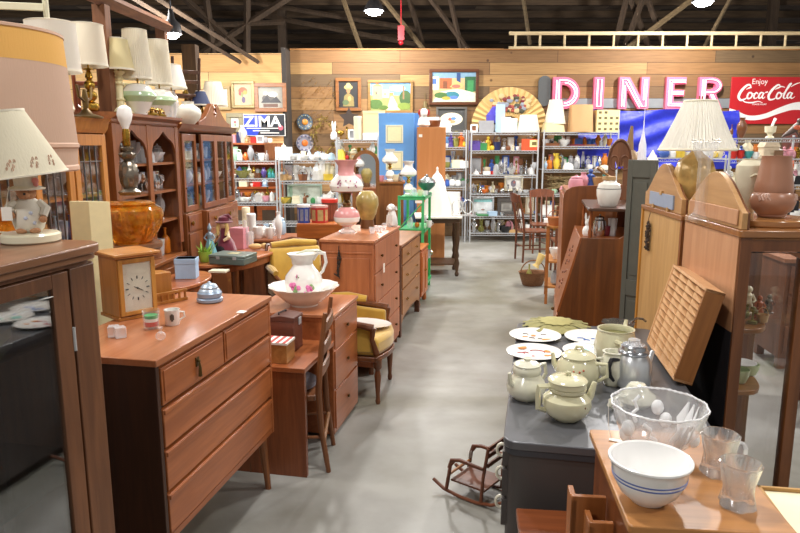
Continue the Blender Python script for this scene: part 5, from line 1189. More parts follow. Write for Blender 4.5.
for i in range(3):
    O('drawer', G().box(-.075+.03*i, .015, .30-.1*i, .315-.1*i, .55, .80-.015*i).box(-.075+.03*i, -.06+.03*i, .30-.1*i, .38-.1*i, .55, .79-.015*i), wood('#b07448', '#84502c', 'z'), wc, bev=.002)
# brown chest at the bottom edge
b1 = atz(507, 502, .56)
bx_ = T('wooden_chest', 'low reddish-brown wooden chest in front of the grey desk', 'chest', (b1.x, b1.y-.37, 0), YAW+.10)
O('chest_body', G().box(0, .25, 0, .33, 0, .53), Fs, bx_, bev=.003)
O('chest_lid', G().box(-.01, .26, -.01, .335, .53, .56), wood('#8f5232', '#5f3018', 'x', rough=.35), bx_, bev=.004)
def wt(px, py): v_ = atz(px, py, .9); v_.z = .901; return v_
q = wt(645, 512); q = Vector((atz(649, 502, .9).x, atz(649, 502, .9).y+.01, .901))
g = G().lathe([(.040, 0), (.043, .003), (.046, .006), (.066, .022), (.082, .05), (.088, .078), (.092, .086), (.0945, .088), (.0945, .092), (.091, .0935), (.087, .091), (.083, .076), (.06, .022), (.001, .014)], n=56)
sb = T('striped_bowl', 'white stoneware mixing bowl with two thin blue stripes', 'bowl', q); sb.scale = (1, 1, 1.15)
O('bowl_body', g, mat('#f3f2f0', .14, var=.02, coat=.5), sb)
O('blue_stripes', G().lathe([(.0826, .0505), (.0836, .0535), (.0828, .054), (.0818, .0505)], n=56, cap=False).lathe([(.0845, .0585), (.0853, .0612), (.0845, .0617), (.0838, .0585)], n=56, cap=False), mat('#5b6fae', .3), sb)
# crystal fruit bowl
CRY = glass('#ffffff', .03, 1.38)
def frost():
    m, nt, b = base_mat('frosted_glass'); b.inputs['Base Color'].default_value = (.93, .94, .95, 1); b.inputs['Roughness'].default_value = .35
    b.inputs['Alpha'].default_value = .72; return m
FRO = frost(); FRO1 = crystal(.28, .6, tw=.55)
q = wt(664, 462); q = Vector((atz(662, 462, .9).x, 1.72, .901))
cb = T('crystal_bowl', 'large clear pressed glass bowl with frosted fruit and leaf reliefs', 'bowl', q)
R_ = .135; cb.scale = (.92, .92, 1.2); cb.location.x += .012
O('bowl_wall', G().lathe([(.055, 0), (.06, .004), (.1, .03), (.122, .065), (.133, .1), (.135, .108), (.131, .108), (.118, .066), (.096, .034), (.055, .008), (.001, .006)], n=64, mod=lambda a, j, z: 1+(.018*math.cos(12*a) if 3 < j < 8 else .012*math.cos(24*a))), FRO1, cb)
O('beaded_rim', G().tube([(.1345*(1+.018*math.cos(12*a))*math.cos(a), .1345*(1+.018*math.cos(12*a))*math.sin(a), .109) for a in [2*PI*k/96 for k in range(97)]], [.0032 if k % 2 else .0018 for k in range(97)], 6), FRO, cb)
g = G(); random.seed(9)
def wallpt(a, z): 
    rr = .055+(.075)*min(1, (z/.1))**.6; return (rr*math.cos(a), rr*math.sin(a), z)
for k in range(8):
    a = k*PI/4+.3
    if k % 3 == 0:   # leaf
        for s_ in (-1, 0, 1): g.tube([wallpt(a+s_*.05, .02), wallpt(a+s_*.22, .055), wallpt(a+s_*.16, .095)], [.004, .015, .003], 6, flat=.3)
    elif k % 3 == 1:  # two plums
        for s_ in (-1, 1): x, y, z = wallpt(a+s_*.13, .055+.012*s_); g.ball((x, y, z), .019, n=12, k=6)
    else:             # banana curls
        g.tube([wallpt(a-.2, .09), wallpt(a-.05, .08), wallpt(a-.1, .062), wallpt(a+.08, .055), wallpt(a+.02, .035)], .006, 6)
O('fruit_reliefs', g, FRO, cb)
O('side_knob', G().tube([(.132, 0, .095), (.146, 0, .097)], [.004, .008], 8), pane(.5), cb)
tg = T('price_tag', 'white paper price tag on string hanging over the front of the crystal bowl', 'tag', atz(611, 440, .9)+Vector((0, 0, .001)))
O('paper', G().box(-.005, .03, -.008, .008, 0, .0015), PAPER, tg, rot=(0, 0, -.5))
O('string', G().tube([(0, 0, .002), (-.006, .012, .04), (-.004, .03, .11)], .0008, 4), PAPER, tg)
# crystal tumblers
def tumbler(px, py, lab, rz):
    q = wt(px, py)
    g = G(); n = 84
    prof = [(.026, 0), (.029, .004), (.026, .018), (.024, .035), (.028, .052), (.031, .066), (.0335, .073), (.031, .075), (.028, .064), (.0235, .045), (.019, .02), (.001, .016)]; prof = [(a_*1.4, b_*1.45) for a_, b_ in prof]
    g.lathe(prof, n=n, mod=lambda a, j, z: 1+(.07*math.cos(6*a+z*30) if j < 6 else .01*math.cos(6*a)))
    return tag(O('tumbler', g, crystal(.6, .4, p=1.4, tw=.9), loc=q, rz=rz), lab, 'tumbler')
tumbler(737, 506, 'thick clear cut-glass tumbler at the front corner of the wooden cabinet', .2)
tumbler(717, 474, 'thick clear cut-glass tumbler pushed up to the crystal bowl', .7)
q = wt(736, 474)
tag(O('glass_stopper', G().lathe([(.006, 0), (.007, .02), (.01, .04), (.006, .045), (.02, .06), (.02, .075), (.012, .085), (.001, .088)], n=8), crystal(.25, .6), loc=q+Vector((.002, -.002, 0))), 'faceted frosted glass stopper standing between the cut-glass tumblers', 'stopper')
# open cardboard box of paper
b2 = atz(748, 478, .78)
cbx = T('paper_box', 'shallow open cardboard box lined with cream paper at the cabinet side', 'box', (.955, 1.53, 0), yw-.05)
O('stand', G().box(0, .4, -.25, .18, 0, .70), wood('#9c6a3c', '#6f4423', 'z'), cbx)
O('box_body', G().box(0, .4, -.25, -.242, .70, .80).box(0, .4, .172, .18, .70, .80).box(0, .008, -.25, .18, .70, .80).box(.392, .4, -.25, .18, .70, .80).box(0, .4, -.25, .18, .70, .705), mat('#b98f58', .8), cbx)
O('folded_paper', G().box(.01, .39, -.24, .17, .705, .79).prism([(.02, .79), (.2, .797), (.38, .79)], -.23, .0, 'xz'), mat('#efe8c4', .7, var=.06), cbx)

# ================================================================ child's rocking chair on the floor
RK = wood('#7d4b36', '#4c2a1d', 'x', rough=.4)
r1, r2 = atz(443, 470, .02), atz(503, 512, .02)
rc = T('rocking_chair', 'small brown child rocking chair lying beside the grey desk', 'rocking chair', (.385, 3.12, 0), math.radians(-38)); rc.scale = (.72,)*3
for y in (-.14, .14):
    O('rocker', G().tube([(-.27, y, .075), (-.18, y, .03), (-.05, y, .013), (.08, y, .013), (.2, y, .035), (.3, y, .09)], .012, 8), RK, rc)
    O('leg', G().tube([(-.16, y, .03), (-.13, y*.97, .22), (-.10, y*.95, .26)], .013, 8), RK, rc)
    O('leg', G().tube([(.12, y, .02), (.13, y*.97, .2), (.16, y*.9, .42)], .012, 8), RK, rc)
    O('arm', G().tube([(-.14, y, .2), (-.12, y, .26), (-.05, y, .28), (.13, y, .27)], [.012, .014, .015, .012], 8), RK, rc)
O('stretcher', G().tube([(-.14, -.14, .15), (-.14, .14, .15)], .01, 8), wood('#b07a48', '#8a5a30', 'y'), rc)
O('seat', G().box(-.13, .14, -.13, .13, .10, .115), RK, rc, bev=.003)
for z in (.28, .35, .40): O('back_slat', G().box(.13+z*.06, .145+z*.06, -.125, .125, z, z+.03), RK, rc, bev=.002)
O('price_tag', G().box(-.10, -.099, .05, .09, .2, .25), PAPER, rc)

# ================================================================ slotted organizer leaning, two cabinets seen from behind
CB = Vector((1.335, 2.60, 0))
CW_ = YAW*.30
cx2 = Vector((math.cos(CW_), math.sin(CW_), 0)); cy2 = Vector((-math.sin(CW_), math.cos(CW_), 0))
PLY = wood('#d0a58c', '#b48468', 'z', .6, rough=.5); PLY2 = wood('#ceac80', '#ac8758', 'z', .6, rough=.5)
CWD = wood('#8a5a3c', '#5a3622', 'z', 1, rough=.35, coat=.2)
cc = T('glass_curio', 'brown curio cabinet with tall glass front and figurines, two vases on top', 'cabinet', CB, CW_)
Lc = .60; Wc = .285; zt2 = 1.395
O('back_panel', G().box(-.004, .012, .01, Lc, .98, zt2-.03), PLY, cc)
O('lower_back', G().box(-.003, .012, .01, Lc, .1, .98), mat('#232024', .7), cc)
O('corner_post', G().box(0, .045, 0, .045, 0, zt2-.03), CWD, cc, bev=.002); O('corner_post', G().box(0, .04, Lc-.04, Lc, 0, zt2-.03), CWD, cc)
O('corner_post', G().box(Wc-.045, Wc, 0, .045, 0, zt2-.03), CWD, cc, bev=.002); O('corner_post', G().box(Wc-.04, Wc, Lc-.04, Lc, 0, zt2-.03), wood('#c69a50', '#9a7030', 'z'), cc)
O('inner_post', G().box(.12, .17, Lc-.03, Lc-.005, .05, zt2-.09), wood('#6a4a3a', '#4a3026', 'z'), cc)
O('inner_post', G().box(.172, .19, Lc-.03, Lc-.005, .05, zt2-.09), wood('#d0a850', '#a88030', 'z'), cc)
O('top_rail', G().box(.045, Wc-.045, .002, .03, zt2-.085, zt2-.03).prism([(.045, zt2-.09), (Wc-.045, zt2-.09), (Wc-.045, zt2-.115), (.2, zt2-.095), (.15, zt2-.09)], .004, .028, 'xz'), CWD, cc)
O('bottom_rail', G().box(.045, Wc-.045, .002, .03, 0, .14), CWD, cc)
O('bottom_panel', G().box(.012, Wc, .03, Lc, .10, .13), CWD, cc)
O('glass_front', G().box(.045, Wc-.045, .012, .016, .14, zt2-.085), pane(.06), cc)
O('glass_side', G().box(Wc-.02, Wc-.016, .045, Lc-.04, .14, zt2-.04), pane(.05), cc)
O('cabinet_top', G().prism(rrect(-.01, Wc+.03, -.012, Lc+.01, .02), zt2-.03, zt2).prism(rrect(-.0, Wc+.015, -.0, Lc, .02), zt2-.04, zt2-.03), wood('#b08058', '#80563a', 'x', rough=.25, coat=.3), cc, bev=.004)
n = 24
O('raised_platform', G().prism([(.19+.17*math.cos(2*PI*k/n), .22+.16*math.sin(2*PI*k/n)) for k in range(n)], zt2, zt2+.03), wood('#b98a5e', '#8f6340', 'x', rough=.25, coat=.3), cc, bev=.006)
for z, nm in ((.97, 'shelf'), (.70, 'shelf')):
    O(nm, G().prism([(.03, .1), (.03, Lc-.03), (.13, Lc-.03)]+[(.13+.11*math.sin(a), .33-.23*math.cos(a)) for a in [PI*k/12 for k in range(12, -1, -1)]], z-.022, z), wood('#a87848', '#7d532e', 'x', rough=.3), cc, bev=.004)
def topper(name, lab, o, y0, y1, z0, m, plate, cat_='board'):
    t = T(name, lab, cat_, o+Vector((0, 0, z0)), CW_)
    mdl = (y0+y1)/2; w_ = (y1-y0)/2
    hh, pw, sh_ = (.165, 1.5, .075) if plate == 'slate' else (.15, 1.25, .065)
    P_ = [(y0, 0)]+[(y0+2*w_*k/24, sh_+hh*math.sin(PI*k/24)**pw) for k in range(25)]+[(y1, 0)]
    O('arched_board', G().prism(P_, -.002, .02, 'yz'), m, t, bev=.002)
    O('face_trim', G().prism([(a, b) for a, b in P_], .02, .028, 'yz'), CWD, t)
    if plate == 'slate':
        O('slate_plate', G().box(-.010, -.002, y0+w_*.35, y1-w_*.35, .015, .085), mat('#8f9bb0', .45), t)
        O('clip', G().box(-.014, -.002, mdl-.015, mdl+.015, .078, .098), PLY2, t)
        for s_ in (-1, 1): O('clip', G().box(-.014, -.002, mdl+s_*w_*.4-.012, mdl+s_*w_*.4+.012, .0, .02), PLY2, t)
    else:
        O('recess_panel', G().box(-.008, -.002, y0+.03, y1-.03, .012, .075), PLY, t, bev=.003)
    return t
topper('arched_topper', 'arched wooden crest board seen from behind on the pinkish plywood back', CB, .0, Lc-.02, zt2+.001, wood('#d0ab84', '#b38c66', 'y'), 'plain')
CC1 = CB+cy2*(Lc+.06)
c1 = T('tan_cabinet', 'tan cabinet back with dark beads hung on it beside the green shutter', 'cabinet', CC1, CW_)
O('back_panel', G().box(-.004, .012, 0, .62, 0, 1.36), PLY2, c1)
O('edge_post', G().box(-.012, .03, .60, .625, 0, 1.37), wood('#d09a4c', '#a87430', 'z'), c1)
O('edge_post', G().box(-.006, .035, -.025, .0, 0, 1.365), wood('#9a6440', '#6f4428', 'z'), c1)
O('carcass', G().box(.012, .40, 0, .62, 0, 1.36), CWD, c1)
O('cabinet_top', G().box(-.012, .42, -.03, .635, 1.36, 1.385), wood('#a87850', '#7c5236', 'y'), c1, bev=.003)
topper('arched_topper', 'arched wooden crest board with a slate blue plate held by clips', CC1, .01, .60, 1.386, wood('#c6a07a', '#a8815c', 'y'), 'slate')
g = G(); random.seed(21)
for k in range(60):
    z = -.006*k*.6; g.ball((-.008-random.random()*.008, random.uniform(-.018, .018), -.02-.0026*k), .008, n=6, k=4)
g.tube([(-.004, 0, .035), (-.01, .002, 0), (-.01, 0, -.03)], .002, 4)
P_ = CC1+cy2*.46-cx2*.006
tag(O('bead_strand', g, mat('#3c2c22', .35), loc=(P_.x, P_.y, 1.32)), 'tangled strand of dark brown beads hanging on the tan cabinet back', 'beads')
# organizer
og = T('slotted_organizer', 'pale wooden slotted tray organizer leaning against the plywood cabinet back', 'organizer', dk_(687, 390), 0)
# local: x = width(toward camera-right), y = thickness, z = up; then rotate
OW = wood('#e6c2a2', '#cfa27e', 'z', .6, rough=.45); OD = wood('#9c6a3e', '#7a4c28', 'z', rough=.45)
a0 = dk_(654, 388); a1 = dk_(694, 395)
# plane vectors from measured corners
b0 = Vector(dk_(649, 362)); 
W3, H3, D3 = .47, .40, .075
O('frame', G().box(0, .012, 0, D3, 0, H3).box(0, W3, 0, D3, 0, .012).box(0, W3, 0, D3, H3-.012, H3), OW, og, bev=.001)
O('end_board', G().box(W3-.012, W3, 0, D3, 0, H3), OD, og)
O('back_board', G().box(.012, W3-.012, D3-.01, D3, .012, H3-.012), wood('#5a3a28', '#3a2418', 'z'), og)
for k in range(3): O('divider', G().box(W3*(k+1)/4-.004, W3*(k+1)/4+.004, .012, D3-.01, .012, H3-.012), OW, og)
for r in range(13):
    z = .012+r*(H3-.024)/13
    g = G()
    for k in range(4):
        x0 = .012+k*(W3-.016)/4; x1 = x0+(W3-.03)/4
        g.add([(x0, .004, z), (x1, .004, z), (x1, D3-.012, z+.012), (x0, D3-.012, z+.012), (x0, .004, z+.026), ((x0+x1)/2, .004, z+.014), (x1, .004, z+.003), (x1, D3-.012, z+.018), (x0, D3-.012, z+.026)],
              [(0, 1, 6, 5, 4), (0, 3, 2, 1), (4, 5, 6, 7, 8), (0, 4, 8, 3), (1, 2, 7, 6)])
    O('slot_lip', g, OW, og)
# front face (local -y) must look towards the aisle and camera; leaning back to +x
pa_, pb_ = atz(646, 346, TZ), atz(673, 386, TZ)
fx = (pb_-pa_).normalized()
ln = .25
side_ = Vector((0, 0, 1)).cross(fx).normalized()
upv = (side_*math.sin(ln)+Vector((0, 0, 1))*math.cos(ln)).normalized()
dp = upv.cross(fx).normalized()
og.rotation_euler = Matrix((fx, dp, upv)).transposed().to_euler(); og.location = pa_+Vector((0, 0, .024)); og.scale = ((pb_-pa_).length/W3, 1, 1.0)

# vases on the curio
q = aty(771, 214, 2.74); 
def top_of(px, y, z): return Vector(((px-400)/F*(y*cT-(z-H)*sT), y, z))
v = T('brown_vase', 'large matte brown vase with flared lower bulge and handprint relief', 'vase', top_of(771, 2.80, zt2+.031))
O('body', G().lathe([(.05, 0), (.055, .006), (.055, .012), (.078, .035), (.088, .065), (.082, .092), (.073, .103), (.075, .11), (.071, .14), (.060, .21), (.056, .245), (.058, .252), (.052, .252), (.05, .24)], n=48), mat('#a5745a', .35, var=.12, scale=9, coat=.25), v)
g = G()
for sgn in (-1, 1):
    for k in range(4): g.tube([(sgn*(.045+.01*k), -.068+.008*k, .072), (sgn*(.054+.008*k), -.062+.01*k, .084+.003*k), (sgn*(.05+.006*k), -.06+.01*k, .097)], .005, 6)
O('leaf_relief', g, mat('#b89280', .4), v)
v = T('ivory_vase', 'tall ivory pottery vase standing just behind the brown vase', 'vase', top_of(746, 2.95, zt2+.002)); v.scale = (.88, .88, .95)
O('body', G().lathe([(.035, 0), (.04, .008), (.03, .02), (.035, .06), (.055, .14), (.068, .2), (.066, .25), (.045, .27), (.04, .275), (.042, .28), (.03, .28)], n=40), mat('#e0d9be', .3, var=.05, coat=.3), v)
O('leaf_relief', G().tube([(-.03, -.06, .2), (-.01, -.066, .21), (.01, -.066, .205), (.03, -.058, .215)], [.004, .009, .008, .003], 6), mat('#c9c0a0', .4), v)
# pleated lamp, brass jar base, crystal column
py_ = 3.30
tz_ = 1.385
v = T('pleated_lamp', 'lamp with wide cream pleated shade and round gold crackle base', 'table lamp', top_of(692, 3.42, tz_+.001)); v.scale = (.88, .88, .96)
O('lamp_base', G().lathe([(.06, 0), (.065, .01), (.05, .03), (.08, .09), (.108, .15), (.112, .21), (.09, .27), (.04, .305), (.02, .33)], n=36, mod=lambda a, j, z: 1+.03*math.cos(9*a)), mat('#c9a563', .3, metal=.15, var=.35, scale=25, bump=.3), v)
O('neck', G().cyl(0, 0, .3, .58, .008, 8), BRASS, v)
s_ = O('lampshade', G().lathe([(.205, .325), (.15, .43), (.088, .572), (.085, .572), (.2, .327)], n=216, mod=lambda a, j, z: 1+.035*math.cos(60*a), cap=False), shade('#fffdf6', .4), v)
O('shade_rim', G().lathe([(.207, .32), (.211, .326), (.208, .334), (.2, .334), (.2, .32), (.207, .32)], n=64, cap=False).lathe([(.089, .567), (.092, .573), (.088, .579), (.083, .577), (.083, .567), (.089, .567)], n=48, cap=False), mat('#f0e8d0', .7), s_)
O('finial', G().cyl(-.008, 0, .57, .6, .004, 6).cyl(.008, 0, .57, .6, .004, 6), BRASS, v)
v = T('crystal_candlestick', 'tall fluted clear glass candle column standing before the pleated lampshade', 'candlestick', top_of(700, 2.98, zt2+.002))
O('column', G().lathe([(.05, 0), (.05, .01), (.03, .03), (.026, .05), (.026, .25), (.034, .265)], n=32, mod=lambda a, j, z: 1+.06*math.cos(8*a)), crystal(.1, .6), v)
O('beaded_cup', G().lathe([(.034, .265), (.05, .30), (.056, .34), (.052, .34), (.03, .27)], n=32, mod=lambda a, j, z: 1+.06*math.cos(8*a), cap=False), crystal(.1, .6), v)
g = G()
for k in range(24): a = 2*PI*k/24; g.ball((.056*math.cos(a), .056*math.sin(a), .342+.008*math.cos(4*a)), .004, n=6, k=4)
O('bead_rim', g, mat('#b8b2a8', .3, metal=.6), v)
# things in the curio
def incab(px, ly, z, name, g, m, lab, cat_):
    P_ = CB+cy2*ly; yy = P_.y; o = O(name, g, m, loc=top_of(px, yy, z+.001)); return tag(o, lab, cat_)
incab(747, .34, .97, 'figurine', small(G(), 'figurine', .06, .13), [cm('cream')], 'cream figurine with raised arms on the curio shelf', 'figurine')
incab(758, .28, .97, 'figurine', small(G(), 'figurine', .055, .1), [mat('#a8582e', .4)], 'orange-brown figurine in the middle of the curio shelf', 'figurine')
incab(768, .36, .97, 'figurine', small(G(), 'figurine', .05, .085), [mat('#4a4038', .4)], 'dark brown figurine at the rounded end of the curio shelf', 'figurine')
incab(742, .24, .97, 'frog_figurine', G().ball((0, 0, .025), .028, .024).ball((0, -.01, .055), .018).ball((.01, -.02, .07), .006, n=6, k=4).ball((-.01, -.02, .07), .006, n=6, k=4), [cm('olive')], 'olive green frog figurine on the curio shelf', 'figurine')
incab(762, .2, .97, 'small_basket', small(G(), 'basket', .05, .035), [cm('tan')], 'tiny tan basket in front of the curio figurines', 'basket')
incab(752, .18, .97, 'flower_figurine', G().lathe([(.02, 0), (.02, .01), (.004, .015), (.004, .05)], n=10).ball((0, 0, .06), .014, n=8, k=5).ball((.012, 0, .05), .01, n=8, k=5), [cm('olive')], 'tiny olive flower ornament at the front of the curio shelf', 'ornament')
for i, (px, ly, h) in enumerate([(738, .2, .06), (748, .3, .05), (733, .34, .055)]):
    incab(px, ly, .70, 'green_cup', G().lathe([(a*.045, b*h) for a, b in PR['cup']], n=24), [mat('#c9d8a8', .25, coat=.4)], ['pale green cup at the front of the lower curio shelf', 'pale green cup at the back of the lower curio shelf', 'pale green cup against the post on the lower curio shelf'][i], 'cup')
incab(742, .26, .76, 'saucer', G().lathe([(a*.06, b*.012) for a, b in PR['plate']], n=24), [cm('white')], 'white saucer resting across the pale green cups', 'saucer').location.z = .76

# ================================================================ green shutter, secretary desk and neighbours
GS = mat('#5b5b52', .6, var=.15, scale=14)
s0 = Vector((top_of(628, 4.12, 1.6).x, 4.12, 0))
sh = T('panel_shutter', 'tall weathered grey-green panelled shutter standing beside the secretary desk', 'shutter', s0, -.85); sh.scale = (.6, 1, 1)
O('stile', G().box(0, .055, 0, .03, 0, 1.635), GS, sh, bev=.002); O('stile', G().box(.245, .30, 0, .03, 0, 1.635), GS, sh, bev=.002)
for z0, z1 in ((0, .14), (.8, .9), (1.53, 1.635)): O('rail', G().box(.055, .245, 0, .03, z0, z1), GS, sh, bev=.002)
for a, b in ((.14, .8), (.9, 1.53)): O('door_panel', G().box(.055, .245, .008, .022, a, b).box(.08, .22, .003, .01, a+.03, b-.03), GS, sh, bev=.002)
SW = wood('#88542f', '#573420', 'z', .8, rough=.35, coat=.15); SWl = wood('#b06a3c', '#7f4624', 'z', .9, rough=.35)
SE = Vector((top_of(582, 4.42, 1.1).x, 4.42, 0))
se = T('secretary_desk', 'brown slant-front secretary desk with carved lid facing the aisle', 'desk', SE, YAW)
zs2 = 1.115; Ls = .72
sidepoly = [(-.13, 0), (-.13, .60), (.0, zs2), (.235, zs2), (.27, 1.14), (.29, 1.19), (.30, 1.26), (.36, 1.30), (.36, 0)]
O('side_panel', G().prism(sidepoly, 0, .022, 'xz'), SW, se, bev=.002); O('side_panel', G().prism(sidepoly, Ls-.022, Ls, 'xz'), SW, se)
O('back_panel', G().box(.35, .365, 0, Ls, 0, 1.42), SW, se)
O('desk_surface', G().box(.0, .36, .022, Ls-.022, zs2-.02, zs2), SWl, se)
lid_ = O('slant_lid', G().prism([(-.145, .60), (-.012, zs2), (.003, zs2), (-.128, .60)], -.0, Ls, 'xz'), SWl, se, bev=.002)
g = G(); random.seed(4)
for k in range(14):
    t = .2+.6*(k/13); x = -.145+.133*t-.004; z = .60+(zs2-.60)*t; y = .35+.12*math.sin(k*1.9)
    g.ball((x+.005, y, z), .012, n=8, k=4, ry=.022)
O('carved_ornament', g, wood('#8a5030', '#5a3020', 'z'), lid_)
O('gallery_shelf', G().prism(rrect(.03, .36, -.02, Ls+.02, .03), 1.295, 1.315), wood('#5a4038', '#3c2822', 'x', rough=.3), se, bev=.003)
for y in (.02, Ls-.02): O('turned_post', G().lathe([(.012, zs2), (.014, zs2+.04), (.008, zs2+.06), (.013, zs2+.1), (.008, zs2+.14), (.012, 1.296)], (.05, y, 0), 12), SWl, se)
for i in range(3): 
    d_ = O('drawer', G().box(-.145, -.13, .03, Ls-.03, .06+i*.175, .06+i*.175+.165), SWl, se, bev=.003)
    for y in (.16, .56): O('knob', G().ball((-.155, y, .14+i*.175), .014, n=8, k=5), OLDB, d_)
q = top_of(608, 4.52, 1.316)
vj = T('stone_jar', 'white glazed jar with a wicker-topped stopper on the secretary gallery', 'jar', q)
O('jar_body', G().lathe([(.05, 0), (.062, .015), (.078, .07), (.08, .11), (.07, .15), (.04, .165), (.035, .175)], n=32), mat('#efeae0', .25, var=.04, coat=.3), vj)
O('dark_line', G().lathe([(.0795, .118), (.0785, .122), (.0775, .122), (.079, .118)], n=32, cap=False), BLACK, vj)
O('stopper', G().lathe([(.03, .17), (.045, .18), (.042, .2), (.001, .205)], n=16, mod=lambda a, j, z: 1+.1*math.sin(5*a)), mat('#b08c60', .8, bump=.4), vj)
O('scoop', G().tube([(.0, 0, .2), (-.04, 0, .225), (-.09, 0, .26)], [.012, .016, .022], 8, flat=.5), wood('#b88c58', '#8a6238', 'x'), vj)
shelf([(587, 'rabbit', 'white', .07, .12), (599, 'jar', 'silver', .09, .15), (606, 'cup', 'maroon', .06, .07), (612, 'glass', 'clear', .06, .12)], 4.52, zs2, 'inside the secretary gallery')
bb = T('bookcase_end', 'tall reddish-brown cabinet with rounded corner side behind the secretary desk', 'cabinet', (top_of(564, 5.35, 1.4).x, 5.35, 0), YAW)
O('side_panel', G().prism([(0, 0), (0, 1.33), (.02, 1.37), (.06, 1.395), (.12, 1.405), (.75, 1.43), (.75, 0)], 0, .025, 'xz'), wood('#9a6038', '#6c4024', 'z', .8, rough=.35, coat=.15), bb, bev=.003)
O('body', G().box(.02, .75, .025, .95, 0, 1.36), wood('#9a6038', '#6c4024', 'z', .8, rough=.35), bb)
O('door', G().box(.0, .018, .05, .48, .1, 1.32), SWl, bb, bev=.003); O('door', G().box(.0, .018, .49, .92, .1, 1.32), SWl, bb, bev=.003)
# stuff on that cabinet
shelf([(576,'jar','pink',.13,.12), (583, 'vase', 'pink', .1, .14), (590, 'figurine', 'blue', .09, .17), (598, 'basket', 'tan', .12, .1), (604, 'vase', 'teal', .08, .12)], 5.6, 1.361, 'on the cabinet behind the secretary desk')
# arched mirror frame
af = T('keyhole_arch', 'arched brown wooden frame with keyhole opening standing behind the secretary', 'frame', (top_of(607, 5.22, 1.4).x, 5.22, 0), -.3); af.scale = (.74, .8, 1.0)
n = 20
outer = [(0, 0)]+[(0, 1.58)]+[(.11-.11*math.cos(PI*k/n), 1.60+.16*math.sin(PI*k/n)) for k in range(n+1)]+[(.22, 0)]
inner = [(.075, 0), (.075, 1.42), (.035, 1.47), (.04, 1.53), (.09, 1.545), (.11, 1.52), (.13, 1.545), (.18, 1.53), (.185, 1.47), (.145, 1.42), (.145, 0)]
AFW = wood('#9a6c54', '#6c4636', 'z', rough=.5)
O('jamb', G().box(0, .07, 0, .035, 0, 1.6), AFW, af); O('jamb', G().box(.15, .22, 0, .035, 0, 1.6), AFW, af)
O('frame_crown', G().prism([(.11+.11*math.cos(PI*k/20), 1.6+.15*math.sin(PI*k/20)) for k in range(21)], 0, .035, 'xz').prism([(.07, 1.6), (.15, 1.6), (.13, 1.56), (.09, 1.56)], .002, .033, 'xz'), AFW, af)
O('scroll_lobe', G().tube([(.11-.052+.045*math.cos(t_), -.006, 1.59+.055*math.sin(t_)) for t_ in [2*PI*k/16 for k in range(17)]], .007, 6), AFW, af)
O('scroll_lobe', G().tube([(.11+.052+.045*math.cos(t_), -.006, 1.59+.055*math.sin(t_)) for t_ in [2*PI*k/16 for k in range(17)]], .007, 6), AFW, af)
O('rim_molding', G().tube([(a, -.004, b) for a, b in outer[1:-1]], .012, 8), wood('#7f5644', '#553628', 'z'), af)
O('foot', G().box(-.02, .24, -.04, .06, 0, .03), wood('#7f5644', '#553628', 'x'), af)
# spire-like things beyond
def stand_at(px, ytop, yy, name, g_of_h, m, lab, cat_, base=0):
    P_ = aty(px, ytop, yy); hh = P_.z-base
    return tag(O(name, g_of_h(hh), m, loc=(P_.x, yy, base)), lab, cat_)
stand_at(631, 126, 6.5, 'pump_handle', lambda h: G().tube([(0, 0, 0), (0, 0, h*.82), (.0, 0, h*.9), (.01, 0, h)], [.05, .05, .035, .012], 10).lathe([(.09, h*.80), (.1, h*.84), (.05, h*.88)], n=16), wood('#9c8468', '#6c563e', 'z'), 'weathered tapering wooden post beyond the arched frame', 'post')
stand_at(637, 152, 6.6, 'white_bracket', lambda h: G().box(-.035, .035, -.02, .02, 0, h*.92).tube([(0, 0, h*.9), (.03, 0, h*.95), (0, 0, h)], .02, 8), mat('#dad8d0', .6), 'white painted scrolled bracket post behind the shutter', 'post')
stand_at(645, 108, 6.2, 'flag_spire', lambda h: G().lathe([(.03, 0), (.03, .02), (.03, h*.66), (.045, h*.7), (.035, h*.84), (.006, h*.9), (.003, h)], n=8), mat('#e4e6ee', .4), 'slim white model spire rising before the blue tarpaulin', 'ornament')
stand_at(653, 150, 6.3, 'small_lamp', lambda h: G().lathe([(.1, 0), (.1, .02), (.02, .05), (.02, h*.75), (.09, h*.78), (.05, h*.95), (.001, h)], n=16), mat('#ece6dc', .5), 'small white standing lamp before the blue tarpaulin', 'lamp')
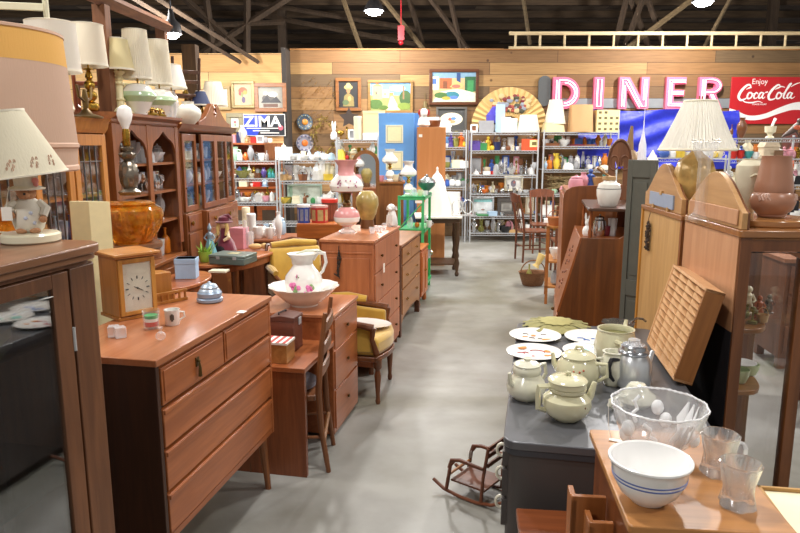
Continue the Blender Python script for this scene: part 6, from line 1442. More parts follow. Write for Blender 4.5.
# ================================================================ things on the plank walls
def on_wall(px0, px1, py0, py1, y=WY):
    a, b = aty(px0, py1, y), aty(px1, py0, y); return a.x, b.x, a.z, b.z
def picture(px0, px1, py0, py1, lab, fm, draw, y=WY-.03, fw=.05, mat_=None, cat_='painting'):
    x0, x1, z0, z1 = on_wall(px0, px1, py0, py1, y); w_, h_ = x1-x0, z1-z0
    t = T('wall_painting', lab, cat_, ((x0+x1)/2, y, (z0+z1)/2))
    a, b = w_/2, h_/2
    O('picture_frame', G().box(-a, a, -.03, .02, b-fw, b).box(-a, a, -.03, .02, -b, -b+fw).box(-a, -a+fw, -.03, .02, -b+fw, b-fw).box(a-fw, a, -.03, .02, -b+fw, b-fw), fm, t, bev=.006)
    g = G(); mats = []; A, B = a-fw, b-fw
    def col(c):
        if c not in mats: mats.append(c)
        return mats.index(c)
    g.mi = col(draw[0]); g.box(-A, A, .0, .01, -B, B)
    for k, s in enumerate(draw[1:]):
        g.mi = col(s[0]); yy = -.0008*(k+1)-.001
        if s[1] == 'r': g.add([(s[2]*A, yy, s[3]*B), (s[4]*A, yy, s[3]*B), (s[4]*A, yy, s[5]*B), (s[2]*A, yy, s[5]*B)], [(0, 1, 2, 3)])
        if s[1] == 'e': m_ = 20; g.add([(s[2]*A+s[4]*A*math.cos(2*PI*i/m_), yy, s[3]*B+s[5]*B*math.sin(2*PI*i/m_)) for i in range(m_)], [tuple(range(m_))])
        if s[1] == 'p': g.add([(x*A, yy, z*B) for x, z in s[2]], [tuple(range(len(s[2])))])
    O('canvas', g, [mat(c, .45, var=.25, scale=25) for c in mats], t)
    return t
DKF = wood('#6a4028', '#3c2216', 'x', rough=.35); MDF = wood('#a06f45', '#744a2a', 'x', rough=.4)
picture(336, 361, 78, 111, 'small dark portrait painting of a person in a yellow hat, brown frame', MDF,
 ['#2c2b2c', ('#c8b26a','e',0,.55,.45,.18), ('#b07a52','e',0,.3,.2,.22), ('#d8c878','e',0,.68,.25,.2), ('#8a7a4a','p',[(-.6,-.9),(-.45,-.1),(-.1,.1),(.2,.05),(.55,-.2),(.6,-.9)]), ('#5a6a48','e',-.3,-.6,.35,.2), ('#c89860','e',.1,-.3,.18,.2)], fw=.06)
picture(368, 413, 80, 113, 'painting of a sunny village lane with pale houses, light brown frame', wood('#a98a5c', '#7a6038', 'x'),
 ['#8f9a5c', ('#6fa0cc','r',-1,.1,1,1), ('#e8ecee','e',.35,.6,.4,.2), ('#e0c078','r',-.9,-.2,-.4,.75), ('#c98a50','p',[(-.95,.75),(-.65,.98),(-.35,.75)]), ('#ead39a','r',-.4,-.1,-.05,.5), ('#b9884c','r',-.05,-.1,.15,.3), ('#e3d2a4','p',[(-.2,-1),(.5,-1),(.12,.05),(.02,.05)]), ('#4e6b34','e',-.75,-.55,.35,.35), ('#3f5a30','e',.75,-.1,.3,.55), ('#7a8c3c','e',.7,-.7,.35,.25), ('#8a6a4a','r',.62,-.2,.7,.8), ('#55702f','e',-.35,-.8,.25,.15), ('#3a3a48','r',-.75,.15,-.68,.35), ('#3a3a48','r',-.3,.1,-.24,.25)])
picture(429, 479, 69, 105, 'large painting of a colourful courtyard with blue doorway, dark frame', DKF,
 ['#c9a878', ('#7a9ab0','r',-1,.6,1,1), ('#2f5a3a','r',.5,-.3,1,.7), ('#3f8a50','r',.62,-.4,.9,.45), ('#2f4a7a','r',.12,.1,.3,.95), ('#b8603a','r',-.65,-.1,-.1,.6), ('#7a4a30','r',-.5,-.1,-.3,.4), ('#e8dcc0','r',-.98,-.2,-.7,.7), ('#4a6ab0','r',-.98,.2,-.8,.55), ('#d9d6b8','p',[(-1,-1),(1,-1),(1,-.4),(.2,-.1),(-.6,-.3)]), ('#d9b070','p',[(-.2,0),(.1,.45),(.45,.15),(.3,-.15)]), ('#c96a5a','e',.1,.05,.2,.12), ('#3a7a88','e',-.1,-.55,.35,.25), ('#486a34','e',-.6,-.55,.3,.2), ('#5a7ac0','e',0,-.7,.2,.12), ('#b0a040','e',-.35,-.75,.2,.12)], fw=.055)
picture(436, 467, 107, 132, 'dark framed picture with a cream oval fan scene below the courtyard painting', mat('#5a5650', .5), ['#4a4a48', ('#e8dcc0','e',0,.05,.85,.62), ('#c8604a','e',-.1,0,.15,.2), ('#5a8ab8','e',.15,.1,.2,.15), ('#d8a070','e',.05,-.2,.25,.15)], fw=.04)
YL = WY-.53
picture(232, 254, 81, 108, 'flower still life with red blooms in a gilt frame on the pale wall', mat('#8a7a50', .4, metal=.4), ['#d9b890', ('#d0603c','e',0,.35,.5,.35), ('#e8a04a','e',.25,.2,.25,.2), ('#c84a4a','e',-.25,.1,.25,.2), ('#6a5a7a','e',.05,-.5,.22,.3), ('#8a9a5a','e',-.1,0,.12,.25)], y=YL)
picture(255, 286, 83, 112, 'grey harbour-like picture in a reddish wood frame above the blue sign', wood('#b07a50', '#80502f', 'x'), ['#a8a498', ('#5a5650','e',-.2,-.1,.5,.4), ('#e0ddd0','e',.2,.3,.4,.25), ('#38363a','p',[(-.8,-.5),(-.3,.2),(0,-.3),(.5,.1),(.9,-.5)]), ('#d8d4c8','e',-.4,.4,.2,.2), ('#6a4a3a','r',-.6,-.9,.6,-.6)], y=YL, fw=.07)
picture(213, 230, 86, 110, 'floral print in thin frame partly behind the white pleated lampshade', mat('#a89060', .5), ['#e8e0d0', ('#c85a4a','e',.2,-.3,.5,.3), ('#5a7ab0','e',0,.4,.4,.3), ('#d8b050','e',-.3,0,.25,.2)], y=YL)
picture(227, 243, 113, 132, 'small flower print in a wide grey gilt frame beside the blue sign', mat('#8a8266', .4, metal=.3), ['#f0eadc', ('#c87a7a','e',0,.1,.4,.3), ('#7a9a6a','e',0,-.5,.2,.3)], y=YL, fw=.08)
# ZIMA sign
x0, x1, z0, z1 = on_wall(244, 285, 114, 136, YL-.02)
zs_ = T('tin_sign', 'blue and black rectangular tin sign with big white letters on the pale wall', 'sign', ((x0+x1)/2, YL-.03, (z0+z1)/2))
a, b = (x1-x0)/2, (z1-z0)/2
g = G(); g.box(-a, a, 0, .012, -b, b); O('white_border', g, mat('#e9e9e6', .3), zs_)
g = G(); g.box(-a+.012, a-.012, -.003, 0, -b+.012, b-.012); g.mi = 1; g.add([(-a+.012, -.004, -b+.012), (-.35*a, -.004, -b+.012), (.15*a, -.004, b-.012), (-a+.012, -.004, b-.012)], [(0, 1, 2, 3)])
O('sign_face', g, [mat('#20242c', .3), mat('#2440c0', .3)], zs_)
def text_obj(body, size, parent, loc, m, ext=.002, name='lettering', shear=0, xs=1., bold=0):
    cu = bpy.data.curves.new(name, 'FONT'); cu.body = body; cu.size = size; cu.extrude = ext; cu.align_x = 'CENTER'; cu.align_y = 'CENTER'; cu.shear = shear; cu.offset = bold; cu.resolution_u = 3
    cu.materials.append(m); tmp = bpy.data.objects.new(name, cu); me = bpy.data.meshes.new_from_object(tmp); bpy.data.objects.remove(tmp); o = bpy.data.objects.new(name, me); COL.objects.link(o); o.parent = parent; o.location = loc; o.rotation_euler = (PI/2, 0, 0); o.scale = (xs, 1, 1); return o
text_obj('ZIMA', b*1.35, zs_, (-.03, -.008, b*.28), WHITE, xs=1.08, bold=.006)
g = G().box(-a*.85, a*.72, -.007, -.004, -b*.33, -b*.26).box(-a*.55, a*.25, -.007, -.004, -b*.56, -b*.48).box(-a*.2, a*.7, -.007, -.004, -b*.76, -b*.68)
O('underline', g, WHITE, zs_); O('red_emblem', G().lathe([(.045, 0), (.045, .004)], n=16), mat('#d05a6a', .4), zs_, loc=(a*.78, -.004, -b*.25), rot=(PI/2, 0, 0))
# DINER channel letters
x0, x1, z0, z1 = on_wall(553, 723, 77, 109, WY-.12)
dn_ = T('diner_sign', 'large pink neon channel letters spelling a word across the plank wall', 'neon sign', (0, WY-.12, 0))
PKL = mat('#e2708f', .4, var=.04); NEO = emit('#ffdcea', 1.5); PKS = mat('#c24c66', .45)
hL = z1-z0
def letter(ch, px0, px1, strokes, tubes):
    xa = aty(px0, 93, WY-.12).x; xb = aty(px1, 93, WY-.12).x; w_ = xb-xa
    f = lambda p_: (xa+p_[0]*w_, z0+p_[1]*hL)
    holder = O('letter', *build_letter(f, strokes), dn_)
    g = G()
    for tb in tubes: g.tube([(f(p_)[0], -.02, f(p_)[1]) for p_ in tb], .011, 6)
    O('neon_tube', g, NEO, holder)
def build_letter(f, strokes):
    g = G()
    for k_, s in enumerate(strokes):
        P_ = [f(p_) for p_ in s]; g.mi = 0; g.prism(P_, .003*k_, .10+.004*k_, 'xz')
        c0 = (sum(p_[0] for p_ in P_)/len(P_), sum(p_[1] for p_ in P_)/len(P_))
    return g, [PKL]
def arc(cx_, cy_, rx, ry, a0, a1, n=10): return [(cx_+rx*math.cos(a0+(a1-a0)*k/n), cy_+ry*math.sin(a0+(a1-a0)*k/n)) for k in range(n+1)]
h2 = PI/2
D_out = arc(.42, .5, .58, .5, -h2, h2, 14); D_in = arc(.42, .5, .27, .25, h2, -h2, 14)
letter('D', 553, 580, [[(0,0),(.32,0),(.32,1),(0,1)], [(.32,0)]+D_out+[(.32,1),(.32,.76)]+D_in+[(.32,.24)]], [[(.12,.1),(.12,.9)], [(.21,.9),(.21,.1)]+arc(.42,.5,.47,.4,-h2,h2,14)+[(.21,.9)], arc(.42,.5,.38,.32,-h2,h2,12)])
letter('I', 594, 604, [[(0,0),(1,0),(1,1),(0,1)]], [[(.3,.08),(.3,.92),(.7,.92),(.7,.08),(.3,.08)]])
letter('N', 619, 649, [[(0,0),(.27,0),(.27,1),(0,1)], [(.73,0),(1,0),(1,1),(.73,1)], [(.02,1),(.34,1),(.98,0),(.66,0)]], [[(.1,.08),(.1,.92),(.26,.92),(.78,.08),(.9,.08),(.9,.92)], [(.18,.08),(.18,.74)], [(.82,.92),(.82,.28)], [(.2,.84),(.7,.06)]])
letter('E', 666, 686, [[(0,0),(.4,0),(.4,1),(0,1)], [(.4,0),(1,0),(1,.22),(.4,.22)], [(.4,.4),(.92,.4),(.92,.6),(.4,.6)], [(.4,.78),(1,.78),(1,1),(.4,1)]], [[(.92,.1),(.14,.1),(.14,.9),(.92,.9)], [(.92,.16),(.26,.16),(.26,.84),(.92,.84)], [(.26,.47),(.84,.47)], [(.26,.53),(.84,.53)]])
letter('R', 699, 723, [[(0,0),(.3,0),(.3,1),(0,1)], [(.3,1)]+arc(.5,.72,.46,.28,h2,-h2,12)+[(.3,.44),(.3,.62)]+arc(.48,.72,.2,.1,-h2,h2,8)+[(.3,.82)], [(.4,.46),(.7,.5),(1.02,0),(.68,0)]], [[(.12,.08),(.12,.92)], [(.22,.08),(.22,.92)]+arc(.5,.72,.36,.2,h2,-h2,12)+[(.22,.52)], [(.55,.46),(.84,.06)], [(.48,.46),(.76,.06)]])
tag(O('sign_backing', G().box(0, aty(735, 100, WY-.02).x-aty(556, 100, WY-.02).x, -.015, .0, 0, .17), mat('#8f9396', .5, metal=.4, var=.2, scale=4), loc=(aty(556, 107, WY-.005).x, WY-.005, aty(556, 108, WY-.005).z)), 'long grey galvanized metal strip behind the neon letters', 'metal strip')
# soft drink sign
x0, x1, z0, z1 = on_wall(728, 806, 77, 124, WY-.03)
cs_ = T('drink_sign', 'big red rectangular sign with white script lettering and wave', 'sign', ((x0+x1)/2, WY-.035, (z0+z1)/2))
a, b = (x1-x0)/2, (z1-z0)/2
O('sign_panel', G().box(-a, a, 0, .025, -b, b), mat('#bb1c24', .35, var=.04, coat=.2), cs_, bev=.004)
text_obj('Enjoy', .14, cs_, (-a*.24, -.003, b*.80), mat('#f3e9e6', .4), xs=.95)
text_obj('TRADE-MARK', .045, cs_, (-a*.2, -.003, -b*.16), mat('#f0dedc', .4))
g = G(); WV = mat('#f4f1ee', .35)
top = [(-1, -.33), (-.8, -.42), (-.55, -.60), (-.3, -.64), (0, -.54), (.35, -.3), (.7, -.10), (1, -.04)]
bot = [(1, -.40), (.7, -.40), (.35, -.56), (0, -.76), (-.3, -.84), (-.6, -.80), (-.85, -.66), (-1, -.55)]
def smoothline(P_, m_=4):
    out = []
    for i in range(len(P_)-1):
        p0 = P_[max(i-1, 0)]; p1 = P_[i]; p2 = P_[i+1]; p3 = P_[min(i+2, len(P_)-1)]
        for k in range(m_):
            t = k/m_; out.append(tuple(.5*((2*p1[j])+(-p0[j]+p2[j])*t+(2*p0[j]-5*p1[j]+4*p2[j]-p3[j])*t*t+(-p0[j]+3*p1[j]-3*p2[j]+p3[j])*t**3) for j in range(len(p1))))
    return out+[tuple(P_[-1])]
tp, bt_ = smoothline(top), smoothline(bot)[::-1]
for i in range(min(len(tp), len(bt_))-1):
    g.add([(tp[i][0]*a, -.002, tp[i][1]*b), (tp[i+1][0]*a, -.002, tp[i+1][1]*b), (bt_[i+1][0]*a, -.002, bt_[i+1][1]*b), (bt_[i][0]*a, -.002, bt_[i][1]*b)], [(0, 1, 2, 3)])
O('white_wave', g, WV, cs_)
# script lettering as swelling pen strokes: (x, z, half width) in a 0..10 by 0..3 box
SC = [
 [(2.0,2.35,.10),(1.75,2.75,.12),(1.2,2.6,.16),(.55,1.8,.2),(.35,1.0,.2),(.75,.5,.16),(1.35,.62,.1),(1.7,.9,.05)],      # C
 [(1.35,2.1,.05),(1.75,2.3,.1),(2.05,2.35,.06)],
 [(2.15,1.6,.12),(1.85,1.55,.12),(1.7,1.05,.13),(1.9,.72,.11),(2.3,.85,.11),(2.45,1.3,.12),(2.15,1.6,.12),(2.5,1.45,.05),(2.8,1.5,.04)],   # o
 [(3.25,1.45,.1),(3.0,1.6,.1),(2.75,1.2,.13),(2.85,.78,.11),(3.2,.8,.07),(3.45,1.05,.04)],   # c
 [(4.1,1.55,.08),(3.75,1.6,.11),(3.5,1.15,.13),(3.65,.78,.1),(3.95,.95,.08),(4.2,1.55,.12),(4.05,1.0,.12),(4.25,.75,.08),(4.5,.95,.04)], # a
 [(4.45,1.62,.08),(4.75,1.7,.1)],   # hyphen
 [(6.55,2.55,.06),(6.35,2.75,.1),(5.95,2.6,.14),(5.35,1.9,.19),(5.05,1.15,.19),(5.3,.6,.15),(5.9,.62,.1),(6.3,.9,.05)],   # C
 [(5.9,2.1,.05),(6.3,2.3,.11),(6.75,2.5,.08),(7.3,2.4,.05)],
 [(6.75,1.6,.12),(6.45,1.55,.12),(6.3,1.05,.13),(6.5,.72,.11),(6.9,.85,.11),(7.05,1.3,.12),(6.75,1.6,.12),(7.1,1.45,.05),(7.4,1.6,.04)],  # o
 [(7.35,1.3,.06),(8.0,2.5,.1),(8.25,2.95,.08),(7.95,2.75,.12),(7.5,1.5,.14),(7.45,.9,.12),(7.75,.75,.07),(8.0,1.0,.04)],  # l
 [(8.6,1.55,.08),(8.25,1.6,.11),(8.0,1.15,.13),(8.15,.78,.1),(8.45,.95,.08),(8.7,1.55,.12),(8.55,1.0,.12),(8.8,.75,.08),(9.2,1.0,.04)], # a
 [(.9,.55,.05),(1.6,.2,.08),(2.6,.12,.1),(3.6,.3,.07),(4.3,.1,.03)],   # tail of first letter
 [(8.3,2.5,.05),(9.0,2.9,.08),(9.7,3.1,.04)],
]
g = G()
for s in SC:
    P_ = smoothline([(x, z, w_) for x, z, w_ in s], 5)
    sx_, sz_ = a*1.72/10, b*.86/3
    for i in range(len(P_)-1):
        (xA, zA, wA), (xB, zB, wB) = P_[i], P_[i+1]
        A_ = Vector((-a*.86+(xA+.12*zA)*sx_, 0, -b*.12+zA*sz_)); B_ = Vector((-a*.86+(xB+.12*zB)*sx_, 0, -b*.12+zB*sz_)); d = (B_-A_)
        if d.length < 1e-6: continue
        nrm = Vector((-d.z, 0, d.x)).normalized(); k = sx_*1.05; y_ = -.002-.00002*i
        e_ = d.normalized()*.006
        g.add([tuple(A_-e_+nrm*wA*k+Vector((0, y_, 0))), tuple(B_+e_+nrm*wB*k+Vector((0, y_, 0))), tuple(B_+e_-nrm*wB*k+Vector((0, y_, 0))), tuple(A_-e_-nrm*wA*k+Vector((0, y_, 0)))], [(0, 1, 2, 3)])
O('script_lettering', g, WV, cs_)
# big folding fan
c_ = aty(509, 124, WY-.06); fan = T('wall_fan', 'huge folded-paper fan painted with flowers spread open on the plank wall', 'fan', (c_.x, WY-.04, c_.z-.05))
Rf = (547-472)/2/ppm(WY, 2.1)
g = G(); m_ = 44; P_ = []
for k in range(m_+1):
    an = PI*(-.03+1.06*k/m_); yy = -.04 if k % 2 else -.015
    P_ += [(.28*Rf*math.cos(an), yy, .28*Rf*math.sin(an)), (Rf*1.0*math.cos(an), yy, Rf*1.02*math.sin(an))]
g.add(P_, [(2*k, 2*k+1, 2*k+3, 2*k+2) for k in range(m_)]); O('fan_paper', g, mat('#cfae70', .7, var=.06), fan)
g = G(); random.seed(8)
for k in range(46):
    an = .8+1.5*random.random(); rr = Rf*(.42+.42*random.random()); s = .03+.035*random.random(); g.mi = random.randrange(5)
    g.ball((rr*math.cos(an), -.055, rr*math.sin(an)), s, s*.8, n=8, k=4, ry=.006)
O('painted_flowers', g, [mat(c, .6) for c in ('#7a2f2c', '#4a4a38', '#8a8f9a', '#a04a3a', '#c9b080')], fan)
O('fan_guard', G().lathe([(.27*Rf, 0), (.27*Rf, .015)], n=24).tube([(0, -.0, 0), (Rf*.95, 0, -.05)], .02, 6), mat('#6b4a34', .5), fan, rot=(PI/2, 0, 0)).scale = (1, 1, 1)
# round plates, wreath, mirrors and ornaments
def disc_on_wall(px, py, rpx, lab, cols, y=WY):
    c_ = aty(px, py, y-.03); r = rpx/ppm(y, c_.z); t = T('wall_plate', lab, 'plate', c_)
    O('plate_disc', G().lathe([(r*.6, 0), (r, .02), (r, .028), (r*.6, .012), (.001, .012)], n=32), mat(cols[0], .3, var=.2), t, rot=(PI/2, 0, 0))
    g = G()
    for k in range(22): a_ = 2*PI*k/22; g.mi = k % 2; g.ball((r*.8*math.cos(a_), -.028, r*.8*math.sin(a_)), r*.09, n=6, k=4)
    g.mi = 2; g.ball((0, -.02, 0), r*.38, n=12, k=6, ry=.012)
    O('painted_rim', g, [mat(cols[1], .3), mat(cols[2], .3), mat(cols[3], .3)], t)
disc_on_wall(305, 122, 8, 'upper round painted plate with blue rim on the plank wall', ['#4a5560', '#6a8aa0', '#b8b49a', '#d08a3a'])
disc_on_wall(305, 143, 8.5, 'lower round painted plate with orange centre on the plank wall', ['#9a9aa8', '#c8b8c0', '#5a5a80', '#d8762e'])
c_ = aty(325, 137, WY-.08); g = G(); random.seed(12)
for k in range(150):
    a_ = random.random()*2*PI; rr = .17+.12*random.random(); x, z = rr*math.cos(a_)*.9, rr*math.sin(a_)*1.3
    g.tube([(x, -.02, z), (x+random.uniform(-.06, .06), -.04-random.random()*.05, z+random.uniform(-.06, .06))], [.016, .003], 4, flat=.4)
tag(O('wreath', g, mat('#8d7a34', .6, metal=.3, var=.4, scale=30), loc=c_), 'gold and green dried leaf wreath hanging on the plank wall', 'wreath')
c_ = aty(318, 98, WY-.04); g = G()
for k in range(90):
    x, z = random.uniform(-.42, .42), random.uniform(-.42, .42)
    if x*x+z*z < .17: g.tube([(x, 0, z), (x+.03, -.02, z+.03)], .003, 4); g.ball((x, -.02, z), .010, n=6, k=4)
tag(O('metal_spray', g, mat('#b98d4a', .3, metal=.8), loc=c_), 'sparse brass wire and bead wall spray above the round plates', 'wall ornament')
c_ = aty(425, 107, WY-.03)
tag(O('tassel', G().tube([(0, 0, .25), (0, 0, .1)], .006, 5).tube([(0, -.01, .1), (0, -.02, -.05)], [.03, .05], 8).tube([(-.06, -.01, -.02), (0, -.02, -.09), (.06, -.01, -.02)], .02, 6), mat('#6b5a30', .6), loc=c_), 'dark brass wall hook ornament between the village lane and courtyard paintings', 'wall ornament')
tag(O('hand_mirror', G().prism([(.115*math.cos(a_), (.16 if math.sin(a_) > 0 else -.16)+.115*math.sin(a_)) for a_ in [2*PI*k/32 for k in range(33)]], 0, .03, 'xz'), mat('#5d5f5f', .35, metal=.3), loc=aty(544.5, 91, WY-.05)), 'rounded dark grey serving tray hanging before the first neon letter', 'tray')
# low ledge things on pale wall
# blue tarpaulin
x0, x1, z0, z1 = on_wall(577, 741, 110, 168, WY-.14)
g = G(); nx, nz = 60, 26
for i in range(nx+1):
    for j in range(nz+1):
        u, v_ = i/nx, j/nz; x = x0+(x1-x0)*u; z = z0+(z1-z0)*v_
        g.v.append((x, WY-.11+.035*math.sin(z*16+math.sin(x*2.1)*2.5)+.03*math.sin(x*5+z*4), z+.02*math.sin(x*4)))
for i in range(nx):
    for j in range(nz): g.f.append((i*(nz+1)+j, (i+1)*(nz+1)+j, (i+1)*(nz+1)+j+1, i*(nz+1)+j+1)); g.m.append(0)
tag(O('tarpaulin', g, mat('#2b35b8', .45, var=.15, scale=14, bump=1.)), 'wrinkled shiny blue tarpaulin hanging on the wall below the neon letters', 'tarpaulin')
c_ = aty(401, 35, 13.2); tag(O('red_hoist', G().box(-.06, .06, -.06, .06, -.1, .16).tube([(0, 0, .16), (0, 0, .9)], .01, 6).ball((0, 0, -.14), .05), mat('#b8202a', .4), loc=c_), 'red hoist hanging from the roof beside the bright light', 'hoist')

# ================================================================ wire racks and their contents
def rack(px0, px1, y, levels, lab, depth=.45, rows=None, ztop=None, name='wire_rack'):
    zt_ = max(levels) if ztop is None else ztop
    x0 = (px0-400)/F*(y*cT-(1.4-H)*sT); x1 = (px1-400)/F*(y*cT-(1.4-H)*sT)
    t = T(name, lab, 'shelving rack', (x0, y, 0))
    w_ = x1-x0
    for x in (0, w_):
        for yy in (0, depth):
            O('post', G().cyl(x, yy, 0, zt_+.04, .014, 8), STEEL, t)
    for z in levels:
        g = G().box(0, w_, -.006, .006, z-.012, z).box(0, w_, -.006, .006, z-.05, z-.042).box(0, w_, depth-.006, depth+.006, z-.012, z).box(0, .01, 0, depth, z-.012, z).box(w_-.01, w_, 0, depth, z-.012, z)
        nn = max(4, int(w_/.05))
        for k in range(nn): x = w_*(k+.5)/nn; g.box(x-.003, x+.003, 0, depth, z-.008, z-.001); g.tube([(x-.02, 0, z-.045), (x, 0, z-.008), (x+.02, 0, z-.045)], .003, 4)
        for k in range(3): g.box(0, w_, depth*(k+1)/4-.004, depth*(k+1)/4+.004, z-.012, z-.006)
        O('wire_shelf', g, STEEL, t)
    return x0, x1
YR = 12.0
def zpx(py, y): return aty(400, py, y).z
LV1 = [zpx(p_, YR) for p_ in (132, 151, 175, 195)]+[.55, .12]
LV1 = [zpx(132, YR), zpx(150.5, YR), zpx(175, YR), zpx(194, YR), zpx(216, YR), zpx(233, YR)]
rack(471, 537.5, YR, LV1, 'chrome wire rack full of bric-a-brac below the big fan')
LV2 = [zpx(132, YR), zpx(146, YR), zpx(169.5, YR), zpx(194, YR), zpx(216, YR), zpx(233, YR)]
rack(543, 617, YR, LV2, 'chrome wire rack standing before the blue tarpaulin')
LV0 = [zpx(132, YR), zpx(147, YR), zpx(168, YR), zpx(187, YR), zpx(208, YR)]
rack(428, 466, YR, LV0, 'narrow chrome wire rack beside the tall brown cabinet')
yb = YR+.2
R1 = 'on the rack below the fan'
shelf([(474,'frame','white',.13,.14,'brown'),(486,'box','grey',.26,.2),(494,'frame','black',.1,.16,'white'),(500,'box','pale blue',.16,.48),(505,'tin','white',.2,.26),(510,'box','white',.22,.24)], yb, LV1[0], 'on top of the rack below the fan', endname='door side')
P_ = yb
def bigshade(px, y, z, rb, rt, h_, lab, m, base=0):
    x = (px-400)/F*(y*cT-(z-H)*sT)
    return tag(O('lampshade', G().lathe([(rb, base), (rt, base+h_), (rt-.005, base+h_), (rb-.005, base)], n=40, cap=False).lathe([(rb+.002, base), (rb+.004, base+.008), (rb-.004, base+.012), (rb+.002, base)], n=40, cap=False), m, loc=(x, y, z+.002)), lab, 'lampshade')
bigshade(528, yb, LV1[0], .21, .15, .3, 'wide white lampshade on the rack end below the fan', WS)
t_ = bigshade(554.5, yb, LV2[0], .19, .11, .42, 'tall white bell lampshade stacked over another shade', WS, base=.14)
bigshade(553, yb, LV2[0], .21, .18, .16, 'low cream drum shade beneath the tall white bell shade', CS)
bigshade(580, yb, LV2[0], .23, .2, .47, 'tan parchment drum lampshade beside the patterned box', shade('#dcb482', .3))
g = G().box(-.2, .2, -.15, .15, 0, .38); g.mi = 1; random.seed(6)
for k in range(14): x, z = -.17+.1*(k % 4), .03+.095*(k//4); g.box(x, x+.05, -.152, -.15, z, z+.04)
tag(O('patterned_box', g, [mat('#dccf98', .7), mat('#6a5a3a', .7)], loc=((605-400)/F*(yb*cT-(LV2[0]-H)*sT), yb, LV2[0]+.002)), 'cream box printed with rows of small dark pictures', 'box')
tag(O('green_ball', G().ball((0, 0, .09), .09), mat('#4fd060', .5), loc=((520-400)/F*(yb*cT), yb+.1, LV1[0]+.001)), 'bright green ball half hidden between white shades', 'ball')
tag(O('purple_pot', G().lathe([(.1, 0), (.14, .1), (.15, .3), (.1, .36), (.04, .45), (.001, .46)], n=20), mat('#4a44a8', .4), loc=((492-400)/F*(yb*cT)+.05, yb+.15, LV1[0]+.2*0+.001)), 'rounded purple blue jar behind the grey boxes below the fan', 'jar')
shelf([(475,'book','purple',.2,.17),(481,'box','green',.2,.13),(488,'figurine','yellow',.1,.25),(492,'ball','yellow',.1,.09),(497,'basket','navy',.14,.15),(503,'cup','white',.07,.06),(508,'jar','brown',.09,.1),(513,'figurine','cream',.07,.12),(518,'cup','white',.09,.07)], yb, LV1[1], 'on the second shelf below the fan')
g = G().box(-.15, .15, -.05, .05, 0, .2); g.mi = 1; g.box(-.02, .14, -.053, -.05, .06, .18); g.mi = 2; g.box(.02, .1, -.055, -.053, .09, .15)
tag(O('game_box', g, [mat('#e0542c', .5), mat('#ece2a0', .5), mat('#7a6a3a', .5)], loc=((529-400)/F*(yb*cT-(LV1[1]-H)*sT), yb-.1, LV1[1]+.001)), 'orange box with a cream picture panel on the fan rack', 'box')
shelf([(476,'frame','brown',.24,.32,'grey'),(476,'cone','white',.16,.1),(482,'dome','silver',.1,.16),(487,'box','white',.12,.06),(491,'box','red',.1,.06),(496,'dome','clear',.12,.2),(501,'jar','silver',.09,.18),(506,'candlestick','silver',.07,.22),(511,'goblet','silver',.08,.2),(516,'candlestick','brass',.07,.25),(521,'pitcher','silver',.09,.16),(526,'cone','silver',.08,.26),(531,'bottle','clear',.07,.18),(534,'goblet','clear',.08,.22)], lambda px: yb-.12+.1*(int(px) % 3), LV1[2], 'on the third shelf below the fan')
shelf([(474,'jar','silver',.09,.12),(480,'cone','silver',.1,.2),(484,'bowl','orange',.12,.07),(490,'goblet','clear',.06,.12),(496,'cup','silver',.07,.08),(502,'dome','silver',.1,.1),(508,'candlestick','silver',.06,.16),(514,'cup','silver',.07,.1),(520,'jar','clear',.08,.12),(526,'bowl','clear',.12,.06),(532,'cup','silver',.07,.09)], lambda px: yb-.12+.1*(int(px) % 3), LV1[3], 'on the fourth shelf below the fan')
def flat_pic(px0, px1, py0, py1, y, lab, draw, fm, fw=.03, name='framed_print'):
    t = picture(px0, px1, py0, py1, lab, fm, draw, y=y, fw=fw, cat_='framed picture'); t.name = name; return t
flat_pic(504, 523, 176, 191, yb+.1, 'white print with a grey figure on the fan rack', ['#efece4', ('#8a8490','e',0,0,.35,.6), ('#d0807a','e',.1,.2,.15,.2)], PAPER2)
flat_pic(472, 494, 197, 214, yb, 'silver framed pale seascape on the fan rack', ['#e9eef0', ('#9ad8d8','r',-1,.5,1,.9), ('#b08a7a','e',0,-.6,.2,.12)], STEEL)
flat_pic(497, 516, 198, 215, yb, 'dark grey framed panel beside the silver framed seascape', ['#a8a49c', ('#8a8680','r',-.6,-.5,.6,.5)], mat('#55504c', .5), fw=.07)
flat_pic(525, 534, 196, 214, yb+.05, 'small cream framed print at the rack end', ['#e8e4d4', ('#a88070','e',0,0,.4,.5)], mat('#b8a890', .5))
shelf([(474,'figurine','silver',.12,.26),(481,'rabbit','olive',.12,.2),(487,'goblet','clear',.09,.2),(493,'vase','clear',.1,.26),(499,'jar','silver',.1,.22),(506,'basket','black',.2,.12),(509,'ball','pink',.15,.2),(516,'tray','tan',.3,.05),(521,'figurine','white',.1,.22),(528,'cup','white',.1,.14),(533,'ball','teal',.09,.09)], lambda px: yb-.1+.1*(int(px) % 2), LV1[5], 'on the bottom shelf below the fan')
shelf([(475,'cup','silver',.07,.07),(483,'tray','green',.22,.03),(492,'box','pale blue',.16,.08),(502,'cup','silver',.08,.06),(510,'tray','silver',.2,.03),(520,'cup','white',.08,.1)], yb-.15, LV1[4], 'on the fifth shelf below the fan')
shelf([(546,'bowl','clear',.14,.12),(552,'tray','brown',.24,.05),(564,'bowl','white',.22,.11),(577,'tray','maroon',.26,.03),(588,'tray','brown',.24,.03),(601,'bottle','grey',.07,.14)], yb, LV2[1], 'on the second shelf before the tarpaulin')
